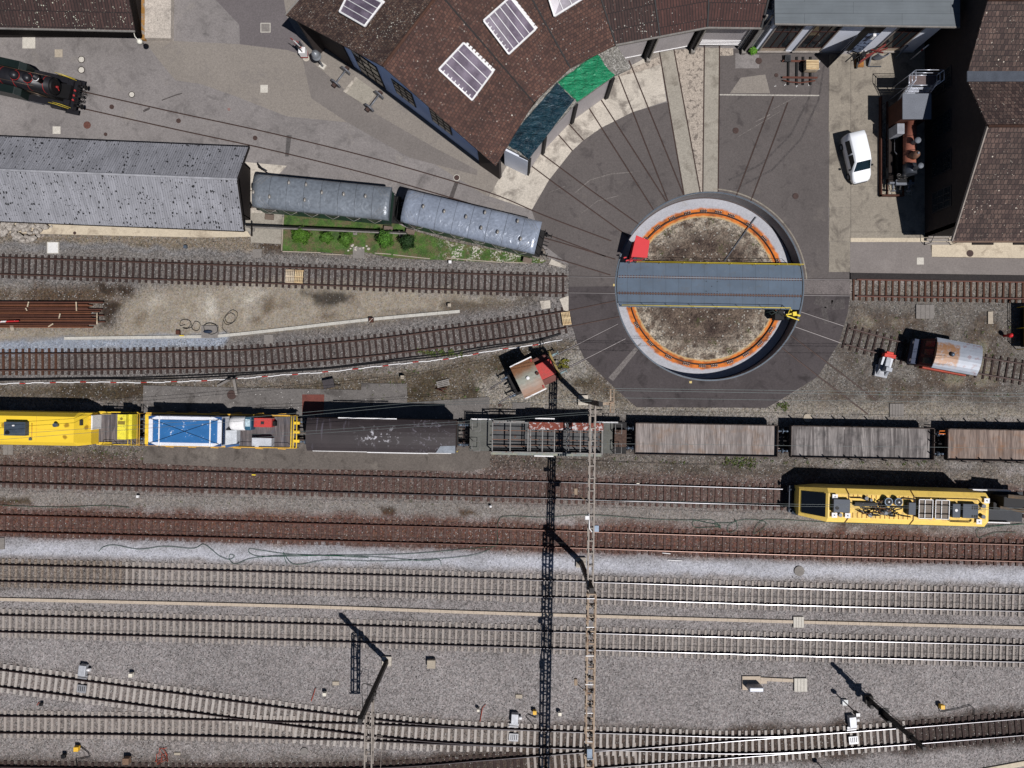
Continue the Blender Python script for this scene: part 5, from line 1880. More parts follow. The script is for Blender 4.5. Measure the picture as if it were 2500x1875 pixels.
o = MB().bx(-L / 2 + 0.15, L / 2 - 0.15, -W / 2 + 0.05, W / 2 - 0.05, 1.1, 3.495).part('body', MT('brown wagon side', C(88, 58, 48), 0.7, sc=2), t)
mb = MB()
mb.bx(-3.7, 1.3, W / 2 + 0.02, W / 2 + 0.1, 3.72, 3.80)
mb.bx(-1.2, 4.0, -W / 2 - 0.1, -W / 2 - 0.02, 3.5, 3.62)
mb.bx(-5.9, L / 2 - 0.4, -W / 2 - 0.06, -W / 2 - 0.0, 3.42, 3.5)
mb.part('door_rail', m_white, t)
MB().add([(L / 2 - 1.7, -1.38, 3.72), (L / 2 - 0.03, -1.38, 3.72), (L / 2 - 0.03, -0.72, 3.95), (L / 2 - 1.3, -0.78, 3.95)], [(0, 1, 2, 3)]).part('patch', MT('pale patch', C(136, 142, 150), 0.6), t)
MB().bx(-L / 2, L / 2, -0.95, 0.95, 0.8, 1.1).part('underframe', m_under, t)
mb = MB()
mb.tube([(-L / 2 - 0.1, -1.3, 1.2), (-L / 2 - 0.1, -1.3, 2.4), (-L / 2 - 0.1, -0.9, 2.4)], 0.03)
mb.tube([(L / 2 + 0.08, -1.3, 1.2), (L / 2 + 0.08, -1.3, 3.3)], 0.03)
mb.part('hand_hold', m_yel, t)
for x in (-4, 4):
    wheelset(t, x)
buffers(t, L / 2, 1)
buffers(t, -L / 2, -1)

# --- wagon with the blue tarpaulin
p, a = on_row(555)
t = thing('works_wagon', 'yellow edged plank wagon carrying the blue covered load', 'wagon', tuple(p), a)
L, W = 13.4, 2.85
m_yelv = MT('vehicle yellow', C(236, 196, 26), 0.45, sc=0.8, amp=0.08, famp=0.06, spec=0.4, dirt=0.5)
m_yelo = MT('orange yellow', C(222, 170, 46), 0.5, sc=2, amp=0.1, dirt=0.6)
MB().bx(-L / 2, L / 2, -W / 2 + 0.1, W / 2 - 0.1, 1.18, 1.28).part('deck', m_wood4, t)
MB().bx(-L / 2, L / 2, -0.95, 0.95, 0.85, 1.175).part('underframe', m_under, t)
for s in (-1, 1):
    mb = MB()
    mb.bx(-L / 2, L / 2, s * W / 2 - 0.06, s * W / 2 + 0.06, 1.05, 1.36)
    for x in range(-5, 7, 2):
        mb.beam((x, s * (W / 2 + 0.12), 1.1), (x + 0.7, s * (W / 2 + 0.16), 1.1), 0.06, 0.06)
    mb.part('side_rail', m_yelo, t)
MB().bx(-L / 2 - 0.02, -L / 2 + 0.45, -W / 2 + 0.1, W / 2 - 0.1, 1.29, 1.42).part('end_sill', m_yelv, t)
mb = MB()
for x, z in ((-L / 2 - 0.45, 1.9), (-L / 2 - 0.15, 2.1)):
    mb.tube([(x, -1.4, 1.1), (x, -1.4, z), (x, 1.4, z), (x, 1.4, 1.1)], 0.035)
mb.tube([(-L / 2 - 0.45, 1.4, 1.9), (-L / 2 - 0.15, 1.4, 2.1)], 0.035)
mb.part('end_railing', m_yelo, t)
mb = MB()
for x, z in ((L / 2 - 0.3, 1.9), (L / 2 - 0.1, 1.9), (L / 2 + 0.1, 1.6)):
    mb.tube([(x, -1.4, 1.1), (x, -1.4, z), (x, 1.4, z), (x, 1.4, 1.1)], 0.05)
for y in (-0.8, 0, 0.8):
    mb.bx(L / 2 - 0.2, L / 2 + 0.35, y - 0.12, y + 0.12, 1.4, 1.6)
mb.part('end_railing', m_yelv, t)
mb = MB()
for x0, x1 in ((3.7, 6.3), (1.3, 3.3)):
    mb.tube([(x0, -1.3, 1.3), (x0, -1.3, 2.2), (x1, -1.3, 2.2), (x1, -1.3, 1.3)], 0.025)
    mb.tube([(x0, 1.36, 1.3), (x0, 1.36, 2.0), (x1, 1.36, 2.0), (x1, 1.36, 1.3)], 0.025)
mb.part('side_railing', m_blk, t)
for x in (-4.4, 4.4):
    wheelset(t, x)
buffers(t, L / 2 + 0.1, 1)
buffers(t, -L / 2 - 0.05, -1)
m_blue = NT('blue tarpaulin')
cc = m_blue.scale(C(46, 114, 176), m_blue.ramp(m_blue.noise(0.9, 4), 0.3, 0.7, 0.85, 1.15))
cc = m_blue.mix(m_blue.math('MULTIPLY', m_blue.ramp(m_blue.noise(0.9, 3, 0.5), 0.46, 0.62), m_blue.ramp(m_blue.noise(4.5, 4, 0.7), 0.60, 0.64)), cc, C(216, 222, 228))
m_blue = m_blue.out(cc, 0.4, 0, 0.4)
m_white_t = MT('white tarp hem', C(214, 216, 222), 0.5, sc=1.5, amp=0.08, c2=C(176, 176, 182), lo=0.6, hi=0.7)


def place(t0, x, y, z=0):
    c_, s_ = math.cos(t0['_o'][3]), math.sin(t0['_o'][3])
    return (t0['_o'][0] + x * c_ - y * s_, t0['_o'][1] + x * s_ + y * c_, z)


tw = t
t = thing('covered_load', 'white bordered blue tarpaulin load with two white straps on the works wagon', 'load', place(tw, 0, 0, 1.285), a)
X0, X1, YH = -5.55, 0.75, 1.27
mb = MB()
mb.bx(X0, X1, -YH, YH, 0, 1.72)
mb.part('cover', m_white_t, t)
mb = MB()
mb.loft([[(X0 + 0.35, -1.0, 1.722), (X1 - 0.35, -1.0, 1.722), (X1 - 0.35, 1.0, 1.722), (X0 + 0.35, 1.0, 1.722)], [(X0 + 0.45, -0.95, 1.80), (X1 - 0.45, -0.95, 1.80), (X1 - 0.45, 0.95, 1.80), (X0 + 0.45, 0.95, 1.80)]], 0, False)
mb.part('top_sheet', m_blue, t)
mb = MB()
for s in (-1, 1):
    mb.add([(X0 - 0.02, s * (YH + 0.01), 1.74), (X0 + 0.7, s * (YH + 0.01), 1.74), (X0 - 0.02, s * (YH - 0.3), 1.74)], [(0, 1, 2) if s < 0 else (0, 2, 1)])
    mb.add([(X1 + 0.02, s * (YH + 0.01), 1.74), (X1 - 0.7, s * (YH + 0.01), 1.74), (X1 + 0.02, s * (YH - 0.3), 1.74)], [(0, 2, 1) if s < 0 else (0, 1, 2)])
    mb.bx(X1 + 0.02, X1 + 0.09, -YH + 0.15, YH - 0.15, 1.2, 1.66)
mb.part('corner_flap', MT('deep blue flap', C(40, 84, 140), 0.45), t)
mb = MB()
for x in (X0 + 0.95, X1 - 0.95):
    mb.bx(x - 0.05, x + 0.05, -YH - 0.04, YH + 0.04, 1.72, 1.83)
    for s in (-1, 1):
        mb.bx(x - 0.05, x + 0.05, s * (YH + 0.02) - 0.02, s * (YH + 0.02) + 0.02, 0.0, 1.83)
mb.part('strap', m_white, t)
mb = MB()
for s in (-1, 1):
    mb.tube([(X0 + 0.2, s * 1.05, 1.82), ((X0 + X1) / 2, 0, 1.84), (X1 - 0.2, -s * 1.05, 1.82)], 0.018, 5)
mb.part('rope', m_blk, t)
mb = MB()
mb.loft([[(X1 + 0.1, -YH, 0), (X1 + 0.1, 0.1, 0), (X1 + 0.1, 0.1, 1.1), (X1 + 0.1, -YH, 1.1)], [(X1 + 0.95, -YH + 0.05, 0), (X1 + 0.95, 0.1, 0), (X1 + 0.95, 0.1, 0.8), (X1 + 0.95, -YH + 0.05, 0.8)]], 0, False)
mb.part('tail_box', MT('pale tail box', C(186, 190, 194), 0.6, sc=2), t)
mb = MB()
mb.beam((X1 + 0.1, -YH - 0.03, 1.1), (X1 + 1.2, -YH + 0.1, 0.85), 0.2, 0.05)
mb.part('tail_flap', MT('blue flap', C(44, 88, 140), 0.5), t)
t = thing('water_tank', 'white domed tank with a teal end on the works wagon', 'tank', place(tw, 2.0, 0.72, 1.285), a)
secs = []
for x, k in ((-0.85, 0.75), (-0.75, 0.95), (-0.5, 1.0), (0.35, 1.0), (0.45, 0.92)):
    secs.append([(x, 0.62 * k * math.cos(R(u)), 0.68 + 0.66 * k * math.sin(R(u))) for u in range(0, 360, 15)])
MB().loft(secs).part('tank_body', m_white, t)
mb = MB()
mb.bx(0.46, 1.05, -0.58, 0.6, 0.0, 1.05)
mb.part('tank_end', MT('teal panel', C(44, 96, 122), 0.5, sc=2), t, bevel=0.1)
mb = MB()
mb.bx(0.55, 0.95, -0.25, 0.4, 1.06, 1.1)
mb.part('label_plate', MT('pale plate', C(180, 200, 206), 0.5, sc=6, amp=0.3), t)
MB().bx(-0.7, 0.45, -0.5, 0.5, 0.0, 0.2).part('cradle', m_darkgrey, t)
t = thing('red_crate', 'red metal box with a small black hatch on the works wagon', 'box', place(tw, 4.0, 0.82, 1.285), a)
MB().bx(-0.8, 0.75, -0.4, 0.4, 0.0, 0.85).part('body', MT('crate red', C(210, 64, 60), 0.5, sc=2, amp=0.08, dirt=0.5), t, bevel=0.02)
MB().bx(-0.18, 0.1, -0.14, 0.1, 0.85, 0.9).part('hatch', m_darkgrey, t)
MB().bx(0.76, 1.0, -0.3, 0.1, 0.1, 0.6).part('motor', m_blk, t)
t = thing('grey_crate', 'pale grey lidded box near the wagon edge opposite the red box', 'box', place(tw, 3.9, -0.93, 1.285), a)
MB().bx(-0.85, 0.85, -0.38, 0.38, 0.0, 0.75).part('body', MT('pale grey lid', C(176, 178, 182), 0.6, sc=2, amp=0.06), t, bevel=0.02)
MB().bx(-0.86, 0.86, -0.39, 0.39, 0.752, 0.80).part('lid', MT('pale lid', C(186, 188, 192), 0.6, sc=1.5), t)

# --- yellow works vehicle at the left edge
p, a = on_row(140)
t = thing('works_railcar', 'bright yellow works railcar with brown stains and a grey roof unit', 'rail vehicle', tuple(p), a)
e = 8.0          # right end of the frame
m = NT('stained yellow roof')
cc = m.scale(C(240, 200, 14), m.ramp(m.noise(0.6, 3), 0.3, 0.7, 0.94, 1.05))
d1, r1, g1, b1 = m.voro(0.9)
cc = m.mix(m.math('MULTIPLY', m.math('GREATER_THAN', r1, 0.55), m.ramp(m.math('ADD', d1, m.math('MULTIPLY', m.noise(3, 3), 0.25)), 0.36, 0.26, 0, 0.8)), cc, C(150, 104, 22))
m_ystain = m.out(cc, 0.45, 0, 0.4)


def chamfer_body(x0, x1, w, z0, z1, cw, ch):
    return [[(x, -w, z0), (x, w, z0), (x, w, z1 - ch), (x, w - cw, z1), (x, -w + cw, z1), (x, -w, z1 - ch)] for x in (x0, x1)]


mb = MB()
secs = chamfer_body(-9.5, 3.9, 1.42, 1.1, 3.75, 0.32, 0.55)
secs += [[(4.5, -1.38, 1.1), (4.5, 1.38, 1.1), (4.5, 1.38, 2.2), (4.5, 1.2, 2.3), (4.5, -1.2, 2.3), (4.5, -1.38, 2.2)]]
mb.loft(secs, 0, False)
mb.part('body', m_ystain, t)
mb = MB()
for x in (-3.6, 0.7):
    mb.bx(x - 0.012, x + 0.012, -1.09, 1.09, 3.745, 3.756)
mb.bx(-9.5, 3.9, -0.012, 0.012, 3.745, 3.756)
mb.part('roof_seam', m_yelo, t)
mb = MB()
mb.bx(-1.7, 0.1, -0.55, 0.62, 3.76, 4.25)
ac = mb.part('roof_unit', MT('blue grey unit', C(72, 84, 98), 0.5, sc=2), t, bevel=0.02)
mb = MB()
mb.cyl((-1.4, -0.3, 4.25), (-1.4, -0.3, 4.27), 0.2, n=16)
mb.part('fan', m_blk, ac)
MB().bx(-1.0, -0.8, 0.25, 0.38, 4.251, 4.27).part('plate', m_white, ac)
mb = MB()
mb.cyl((2.5, 0.4, 3.75), (2.5, 0.4, 4.15), 0.17, n=16)
mb.part('exhaust', m_buf, t)
MB().bx(0.2, 0.38, -0.95, -0.75, 3.755, 3.95).part('sensor', m_buf, t)
mb = MB()
mb.tube([(0.35, -0.8, 3.8), (0.35, 0.5, 3.8)], 0.03)
mb.part('conduit', m_yelo, t)
mb = MB()
mb.bx(3.98, 4.22, 0.35, 0.85, 2.5, 3.3)
mb.part('grille', m_darkgrey, t)
MB().bx(3.6, 4.62, -0.05, 1.2, 1.2, 2.5).part('hood', MT('hood yellow', C(228, 188, 22), 0.45, sc=1, amp=0.05, dirt=0.6), t)
MB().bx(4.63, 4.75, -0.05, 1.2, 1.25, 2.55).part('white_edge', m_white, t)
MB().bx(4.2, e, -1.3, 1.3, 1.1, 1.2).part('deck', m_wood4, t)
MB().bx(-9.5, e, -1.0, 1.0, 0.75, 1.09).part('underframe', m_under, t)
mb = MB()
mb.bx(6.95, 7.7, -0.85, 1.32, 1.2, 2.6)
cab = mb.part('locker', MT('lemon locker', C(232, 216, 40), 0.45, sc=1, amp=0.05, dirt=0.5), t)
mb = MB()
mb.bx(7.71, 8.0, -0.85, 1.32, 1.2, 2.2)
mb.part('locker_door', MT('lemon door', C(214, 200, 36), 0.45, sc=1), cab)
mb = MB()
mb.cyl((7.3, 0.95, 2.6), (7.3, 0.95, 2.63), 0.12, n=14)
mb.bx(7.0, 7.6, 0.45, 0.75, 2.6, 2.615)
mb.part('hatch', MT('olive plate', C(140, 120, 40), 0.6), cab)
mb = MB()
mb.bx(4.3, e, -1.48, -1.4, 1.05, 1.2)
mb.bx(4.3, e, 1.4, 1.48, 1.05, 1.2)
mb.bx(4.6, 5.7, -1.5, -1.25, 1.2, 1.3)
mb.bx(4.6, 5.6, 1.25, 1.5, 1.2, 1.3)
for x in (7.6, 7.9):
    mb.tube([(x, -1.4, 1.1), (x, -1.4, 2.1), (x, -0.9, 2.1)], 0.03)
mb.part('side_rail', m_yelv, t)
mb = MB()
mb.tube([(4.9, -1.35, 1.2), (5.3, -1.35, 2.1), (6.2, -1.35, 2.1), (6.2, -1.35, 1.2)], 0.025)
mb.tube([(5.3, -1.35, 1.65), (7.2, -1.35, 1.65), (7.2, -1.35, 1.2)], 0.025)
mb.tube([(5.3, 1.35, 1.2), (5.3, 1.35, 2.1), (7.2, 1.35, 2.1), (7.2, 1.35, 1.2)], 0.025)
mb.tube([(5.3, 1.35, 1.65), (7.2, 1.35, 1.65)], 0.02)
mb.part('hand_railing', m_blk, t)
for x in (-5, -3, 3.6, 5.6):
    wheelset(t, x, 0.42)
buffers(t, e, 1)

# --- yellow railcar with roof machinery on the right
y = float(np.interp(2136, [p[0] for p in T6], [p[1] for p in T6]))
p = at(2136, y)
a = -0.0315
t = thing('maintenance_railcar', 'long yellow maintenance railcar with pipes, fans and grilles on its roof', 'rail vehicle', tuple(p), a)
m_yb = MT('warm vehicle yellow', C(246, 206, 92), 0.45, sc=0.6, amp=0.07, famp=0.05, spec=0.4, dirt=0.22)
m_yb2 = MT('roof pan yellow', C(236, 192, 70), 0.5, sc=1.2, amp=0.1, famp=0.08, dirt=0.7)
m_slate = MT('slate blue box', C(66, 76, 90), 0.5, sc=1.5, amp=0.1)
mb = MB()
W_ = 1.45
secs = [[(-7.75, -1.25, 1.0), (-7.75, 1.25, 1.0), (-7.75, 1.25, 1.9), (-7.75, 1.05, 2.0), (-7.75, -1.05, 2.0), (-7.75, -1.25, 1.9)]]
secs += chamfer_body(-6.0, 7.55, W_, 1.0, 3.8, 0.42, 0.28)
secs += [[(7.75, -1.3, 1.0), (7.75, 1.3, 1.0), (7.75, 1.3, 3.4), (7.75, 1.0, 3.7), (7.75, -1.0, 3.7), (7.75, -1.3, 3.4)]]
mb.loft(secs, 0, False)
mb.part('body', m_yb, t)
MB().bx(-5.9, 7.45, -1.0, 1.0, 3.802, 3.83).part('roof_pan', m_yb2, t)
mb = MB()
mb.add([(-7.55, -0.95, 2.16), (-7.55, 0.95, 2.16), (-6.12, 1.02, 3.62), (-6.12, -1.02, 3.62)], [(3, 2, 1, 0)])
mb.add([(-7.55 - 0.06, -0.95, 2.22), (-7.55 - 0.06, 0.95, 2.22), (-6.12 - 0.06, 1.02, 3.70), (-6.12 - 0.06, -1.02, 3.70)], [(3, 2, 1, 0)])
mb.part('windscreen', MT('black windscreen', C(30, 34, 40), 0.06, sc=1, spec=0.6), t)
mb = MB()
for x in (-4.3, 1.25):
    mb.bx(x - 0.04, x + 0.04, -1.03, 1.03, 3.8, 3.86)
    for s in (-1, 1):
        mb.beam((x, s * 1.03, 3.825), (x - 0.12, s * 1.46, 3.535), 0.09, 0.03)
mb.part('body_joint', MT('brown joint', C(110, 72, 24), 0.7), t)
mb = MB()
mb.bx(-5.75, -4.35, -0.5, 0.62, 3.83, 4.25)
o = mb.part('roof_box', m_slate, t, bevel=0.02)
mb = MB()
mb.cyl((-5.45, -0.12, 4.25), (-5.45, -0.12, 4.275), 0.16, n=18)
mb.part('port', m_blk, o)
mb = MB()
mb.bx(0.55, 1.15, -0.5, 0.55, 3.83, 4.35)
mb.part('roof_box', m_slate, t, bevel=0.02)
mb = MB()
mb.bx(4.3, 4.95, -0.62, 0.55, 3.83, 4.30)
o = mb.part('roof_box', m_slate, t, bevel=0.02)
mb = MB()
mb.lathe([(0.12, 4.3), (0.12, 4.32)], (4.6, 0.0, 0), 16)
mb.part('badge', m_white, o)
mb = MB()
mb.bx(5.15, 6.45, -0.62, 0.58, 3.83, 4.32)
o = mb.part('roof_box', m_slate, t, bevel=0.02)
mb = MB()
for x in (5.95, 6.15, 6.32):
    mb.bx(x - 0.06, x + 0.06, 0.1, 0.45, 4.32, 4.335)
    mb.bx(x - 0.06, x + 0.06, -0.55, -0.35, 4.32, 4.335)
mb.part('vents', m_blk, o)
for x, y in ((-5.75, 0.78), (-5.75, -0.78), (-4.62, -0.78), (6.55, -0.95), (7.15, 0.85)):
    mb = MB()
    mb.box((x + 0.2, y, 4.02), (0.46, 0.42, 0.03))
    mb.cyl((x + 0.2, y, 3.83), (x + 0.2, y, 4.0), 0.09, n=10)
    o = mb.part('antenna_plate', m_white, t)
    MB().cyl((x + 0.2, y, 4.035), (x + 0.2, y, 4.07), 0.05, n=8).part('knob', m_blk, o)
for x in (-1.15, -0.3):
    mb = MB()
    mb.cyl((x, 0.55, 3.83), (x, 0.55, 4.35), 0.33, n=28)
    o = mb.part('fan_stack', m_buf, t)
    mb = MB()
    mb.lathe([(0.29, 4.352), (0.29, 4.353)], (x, 0.55, 0), 28)
    mb.part('fan_mouth', m_blk, o)
    mb = MB()
    mb.sphere((x, 0.55, 4.36), (0.09, 0.09, 0.06), 12)
    mb.part('fan_hub', m_white, o)
for x0 in (1.55, 2.95):
    mb = MB()
    mb.bx(x0, x0 + 1.15, -0.78, 0.78, 3.83, 4.05)
    g = mb.part('radiator', MT('radiator core', C(122, 108, 94), 0.6, sc=2, amp=0.2, fine=30), t)
    mb = MB()
    for y0, y1 in ((-0.8, -0.38), (-0.38, 0.38), (0.38, 0.8)):
        for (ax, ay, bx_, by) in ((0, y0, 1.15, y0), (0, y1, 1.15, y1), (0, y0, 0, y1), (1.15, y0, 1.15, y1), (0.5, y0, 0.5, y1)):
            mb.beam((x0 + ax, ay, 4.12), (x0 + bx_, by, 4.12), 0.06, 0.06)
    mb.part('grille_frame', m_white, g)
r4 = random.Random(4)
for k, (mt, rr, cnt) in enumerate(((m_blk, 0.05, 9), (MT('oily pipe', C(92, 88, 86), 0.35, 0.5), 0.045, 8), (MT('rusty pipe', C(120, 80, 44), 0.6), 0.04, 6))):
    for i in range(cnt):
        x, y = r4.uniform(-3.8, -1.4), r4.uniform(-0.45, 0.45)
        pts = [(x, y, 3.95)]
        for s in range(5):
            x += r4.uniform(-0.1, 0.55)
            y = max(-0.7, min(0.6, y + r4.uniform(-0.35, 0.25)))
            pts.append((x, y, 3.9 + r4.uniform(0, 0.28)))
        MB().tube(pts, rr).part('pipe', mt, t)
mb = MB()
for x, y, r_, h_ in ((-2.9, 0.75, 0.16, 0.3), (-2.45, 0.6, 0.12, 0.2), (-2.5, -0.65, 0.2, 0.25), (-1.2, -0.5, 0.14, 0.25), (-0.7, -0.65, 0.13, 0.18), (-5.05, -0.75, 0.16, 0.25), (7.05, 0.4, 0.17, 0.3), (7.05, -0.5, 0.17, 0.3), (6.6, 0.3, 0.1, 0.2)):
    MB().cyl((x, y, 3.83), (x, y, 3.83 + h_), r_, n=14).part('canister', MT('grey canister', C(96, 98, 104), 0.45, 0.3) if 'gcan' not in globals() else gcan, t)
    gcan = bpy.data.materials.get('grey canister')
mb = MB()
mb.bx(-1.7, -0.75, -0.62, -0.25, 3.83, 4.05)
mb.part('pump_block', m_darkgrey, t, bevel=0.03)
mb = MB()
mb.bx(-3.9, -2.0, 0.05, 0.42, 3.83, 4.1)
mb.part('engine_block', m_blk, t, bevel=0.04)
mb = MB()
mb.tube([(1.3, 0.92, 3.9), (6.7, 0.92, 3.9), (6.9, 0.7, 3.9), (6.9, 0.1, 3.9), (6.6, 0.0, 3.9)], 0.03)
mb.tube([(4.1, -0.75, 3.88), (4.4, -0.95, 3.88), (6.0, -0.95, 3.88), (6.2, -0.8, 3.88)], 0.025)
mb.tube([(4.1, -0.85, 3.88), (4.4, -1.05, 3.88), (6.0, -1.05, 3.88), (6.2, -0.9, 3.88)], 0.025)
mb.tube([(-4.2, 0.75, 3.9), (-3.3, 0.75, 3.95), (-2.2, 0.3, 3.95), (-0.2, 0.05, 3.95), (0.5, 0.1, 3.95)], 0.05)
mb.tube([(-4.1, 0.3, 3.9), (-3.0, -0.1, 3.95), (-1.0, -0.3, 3.95), (0.2, -0.65, 3.95), (1.0, -0.75, 3.9)], 0.045)
mb.tube([(1.35, -0.7, 3.9), (1.35, 0.75, 3.9), (0.3, 0.85, 3.9), (0.0, 0.7, 3.9)], 0.06)
mb.part('cable_run', m_blk, t)
mb = MB()
for i in range(13):
    x = -3.9 + i * 0.39
    mb.bx(x - 0.025, x + 0.025, -0.98, -0.55 + 0.1 * math.sin(i * 2.1), 3.83, 3.87)
    mb.bx(x - 0.025, x + 0.025, 0.70, 0.98, 3.83, 3.87)
mb.part('roof_ribs', MT('amber rib', C(190, 130, 20), 0.6), t)
mb = MB()
mb.bx(-8.0, 12.5, -0.95, 0.95, 0.65, 0.99)
mb.part('underframe', m_under, t)
MB().bx(7.76, 12.5, -1.35, 1.3, 1.0, 1.22).part('rear_deck', MT('dark plate deck', C(70, 72, 76), 0.7, sc=1, amp=0.15), t)
mb = MB()
for s in (-1, 1):
    mb.bx(7.8, 11.2, s * 1.42 - 0.05, s * 1.42 + 0.05, 1.0, 1.55)
mb.part('deck_edge', m_white, t)
mb = MB()
mb.bx(9.6, 12.2, 0.2, 1.1, 1.22, 2.9)
mb.bx(9.2, 9.8, -0.2, 0.5, 1.22, 2.2)
mb.part('crane_base', m_blk, t, bevel=0.05)
mb = MB()
mb.beam((9.6, 0.1, 2.4), (12.3, -0.35, 2.4), 0.2, 0.2)
mb.beam((9.9, 1.15, 2.95), (12.3, 1.0, 2.95), 0.3, 0.12)
mb.beam((11, -0.1, 2.2), (12.3, -0.1, 2.2), 0.25, 0.25)
mb.part('crane_arm', MT('brown crane arm', C(98, 74, 44), 0.6, sc=2, c2=C(60, 52, 46)), t)
MB().box((8.5, 0.35, 1.25), (0.9, 0.16, 0.05)).part('deck_tray', MT('steel tray', C(120, 122, 124), 0.4, 0.4), t)
mb = MB()
for s in (-1, 1):
    mb.cyl((-7.75, s * 0.88, 1.05), (-8.3, s * 0.88, 1.05), 0.1, n=10)
    mb.cyl((-8.28, s * 0.88, 1.05), (-8.34, s * 0.88, 1.05), 0.24, n=16)
mb.bx(-8.2, -7.76, -1.2, 1.2, 0.8, 0.98)
mb.part('front_buffers', m_slate, t)
mb = MB()
mb.add([(-8.0, -1.3, 1.0), (-7.75, -1.3, 1.0), (-7.75, -0.75, 1.0), (-8.0, -1.0, 1.35), (-7.6, -1.35, 1.5)], [(0, 1, 4), (0, 4, 3), (1, 2, 4), (2, 3, 4), (0, 3, 2, 1)])
mb.part('snow_deflector', m_buf, t)
for x in (-5.8, -3.6, 3.6, 5.8, 10.5):
    wheelset(t, x, 0.42)

# --- coaches
m = NT('grey blue coach roof')
cc = m.scale(C(144, 153, 168), m.ramp(m.noise(0.5, 4), 0.3, 0.7, 0.84, 1.16))
cc = m.scale(cc, m.ramp(m.noise(4, 4), 0.3, 0.7, 0.85, 1.12))
m.bump(m.noise(1.8, 3, 0.5, dist=1.2), 0.45, 0.12)
m_coach = m.out(cc, 0.32, 0.15, 0.7)
m = NT('dark grey coach roof')
cc = m.scale(C(126, 133, 141), m.ramp(m.noise(0.5, 4), 0.3, 0.7, 0.8, 1.15))
cc = m.scale(cc, m.ramp(m.noise(4, 4), 0.3, 0.7, 0.82, 1.15))
m.bump(m.noise(1.7, 3, 0.5, dist=1.2), 0.42, 0.12)
m_coach1 = m.out(cc, 0.36, 0.15, 0.6)
m_green = MT('coach green', C(52, 84, 70), 0.4, sc=1, amp=0.12)
m_wine = MT('window blind glass', C(86, 92, 84), 0.15, sc=2, spec=0.5)


def coach(p, a, L, label, roof, vents):
    t = thing('passenger_coach', label, 'coach', tuple(p), a, 'old green passenger coaches')
    Wc = 1.45
    secs = []
    nseg = 24
    for i in range(nseg + 1):
        x = -L / 2 + L * i / nseg
        ring_ = []
        for u in range(-90, 91, 10):
            ring_.append((x, -Wc * math.sin(R(u)) * (1.0), 3.05 + 0.68 * math.cos(R(u)) ** 0.8 + 0.01 * math.sin(i * 3.1 + u * 0.07)))
        secs.append(ring_ + [(x, -Wc + 0.02, 2.95), (x, Wc - 0.02, 2.95)])
    mb = MB().loft(secs, 0, True)
    mb.part('roof', roof, t)
    mb = MB().bx(-L / 2 + 0.15, L / 2 - 0.15, -1.38, 1.38, 1.0, 2.949)
    body = mb.part('body', m_green, t)
    for s in (-1, 1):
        for k in range(6):
            x = -L / 2 + 1.3 + k * (L - 2.6) / 5
            w = MB().bx(x - 0.5, x + 0.5, s * 1.39 - 0.02, s * 1.39 + 0.02, 1.85, 2.75).part('window', m_darkgrey, t)
            MB().bx(x - 0.42, x + 0.42, s * 1.415 - 0.006, s * 1.415 + 0.006, 1.92, 2.68).part('pane', m_wine, w)
            if s < 0:
                mb = MB()
                mb.tube([(x - 0.62, -1.44, 2.95), (x, -1.68, 2.55), (x + 0.62, -1.44, 2.95)], 0.022, 5)
                mb.part('awning_wire', m_gutter, w)
    for x, y in vents:
        zz = 3.05 + 0.68 * math.cos(math.asin(max(-1, min(1, y / Wc)))) ** 0.8
        mb = MB()
        mb.cyl((x, y, zz - 0.05), (x, y, zz + 0.12), 0.05, n=8)
        mb.sphere((x, y, zz + 0.20), (0.12, 0.20, 0.10), 10)
        mb.part('roof_vent', m_gutter, t)
    mb = MB()
    for k in range(1, 8):
        x = -L / 2 + L * k / 8
        mb.tube([(x, -Wc * math.sin(R(u)), 3.058 + 0.68 * math.cos(R(u)) ** 0.8) for u in range(-80, 81, 10)], 0.012, 4)
    mb.part('roof_seam', m_darkgrey, t)
    mb = MB()
    for sx_ in (-1, 1):
        for k in range(3):
            for sy_ in (-1, 1):
                pts = []
                for q in range(6):
                    f = q / 5
                    u = -sy_ * (18 + 58 * f)
                    pts.append((sx_ * (L / 2 - 0.1 - k * 0.28 - 1.0 * f), -Wc * math.sin(R(u)), 3.07 + 0.68 * math.cos(R(u)) ** 0.8))
                mb.tube(pts, 0.011, 4)
    mb.part('roof_wire', m_gutter, t)
    for sx_ in (-1, 1):
        mb = MB()
        mb.bx(min(sx_ * (L / 2 - 0.15), sx_ * (L / 2 + 0.5)), max(sx_ * (L / 2 - 0.15), sx_ * (L / 2 + 0.5)), -1.2, 1.2, 1.0, 1.12)
        mb.part('end_platform', m_under, t)
        mb = MB()
        for y in (-1.1, -0.4, 0.4, 1.1):
            mb.tube([(sx_ * (L / 2 + 0.45), y, 1.1), (sx_ * (L / 2 + 0.45), y, 2.1)], 0.025)
        mb.tube([(sx_ * (L / 2 + 0.45), -1.1, 2.1), (sx_ * (L / 2 + 0.45), 1.1, 2.1)], 0.025)
        mb.part('end_railing', m_blk, t)
        for sy_ in (-1,):
            mb = MB()
            mb.bx(min(sx_ * (L / 2 - 0.9), sx_ * (L / 2 - 0.1)), max(sx_ * (L / 2 - 0.9), sx_ * (L / 2 - 0.1)), -1.85, -1.39, 0.5, 0.58)
            mb.part('step', MT('step board', C(120, 104, 92), 0.8) if not bpy.data.materials.get('step board') else bpy.data.materials['step board'], t)
        buffers(t, sx_ * (L / 2 + 0.5), sx_, 1.05, m_under)
    MB().bx(-L / 2, L / 2, -0.95, 0.95, 0.65, 0.999).part('underframe', m_under, t)
    for x in (-L / 2 + 2, L / 2 - 2):
        wheelset(t, x)
    return t


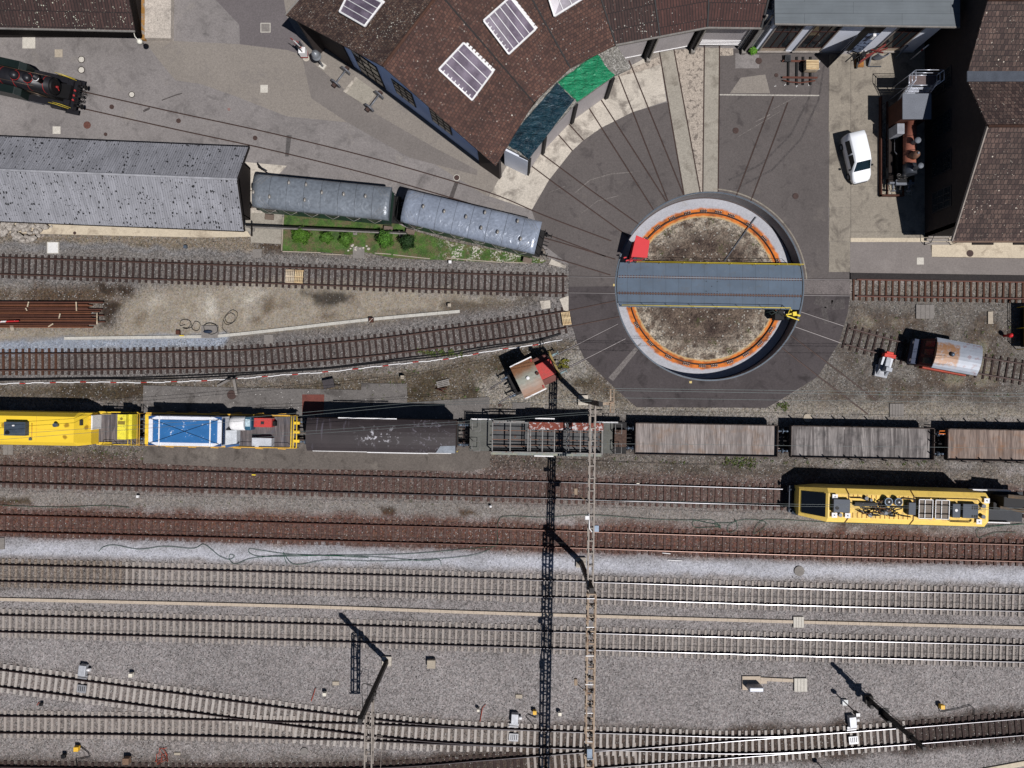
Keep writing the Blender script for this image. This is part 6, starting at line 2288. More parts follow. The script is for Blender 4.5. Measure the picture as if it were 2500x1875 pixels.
def vents_from(pxs, p, a, z=3.75):
    o = []
    for x, y in pxs:
        q = at(x, y, z)
        dx, dy = q.x - p.x, q.y - p.y
        o.append((dx * math.cos(a) + dy * math.sin(a), -dx * math.sin(a) + dy * math.cos(a)))
    return o


p1, a1_ = at(811, 504.5), R(-5.6)
coach(p1, a1_, 11.75, 'green coach with a dark grey vented roof, nearer the corrugated shed', m_coach1, vents_from([(659, 481), (706, 446), (748, 451), (745, 489), (787, 471), (840, 475), (893, 480), (620, 470)], p1, a1_))
p2, a2_ = at(1156, 561.5), R(-13.6)
coach(p2, a2_, 11.85, 'green coach with a blue grey vented roof, nearer the turntable', m_coach, vents_from([(1034, 505), (1085, 517), (1138, 530), (1184, 519), (1175, 557), (1215, 567), (1264, 540), (1271, 584)], p2, a2_))

# --- black steam engine at the left edge
m_loco = MT('loco black', C(46, 45, 50), 0.42, 0.2, sc=1.5, amp=0.25, spec=0.5)
m_locog = MT('loco dark green', C(30, 44, 40), 0.38, 0.1, sc=1.2, amp=0.2, spec=0.5)
m_lred = MT('loco red', C(176, 44, 42), 0.45, sc=2)
la = -math.atan(0.218)
t = thing('steam_engine', 'black steam engine with red bands and yellow handrails at the left edge', 'locomotive', tuple(at(208, 246.5)), la)
MB().cyl((-9.5, 0, 2.45), (-1.2, 0, 2.45), 0.74, n=32).part('boiler', m_loco, t)
mb = MB()
mb.cyl((-1.2, 0, 2.45), (-1.02, 0, 2.45), 0.74, 0.6, n=32)
d0 = mb.part('smokebox_door', m_blk, t)
mb = MB()
mb.cyl((-1.02, 0, 2.45), (-0.85, 0, 2.45), 0.1, n=10)
mb.beam((-0.92, 0, 2.45), (-0.88, -0.2, 2.2), 0.05, 0.05)
mb.part('door_handle', m_lred, d0)
for x in (-1.75, -3.1, -4.4, -5.6):
    MB().cyl((x, 0, 2.45), (x + 0.05, 0, 2.45), 0.75, n=32).part('boiler_band', m_lred, t)
mb = MB()
mb.lathe([(0.22, 3.0), (0.22, 3.75), (0.27, 3.8), (0.27, 3.9), (0.19, 3.9), (0.19, 3.4)], (-1.85, 0, 0), 20)
ch = mb.part('chimney', m_loco, t)
mb = MB()
mb.tube([(-1.85 + 0.27 * math.cos(R(u)), 0.27 * math.sin(R(u)), 3.87) for u in range(200, 361, 20)], 0.03)
mb.part('chimney_ring', m_white, ch)
for x in (-3.0, -4.15):
    mb = MB()
    mb.lathe([(0.42, 2.95), (0.40, 3.3), (0.34, 3.5), (0.2, 3.62), (0.0, 3.65)], (x, 0, 0), 24)
    o = mb.part('dome', m_loco, t)
    mb = MB()
    mb.lathe([(0.425, 3.2), (0.425, 3.26)], (x, 0, 0), 24)
    mb.part('dome_ring', m_lred, o)
for s in (-1, 1):
    secs = [[(x, s * 0.78, 1.3), (x, s * 1.45, 1.3), (x, s * 1.45, z), (x, s * 0.78, z)] for x, z in ((-9.5, 2.7), (-4.4, 2.7), (-4.0, 2.3))]
    mb = MB()
    mb.loft(secs, 0, False)
    mb.part('side_tank', m_locog, t, bevel=0.03)
    MB().bx(-4.1, -0.9, s * 1.12 - 0.28, s * 1.12 + 0.28, 1.3, 1.36).part('running_board', m_loco, t)
    mb = MB()
    for q in (0, 0.35):
        mb.tube([(-1.75 + q, s * (1.35 - q * 0.3), 1.36), (-1.75 + q, s * (1.35 - q * 0.3), 2.0), (-1.2 + q, s * (1.35 - q * 0.3), 1.9), (-0.35 + q * 0.5, s * (1.35 - q * 0.3), 1.35)], 0.016)
    mb.part('handrail', m_yel, t)
    mb = MB()
    mb.cyl((-2.2, s * 1.15, 0.85), (-1.0, s * 1.15, 0.85), 0.34, n=18)
    mb.bx(-2.0, -1.1, s * 1.15 - 0.3, s * 1.15 + 0.3, 1.1, 1.3)
    mb.part('cylinder', m_loco, t)
    mb = MB()
    mb.beam((-5.6, s * 1.28, 0.85), (-2.2, s * 1.28, 0.85), 0.06, 0.1)
    mb.beam((-4.8, s * 1.34, 0.95), (-3.2, s * 1.34, 0.75), 0.05, 0.12)
    mb.part('connecting_rod', MT('bright rod', C(170, 170, 176), 0.25, 0.8) if not bpy.data.materials.get('bright rod') else bpy.data.materials['bright rod'], t)
    MB().bx(-1.1, 0.05, s * 1.35 - 0.22, s * 1.35 + 0.22, 0.55, 0.62).part('front_step', m_loco, t)
mb = MB()
mb.bx(-1.0, -0.35, -1.25, 1.25, 1.18, 1.3)
mb.bx(-0.32, -0.05, -1.3, 1.3, 0.85, 1.28)
mb.bx(-0.75, -0.35, -1.1, 1.1, 1.3, 1.45)
mb.part('front_deck', m_loco, t)
mb = MB()
for y in (-0.55, -0.15, 0.3):
    mb.cyl((-0.1, y, 1.3), (-0.02, y, 1.55), 0.08, n=10)
mb.part('lamp', m_lred, t)
r5 = random.Random(9)
for k in range(8):
    y = -0.6 + k * 0.17
    MB().tube([(-0.05, y, 1.1), (0.2, y + r5.uniform(-0.1, 0.1), 1.0), (0.3, y + r5.uniform(-0.15, 0.1), 0.55)], 0.03).part('hose', m_blk, t)
buffers(t, -0.04, 1, 1.05, m_blk)
mb = MB()
for x in (-1.6, -3.6, -5.2, -6.8, -8.4):
    for s in (-1, 1):
        mb.cyl((x, s * 0.68, 0.75 if x < -2 else 0.5), (x, s * 0.82, 0.75 if x < -2 else 0.5), 0.6 if x < -2 else 0.36, n=24)
mb.part('wheels', m_wheel, t)
MB().bx(-9.5, -0.3, -0.62, 0.62, 0.5, 1.7).part('frames', m_blk, t)
MB().bx(-12.5, -9.5, -1.45, 1.45, 1.2, 3.6).part('cab', m_locog, t)
mb = MB()
mb.tube([(-9, -0.5, 3.05), (-2.5, -0.5, 3.02)], 0.025)
mb.tube([(-9, 0.66, 2.85), (-1.4, 0.66, 2.85)], 0.025)
mb.tube([(-3.6, -0.8, 2.2), (-2.8, -0.85, 2.1), (-2.3, -0.8, 1.5)], 0.06)
mb.tube([(-6, -0.62, 2.9), (-4.5, -0.75, 2.2)], 0.03)
mb.part('pipework', MT('brown pipes', C(96, 80, 66), 0.4, 0.4), t)

# --- rusty tank engine by the workshop
m_rustb = MT('salmon rust boiler', C(158, 96, 76), 0.75, sc=1.5, amp=0.12, c2=C(170, 92, 44), lo=0.6, hi=0.7)
m_rustd = MT('dark rust', C(92, 54, 40), 0.8, sc=2, amp=0.25)
m_shade_rust = MT('shade dark rust', C(50, 38, 33), 0.8, sc=2, amp=0.25)  # rust darkened to carry the shadow along the running gear
m_rgrey = MT('grey primer', C(118, 122, 130), 0.6, sc=1, amp=0.1)
t = thing('rusty_engine', 'rust coloured display steam engine with a grey cab roof, parked beside the workshop', 'locomotive', tuple(at(2185, 370)), R(-90))
MB().cyl((-1.9, 0.12, 2.1), (1.85, 0.12, 2.1), 0.52, n=28).part('boiler', m_rustb, t)
mb = MB()
mb.cyl((1.85, 0.12, 2.1), (2.75, 0.12, 2.1), 0.56, n=28)
mb.part('smokebox', MT('lead grey smokebox', C(84, 88, 96), 0.35, 0.4), t)
mb = MB()
for x in (-0.55, 0.7, 1.0):
    mb.cyl((x, 0.12, 2.1), (x + 0.04, 0.12, 2.1), 0.535, n=28)
mb.part('boiler_band', m_rustd, t)
mb = MB()
mb.lathe([(0.19, 2.5), (0.19, 3.2), (0.26, 3.25), (0.26, 3.35), (0.0, 3.36)], (0.15, 0.12, 0), 20)
mb.part('dome', m_rgrey, t)
mb = MB()
mb.lathe([(0.34, 2.5), (0.34, 2.95), (0.28, 3.2), (0.14, 3.33), (0.0, 3.36)], (1.27, 0.12, 0), 24)
o = mb.part('dome', MT('brown dome', C(128, 92, 72), 0.6), t)
MB().cyl((1.27, 0.12, 3.34), (1.27, 0.12, 3.45), 0.09, n=10).part('valve', m_rgrey, o)
mb = MB()
mb.lathe([(0.17, 2.5), (0.17, 3.5), (0.24, 3.55), (0.24, 3.62), (0.0, 3.63)], (2.42, 0.2, 0), 20)
mb.part('chimney', m_rgrey, t)
mb = MB()
plate(mb, [Vector((-3.85, -1.22, 3.35)), Vector((-1.65, -1.22, 3.35)), Vector((-1.65, 1.25, 3.35)), Vector((-3.85, 1.25, 3.35))], 0.08)
mb.part('cab_roof', m_rgrey, t)
mb = MB()
mb.bx(-3.6, -1.8, -1.15, -1.08, 1.0, 3.27)
mb.bx(-3.6, -1.8, 1.1, 1.17, 1.0, 3.27)
mb.bx(-1.86, -1.8, -1.08, 1.1, 1.0, 3.27)
mb.part('cab', m_rustd, t)
mb = MB()
mb.bx(-1.65, -0.75, -1.15, -0.5, 1.0, 2.4)
mb.part('water_tank', MT('pale tank', C(150, 152, 158), 0.5, sc=2), t, bevel=0.03)
mb = MB()
mb.bx(-3.6, 3.2, -0.5, 0.5, 0.55, 1.35)
mb.part('frames', m_blk, t)  # near black, the shadow between the wheels put into the colour
for s in (-1, 1):
    MB().bx(-1.8, 3.1, s * 0.95 - 0.2, s * 0.95 + 0.2, 1.0, 1.06).part('running_board', m_shade_rust, t)
    mb = MB()
    mb.cyl((1.7, s * 0.9, 0.75), (2.7, s * 0.9, 0.75), 0.3, n=16)
    mb.part('cylinder', m_darkgrey, t)
    mb = MB()
    mb.beam((-2.2, s * 1.0, 0.62), (1.9, s * 1.0, 0.7), 0.05, 0.09)
    mb.tube([(-1.2, s * 0.75, 1.3), (0.4, s * 0.78, 1.3), (0.8, s * 0.8, 1.7)], 0.035)
    mb.part('connecting_rod', bpy.data.materials['bright rod'], t)
mb = MB()
for x in (-2.4, -0.7, 1.0):
    for s in (-1, 1):
        mb.cyl((x, s * 0.66, 0.55), (x, s * 0.8, 0.55), 0.42, n=20)
mb.part('wheels', m_shade_rust, t)
mb = MB()
mb.bx(2.95, 3.4, -0.62, 0.75, 1.1, 1.3)
mb.bx(3.1, 3.25, -1.1, 1.1, 0.8, 1.15)
mb.part('front_beam', m_rgrey, t)
buffers(t, 3.25, 1, 0.95, m_rgrey, 0.7)
mb = MB()
for k in range(10):
    x, y = r5.uniform(2.5, 3.2), r5.uniform(-0.6, 0.2)
    mb.tube([(x, y, 1.3), (x + r5.uniform(-0.2, 0.2), y + r5.uniform(-0.3, 0.3), 1.7), (x + 0.1, y - 0.3, 1.9)], 0.035)
mb.part('pipework', bpy.data.materials['oily pipe'], t)
t = thing('display_track', 'short rusty stub track with pale ballast under the rusty engine', 'railway track', tuple(at(2178, 380)))
for xx in (2164, 2203):
    rail_mb([a2(xx, 250), a2(xx, 478)], 0.1).part('rail', [m_webr, m_headr], t, True)
mb = MB()
c0, c1 = at(2145, 481), at(2202, 468)
mb.bx(c0.x, c1.x, c0.y, c0.y + 0.12, 0.0, 0.4)
mb.bx(c0.x, c0.x + 0.12, c0.y, c0.y + 9.0, 0.0, 0.4)
mb.part('edging', m_rustd, t, True)
mb = MB()
mb.sheet([a2(2148, 478), a2(2225, 478), a2(2225, 250), a2(2148, 250)], 0.07)
mb.part('ballast_bed', paving('pale ballast', C(150, 140, 122), 0.1, 1, grain=0.6, stone=0.06), t, True)

# --- red shunting tractor
t = thing('shunting_tractor', 'small red shunting tractor with a brown cab roof near the turntable apron', 'locomotive', tuple(at(1300, 917)), R(25.6))
m = NT('rust brown cab roof')
oc = m.n('ShaderNodeTexCoord').outputs['Object']
sp = m.n('ShaderNodeSeparateXYZ')
m.link(oc, sp.inputs[0])
k = m.math('ADD', m.math('ABSOLUTE', sp.outputs['Y'], 0), m.math('MULTIPLY', m.noise(1.6, 4), 0.9))
cc = m.mix(m.ramp(k, 0.6, 1.35), C(142, 142, 128), C(140, 96, 62))
cc = m.scale(cc, m.ramp(m.noise(5, 4), 0.3, 0.7, 0.85, 1.15))
m_cabroof = m.out(cc, 0.5)
secs = []
for x in (-1.55, 0.5):
    secs.append([(x, 1.5 * math.sin(R(u)) / math.sin(R(35)), 3.0 - 0.3 * (1 - math.cos(R(u))) / (1 - math.cos(R(35)))) for u in range(-35, 36, 7)] + [(x, 1.5, 2.6), (x, -1.5, 2.6)])
MB().loft(secs, 0, False).part('cab_roof', m_cabroof, t)
mb = MB()
for s in (-1, 1):
    mb.beam((-1.55, s * 1.5, 2.64), (0.52, s * 1.5, 2.64), 0.16, 0.14)
mb.part('roof_edge', m_white, t)
MB().bx(-1.4, 0.4, -1.3, 1.3, 1.0, 2.59).part('cab', MT('tractor brown red', C(128, 52, 44), 0.5), t)
MB().bx(-1.0, 0.0, -1.32, -1.3, 1.7, 2.4).part('window', m_glass, t)
mb = MB()
mb.bx(0.41, 1.95, -0.72, 0.72, 1.0, 1.95)
mb.part('hood', MT('tractor red', C(200, 60, 52), 0.5, sc=1, amp=0.1, dirt=0.5), t, bevel=0.05)
for s in (-1, 1):
    MB().bx(0.42, 1.9, s * 1.02 - 0.26, s * 1.02 + 0.26, 1.0, 1.3).part('side_box', MT('brown box', C(120, 70, 60), 0.6) if not bpy.data.materials.get('brown box') else bpy.data.materials['brown box'], t)
MB().bx(2.1, 2.28, -1.35, 1.35, 0.7, 1.25).part('buffer_beam', MT('mustard beam', C(150, 128, 70), 0.6, sc=2), t)
MB().bx(-2.1, 2.1, -1.0, 1.0, 0.55, 0.99).part('underframe', m_under, t)
buffers(t, 2.28, 1, 0.95, MT('pale teal buffer', C(130, 152, 154), 0.5))
buffers(t, -2.1, -1, 0.95)
mb = MB()
mb.lathe([(0.16, 2.98), (0.16, 3.12), (0.1, 3.16), (0, 3.16)], (-0.55, 0, 0), 14)
mb.part('roof_vent', m_white, t)
mb = MB()
mb.cyl((0.35, 0.0, 2.95), (0.35, 0, 3.2), 0.15, n=12)
mb.part('exhaust', m_rustd, t)
mb = MB()
for s in (-1, 1):
    mb.box((0.35, s * 1.25, 2.85), (0.12, 0.25, 0.12))
mb.part('lamp', m_lred, t)
for x in (-1.1, 1.2):
    wheelset(t, x, 0.4)
mb = MB()
for i in range(26):
    q = at(1375 + r5.uniform(-14, 14), 888 + r5.uniform(-9, 9))
    for j in range(5):
        aa = r5.uniform(0, 6.3)
        l = r5.uniform(0.1, 0.28)
        mb.add([(q.x, q.y, 0.0), (q.x + l * math.cos(aa), q.y + l * math.sin(aa), 0.22), (q.x + l * 0.8 * math.cos(aa + 0.6), q.y + l * 0.8 * math.sin(aa + 0.6), 0.2)], [(0, 1, 2)])
mb.solo('weed', MT('weed leaf', C(104, 118, 40), 0.7, sc=6, c2=C(150, 130, 40)), 'yellow green weeds growing in front of the red tractor', 'weed')

# --- rusty shunter on the right
t = thing('rusty_shunter', 'old red shunter with a rusted silver barrel roof on the right siding', 'locomotive', tuple(at(2283, 873)), R(-10.5))
m = NT('rusted silver roof')
oc = m.n('ShaderNodeTexCoord').outputs['Object']
sp = m.n('ShaderNodeSeparateXYZ')
m.link(oc, sp.inputs[0])
cc = m.scale(C(150, 156, 166), m.ramp(m.noise(1.2, 4), 0.3, 0.7, 0.86, 1.1))
inb = m.math('MULTIPLY', m.ramp(m.math('ADD', sp.outputs['X'], m.math('MULTIPLY', m.noise(3, 4), 0.3)), 0.35, 0.2), m.ramp(m.math('ADD', m.math('ABSOLUTE', sp.outputs['Y'], 0), m.math('MULTIPLY', m.noise(2.5, 4), 0.7)), 1.4, 1.15))
cc = m.mix(m.math('MULTIPLY', inb, m.ramp(m.noise(3.4, 5, 0.7), 0.34, 0.5, 0.35, 1)), cc, C(150, 108, 72))
cc = m.mix(m.math('MULTIPLY', m.ramp(sp.outputs['X'], 0.3, 0.5), m.ramp(m.noise(2.3, 5, 0.7), 0.55, 0.62, 0, 0.6)), cc, C(136, 92, 88))
m_silver = m.out(cc, 0.45, 0.1)
secs = []
for i, (x, k) in enumerate(((-1.85, 1.0), (2.12, 1.0))):
    secs.append([(x, 1.33 * k * math.sin(R(u)) / math.sin(R(50)), 3.15 - 0.34 * (1 - math.cos(R(u))) / (1 - math.cos(R(50)))) for u in range(-50, 51, 10)] + [(x, 1.3 * k, 2.55), (x, -1.3 * k, 2.55)])
MB().loft(secs, 0, False).part('roof', m_silver, t)
m_shred = MT('faded shunter red', C(122, 52, 40), 0.6, sc=1.5, amp=0.2)
MB().bx(-1.85, 2.0, -1.22, 1.22, 1.0, 2.549).part('body', m_shred, t)
MB().loft([[(-1.85, -1.22, 1.0), (-1.85, 1.22, 1.0), (-1.85, 1.22, 2.9), (-1.85, -1.22, 2.9)], [(-2.4, -1.15, 1.0), (-2.4, 1.15, 1.0), (-2.4, 1.15, 1.9), (-2.4, -1.15, 1.9)]], 0, False).part('front_panel', MT('wine red front', C(84, 34, 28), 0.5), t)
for y in (-0.75, 0.0, 0.75):
    w = MB().add([(-1.93, y - 0.27, 2.83), (-2.3, y - 0.25, 2.13), (-2.3, y + 0.25, 2.13), (-1.93, y + 0.27, 2.83)], [(0, 1, 2, 3)]).part('window', m_glass, t)
MB().bx(-2.95, -2.41, -1.1, 1.1, 0.9, 1.5).part('front_hood', MT('navy hood', C(56, 68, 96), 0.5), t)
mb = MB()
for s in (-1, 1):
    mb.cyl((-2.96, s * 0.8, 1.35), (-2.9, s * 0.8, 1.35), 0.14, n=12)
mb.part('headlight', m_white, t)
mb = MB()
mb.lathe([(0.14, 3.1), (0.14, 3.28), (0.2, 3.3), (0.12, 3.42), (0, 3.44)], (-0.55, 0.05, 0), 14)
mb.part('roof_vent', m_buf, t)
mb = MB()
mb.bx(-1.9, 2.0, -1.36, -1.23, 1.0, 1.6)
mb.part('side_skirt', MT('orange red skirt', C(176, 66, 40), 0.6, sc=2), t)
MB().bx(0.3, 1.8, -1.3, -1.26, 2.0, 2.45).part('side_window', m_glass, t)
MB().bx(-2.9, 2.1, -0.95, 0.95, 0.5, 0.899).part('underframe', m_under, t)
for x in (-1.6, 1.3):
    wheelset(t, x, 0.4)

# --- yellow railed platform at the right edge
t = thing('work_platform', 'yellow edged work platform with railings at the right edge', 'platform', tuple(at(2520, 802)))
MB().bx(-1.35, 3.0, -1.95, 1.95, 0.9, 1.05).part('deck', MT('pale deck', C(176, 168, 150), 0.7), t)
mb = MB()
mb.bx(-1.45, -1.36, -1.95, 1.95, 0.95, 1.12)
for y in (-1.9, 0.0, 1.9):
    mb.tube([(-1.4, y, 0), (-1.4, y, 2.0)], 0.04)
mb.tube([(-1.4, -1.9, 2.0), (-1.4, 1.9, 2.0)], 0.035)
mb.tube([(-1.4, -1.9, 1.5), (-1.4, 1.9, 1.5)], 0.025)
mb.tube([(-1.4, 1.9, 2.0), (3, 1.9, 2.0)], 0.035)
mb.tube([(-1.4, -1.9, 2.0), (3, -1.9, 2.0)], 0.035)
mb.tube([(0.9, 1.9, 0), (0.9, 1.9, 2.0)], 0.04)
mb.tube([(-1.0, -1.9, 1.06), (-1.0, 1.9, 1.06)], 0.03)
mb.part('railing', m_yel, t)
MB().bx(-1.2, 2.8, -1.7, 1.7, 0.2, 0.899).part('base', m_blk, t)
MB().lathe([(0.12, 0), (0.12, 0.5), (0.2, 0.55), (0.2, 0.85), (0.05, 1.0), (0, 1.0)], tuple(at(2452, 820)), 12).solo('red_lamp', MT('lamp red', C(220, 40, 44), 0.4), 'small red lamp standing left of the yellow work platform', 'lamp')

# --- white van
t = thing('parked_van', 'white van with roof glass and a dark windscreen on the concrete panels', 'van', tuple(at(2081, 393)), R(-76.7))
m_vw = MT('van white', C(236, 238, 240), 0.25, sc=1, amp=0.02, famp=0.0, spec=0.5)
m_vg = MT('van glass', C(24, 42, 50), 0.06, sc=2, amp=0.2, spec=0.6)
st_ = [(-2.15, 0.74, 0.70, 0.5, 1.0, 1.55), (-2.05, 0.84, 0.70, 0.35, 1.05, 1.78), (-1.6, 0.88, 0.72, 0.3, 1.08, 1.86), (0.0, 0.89, 0.72, 0.3, 1.08, 1.86), (0.55, 0.89, 0.70, 0.3, 1.06, 1.80), (1.28, 0.88, 0.80, 0.3, 1.0, 1.10), (1.75, 0.84, 0.74, 0.32, 0.88, 0.98), (2.05, 0.74, 0.64, 0.36, 0.72, 0.84), (2.17, 0.6, 0.52, 0.42, 0.62, 0.70)]
secs = []
for x, wl, wt, zl, zs, zt in st_:
    secs.append([(x, -wl * 0.94, zl), (x, wl * 0.94, zl), (x, wl, (zl + zs) / 2), (x, wl, zs), (x, wt, zt - 0.04), (x, wt * 0.9, zt), (x, 0, zt + 0.02), (x, -wt * 0.9, zt), (x, -wt, zt - 0.04), (x, -wl, zs), (x, -wl, (zl + zs) / 2)])
MB().loft(secs, 0, True).part('body', m_vw, t)
mb = MB()
mb.add([(0.60, -0.62, 1.795), (0.60, 0.62, 1.795), (1.24, 0.74, 1.17), (1.24, -0.74, 1.17)], [(3, 2, 1, 0)])
mb.part('windscreen', m_vg, t)
for s in (-1, 1):
    for x0, x1 in ((-1.55, -0.35), (-0.25, 0.55)):
        xe = x1 + (0.45 if x1 > 0 else 0)
        q = [(x0, s * 0.905, 1.14), (xe, s * 0.905, 1.14), (x1 - (0.05 if x1 > 0 else 0), s * 0.775, 1.68), (x0 + 0.05, s * 0.775, 1.68)]
        MB().add(q, [(0, 1, 2, 3) if s < 0 else (3, 2, 1, 0)]).part('side_window', m_vg, t)
    MB().box((0.95, s * 1.0, 1.1), (0.14, 0.2, 0.14)).part('mirror', m_blk, t)
    for x in (-1.35, 1.4):
        o = MB().cyl((x, s * 0.70, 0.31), (x, s * 0.90, 0.31), 0.31, n=22).part('wheel', m_blk, t)
        MB().cyl((x, s * 0.90, 0.31), (x, s * 0.912, 0.31), 0.19, n=16).part('rim', m_rgrey, o)
    MB().box((1.98, s * 0.55, 0.72), (0.2, 0.28, 0.12), rz=-s * 0.4).part('headlight', MT('clear lamp', C(200, 206, 210), 0.1) if not bpy.data.materials.get('clear lamp') else bpy.data.materials['clear lamp'], t)
MB().box((2.17, 0, 0.42), (0.1, 1.2, 0.2)).part('bumper', m_darkgrey, t, bevel=0.03)

# ================================================================== MASTS, GANTRY, WIRES
m_galv = MT('weathered galvanised lattice', C(150, 140, 130), 0.6, 0.1, sc=2)
m_rustl = MT('rusty lattice', C(166, 146, 124), 0.7, sc=1.5, c2=C(136, 106, 82), lo=0.5, hi=0.64)
m_mast = MT('dark mast steel', C(60, 56, 54), 0.6, 0.2, sc=1.5)
m_insul = MT('brown insulator', C(40, 30, 28), 0.3)


def lattice(mb, p0, p1, w, h, step, th=0.07, top_only=False):
    """box lattice girder between two points"""
    p0, p1 = Vector(p0), Vector(p1)
    d = (p1 - p0)
    L = d.length
    d.normalize()
    sdir = d.cross(Vector((0, 0, 1))).normalized() if abs(d.z) < 0.9 else Vector((1, 0, 0))
    u = sdir.cross(d).normalized()
    cs = [sdir * (i * w / 2) + u * (j * h / 2) for i in (-1, 1) for j in (-1, 1)]
    for c in cs:
        mb.beam(p0 + c, p1 + c, th, th, up=u)
    k = max(2, int(L / step))
    for i in range(k + 1):
        q = p0 + d * (L * i / k)
        for a, b in ((0, 2), (1, 3), (0, 1), (2, 3)):
            mb.beam(q + cs[a], q + cs[b], th * 0.8, th * 0.8, up=d)
        if i < k:
            q2 = p0 + d * (L * (i + 1) / k)
            for a, b in ((0, 1),):
                mb.beam(q + cs[a], q2 + cs[b], th * 0.6, th * 0.6, up=sdir)
    return mb


B1, B2 = at(1423, 977), at(1418, 1372)
t = thing('catenary_gantry', 'long lattice gantry on steel masts spanning all the tracks from top to bottom', 'gantry', tuple(B1))
mb = MB()
mb.beam(B1, B1 + Vector((0, 0, 12.6)), 0.30, 0.34)
mb.part('mast', m_mast, t, True)
mb = MB()
mb.beam(B2, B2 + Vector((0, 0, 8.6)), 0.34, 0.38)
mb.part('mast', m_mast, t, True)
for p in (B1, B2):
    MB().box((p.x, p.y, 0.12), (0.9, 0.9, 0.24)).part('mast_footing', m_conc, t, True)
ga, gb = Vector((B1.x + 0.05, B1.y - 0.1, 7.1)), Vector((B2.x, B2.y - 0.35, 7.3))
lattice(MB(), ga, gb, 0.40, 0.55, 0.95, 0.11).part('girder', m_galv, t, True)
gc = Vector((B2.x - 0.35, at(0, 2060).y, 8.1))
gb2 = Vector((B2.x + 0.05, B2.y - 0.4, 7.9))
MB().beam((gc.x, gc.y - 0.4, 0), (gc.x, gc.y - 0.4, 9.0), 0.34, 0.38).part('mast', m_mast, t, True)
lattice(MB(), gb2, gc, 0.60, 0.7, 0.95, 0.13).part('girder', m_rustl, t, True)
mb = MB()
top = B1 + Vector((0, 0, 12.3))
mb.beam(top + Vector((-0.1, 0, 0)), top + Vector((1.0, 0.1, 0)), 0.2, 0.16)
mb.beam(top + Vector((0.75, -0.6, -0.1)), top + Vector((0.75, 1.1, -0.1)), 0.1, 0.1)
mb.beam(top + Vector((1.0, -0.6, -0.1)), top + Vector((1.0, 1.1, -0.1)), 0.06, 0.06)
for y in (-0.6, -0.1, 0.5, 1.1):
    mb.beam(top + Vector((0.75, y, -0.1)), top + Vector((1.0, y, -0.1)), 0.05, 0.05)
mb.beam(top + Vector((0.7, 0, -2.4)), top + Vector((0.7, 0, 0.2)), 0.06, 0.06)
mb.part('cross_arm', m_rustl, t, True)
for k in range(13):
    y = gb2.y - 0.8 - k * 1.12
    mb = MB()
    x = gb2.x + (gc.x - gb2.x) * (gb2.y - y) / (gb2.y - gc.y)
    for j in range(4):
        mb.cyl((x + 0.1 * math.sin(k * 2.3), y, 8.3 + 0.11 * j), (x + 0.1 * math.sin(k * 2.3), y, 8.36 + 0.11 * j), 0.11, n=10)
    mb.cyl((x + 0.1 * math.sin(k * 2.3), y, 8.25), (x + 0.1 * math.sin(k * 2.3), y, 8.8), 0.04, n=8)
    mb.tube([(x - 0.2, y + 0.1, 8.3), (x, y, 8.75), (x + 0.22, y - 0.25, 8.3)], 0.025)
    mb.part('insulator', m_insul, t, True)
for k in range(7):
    y = gb2.y - 0.3 - k * 2.25
    x = gb2.x + (gc.x - gb2.x) * (gb2.y - y) / (gb2.y - gc.y)
    MB().beam((x - 0.42, y, 8.36), (x + 0.2, y, 8.36), 0.07, 0.05).part('white_bracket', m_white, t, True)
mb = MB()
q = at(1437, 1262, 7.4)
mb.box((q.x - 0.15, q.y, 7.65), (0.3, 0.3, 0.25))
mb.tube([(q.x, q.y + 0.3, 7.6), (q.x + 0.05, q.y - 0.9, 7.6), (q.x + 0.35, q.y - 1.3, 7.3)], 0.05)
mb.part('bracket', m_white, t, True)
q = at(1456, 1290, 7.0)
MB().box((q.x, q.y, 7.0), (0.36, 0.5, 0.3)).part('transformer_box', m_buf, t, True)
for xx, yy in ((1325, 1145), (1310, 1610)):
    q = at(xx + 70, yy + 73, 6.9)
    mb = MB()
    mb.tube([(gb2.x, q.y - 0.4, 7.1), (gb2.x - 1.0, q.y + 0.4, 6.9)], 0.04)
    mb.box((gb2.x - 1.15, q.y + 0.6, 6.85), (0.25, 0.5, 0.3))
    mb.part('gantry_lamp', MT('tan lamp housing', C(150, 128, 104), 0.6) if not bpy.data.materials.get('tan lamp housing') else bpy.data.materials['tan lamp housing'], t, True)
q = at(1438, 1832, 8.4)
mb = MB()
mb.box((q.x, q.y, 8.7), (0.4, 0.7, 0.35))
mb.box((q.x + 0.05, q.y - 0.5, 8.6), (0.5, 0.06, 0.3))
mb.part('transformer_box', m_buf, t, True)

B3 = at(945, 1613)
t = thing('catenary_mast', 'leaning looking dark mast with a short lattice arm over the diagonal track', 'mast', tuple(B3))
MB().beam(B3, B3 + Vector((0, 0, 11.2)), 0.32, 0.36).part('mast', m_mast, t, True)
mb = MB()
mb.box((B3.x, B3.y, 0.1), (0.85, 0.85, 0.2))
mb.part('mast_footing', m_conc, t, True)
la_, lb_ = Vector((B3.x - 0.1, B3.y - 0.3, 7.2)), Vector((B3.x - 0.15, B3.y - 5.6, 7.2))
lattice(MB(), la_, lb_, 0.55, 0.55, 0.95, 0.11).part('arm', m_galv, t, True)
mb = MB()
mb.tube([la_ + Vector((0, -1.2, 0)), (B3.x - 0.15, B3.y - 5.0, 6.6)], 0.04)
mb.tube([(lb_.x + 0.3, lb_.y + 1.6, 6.9), (lb_.x + 0.55, lb_.y + 2.3, 6.8), (lb_.x + 1.0, lb_.y + 2.2, 6.7)], 0.03)
mb.tube([(lb_.x + 1.0, lb_.y + 2.2, 6.7), (lb_.x + 0.8, lb_.y - 0.6, 6.5)], 0.02)
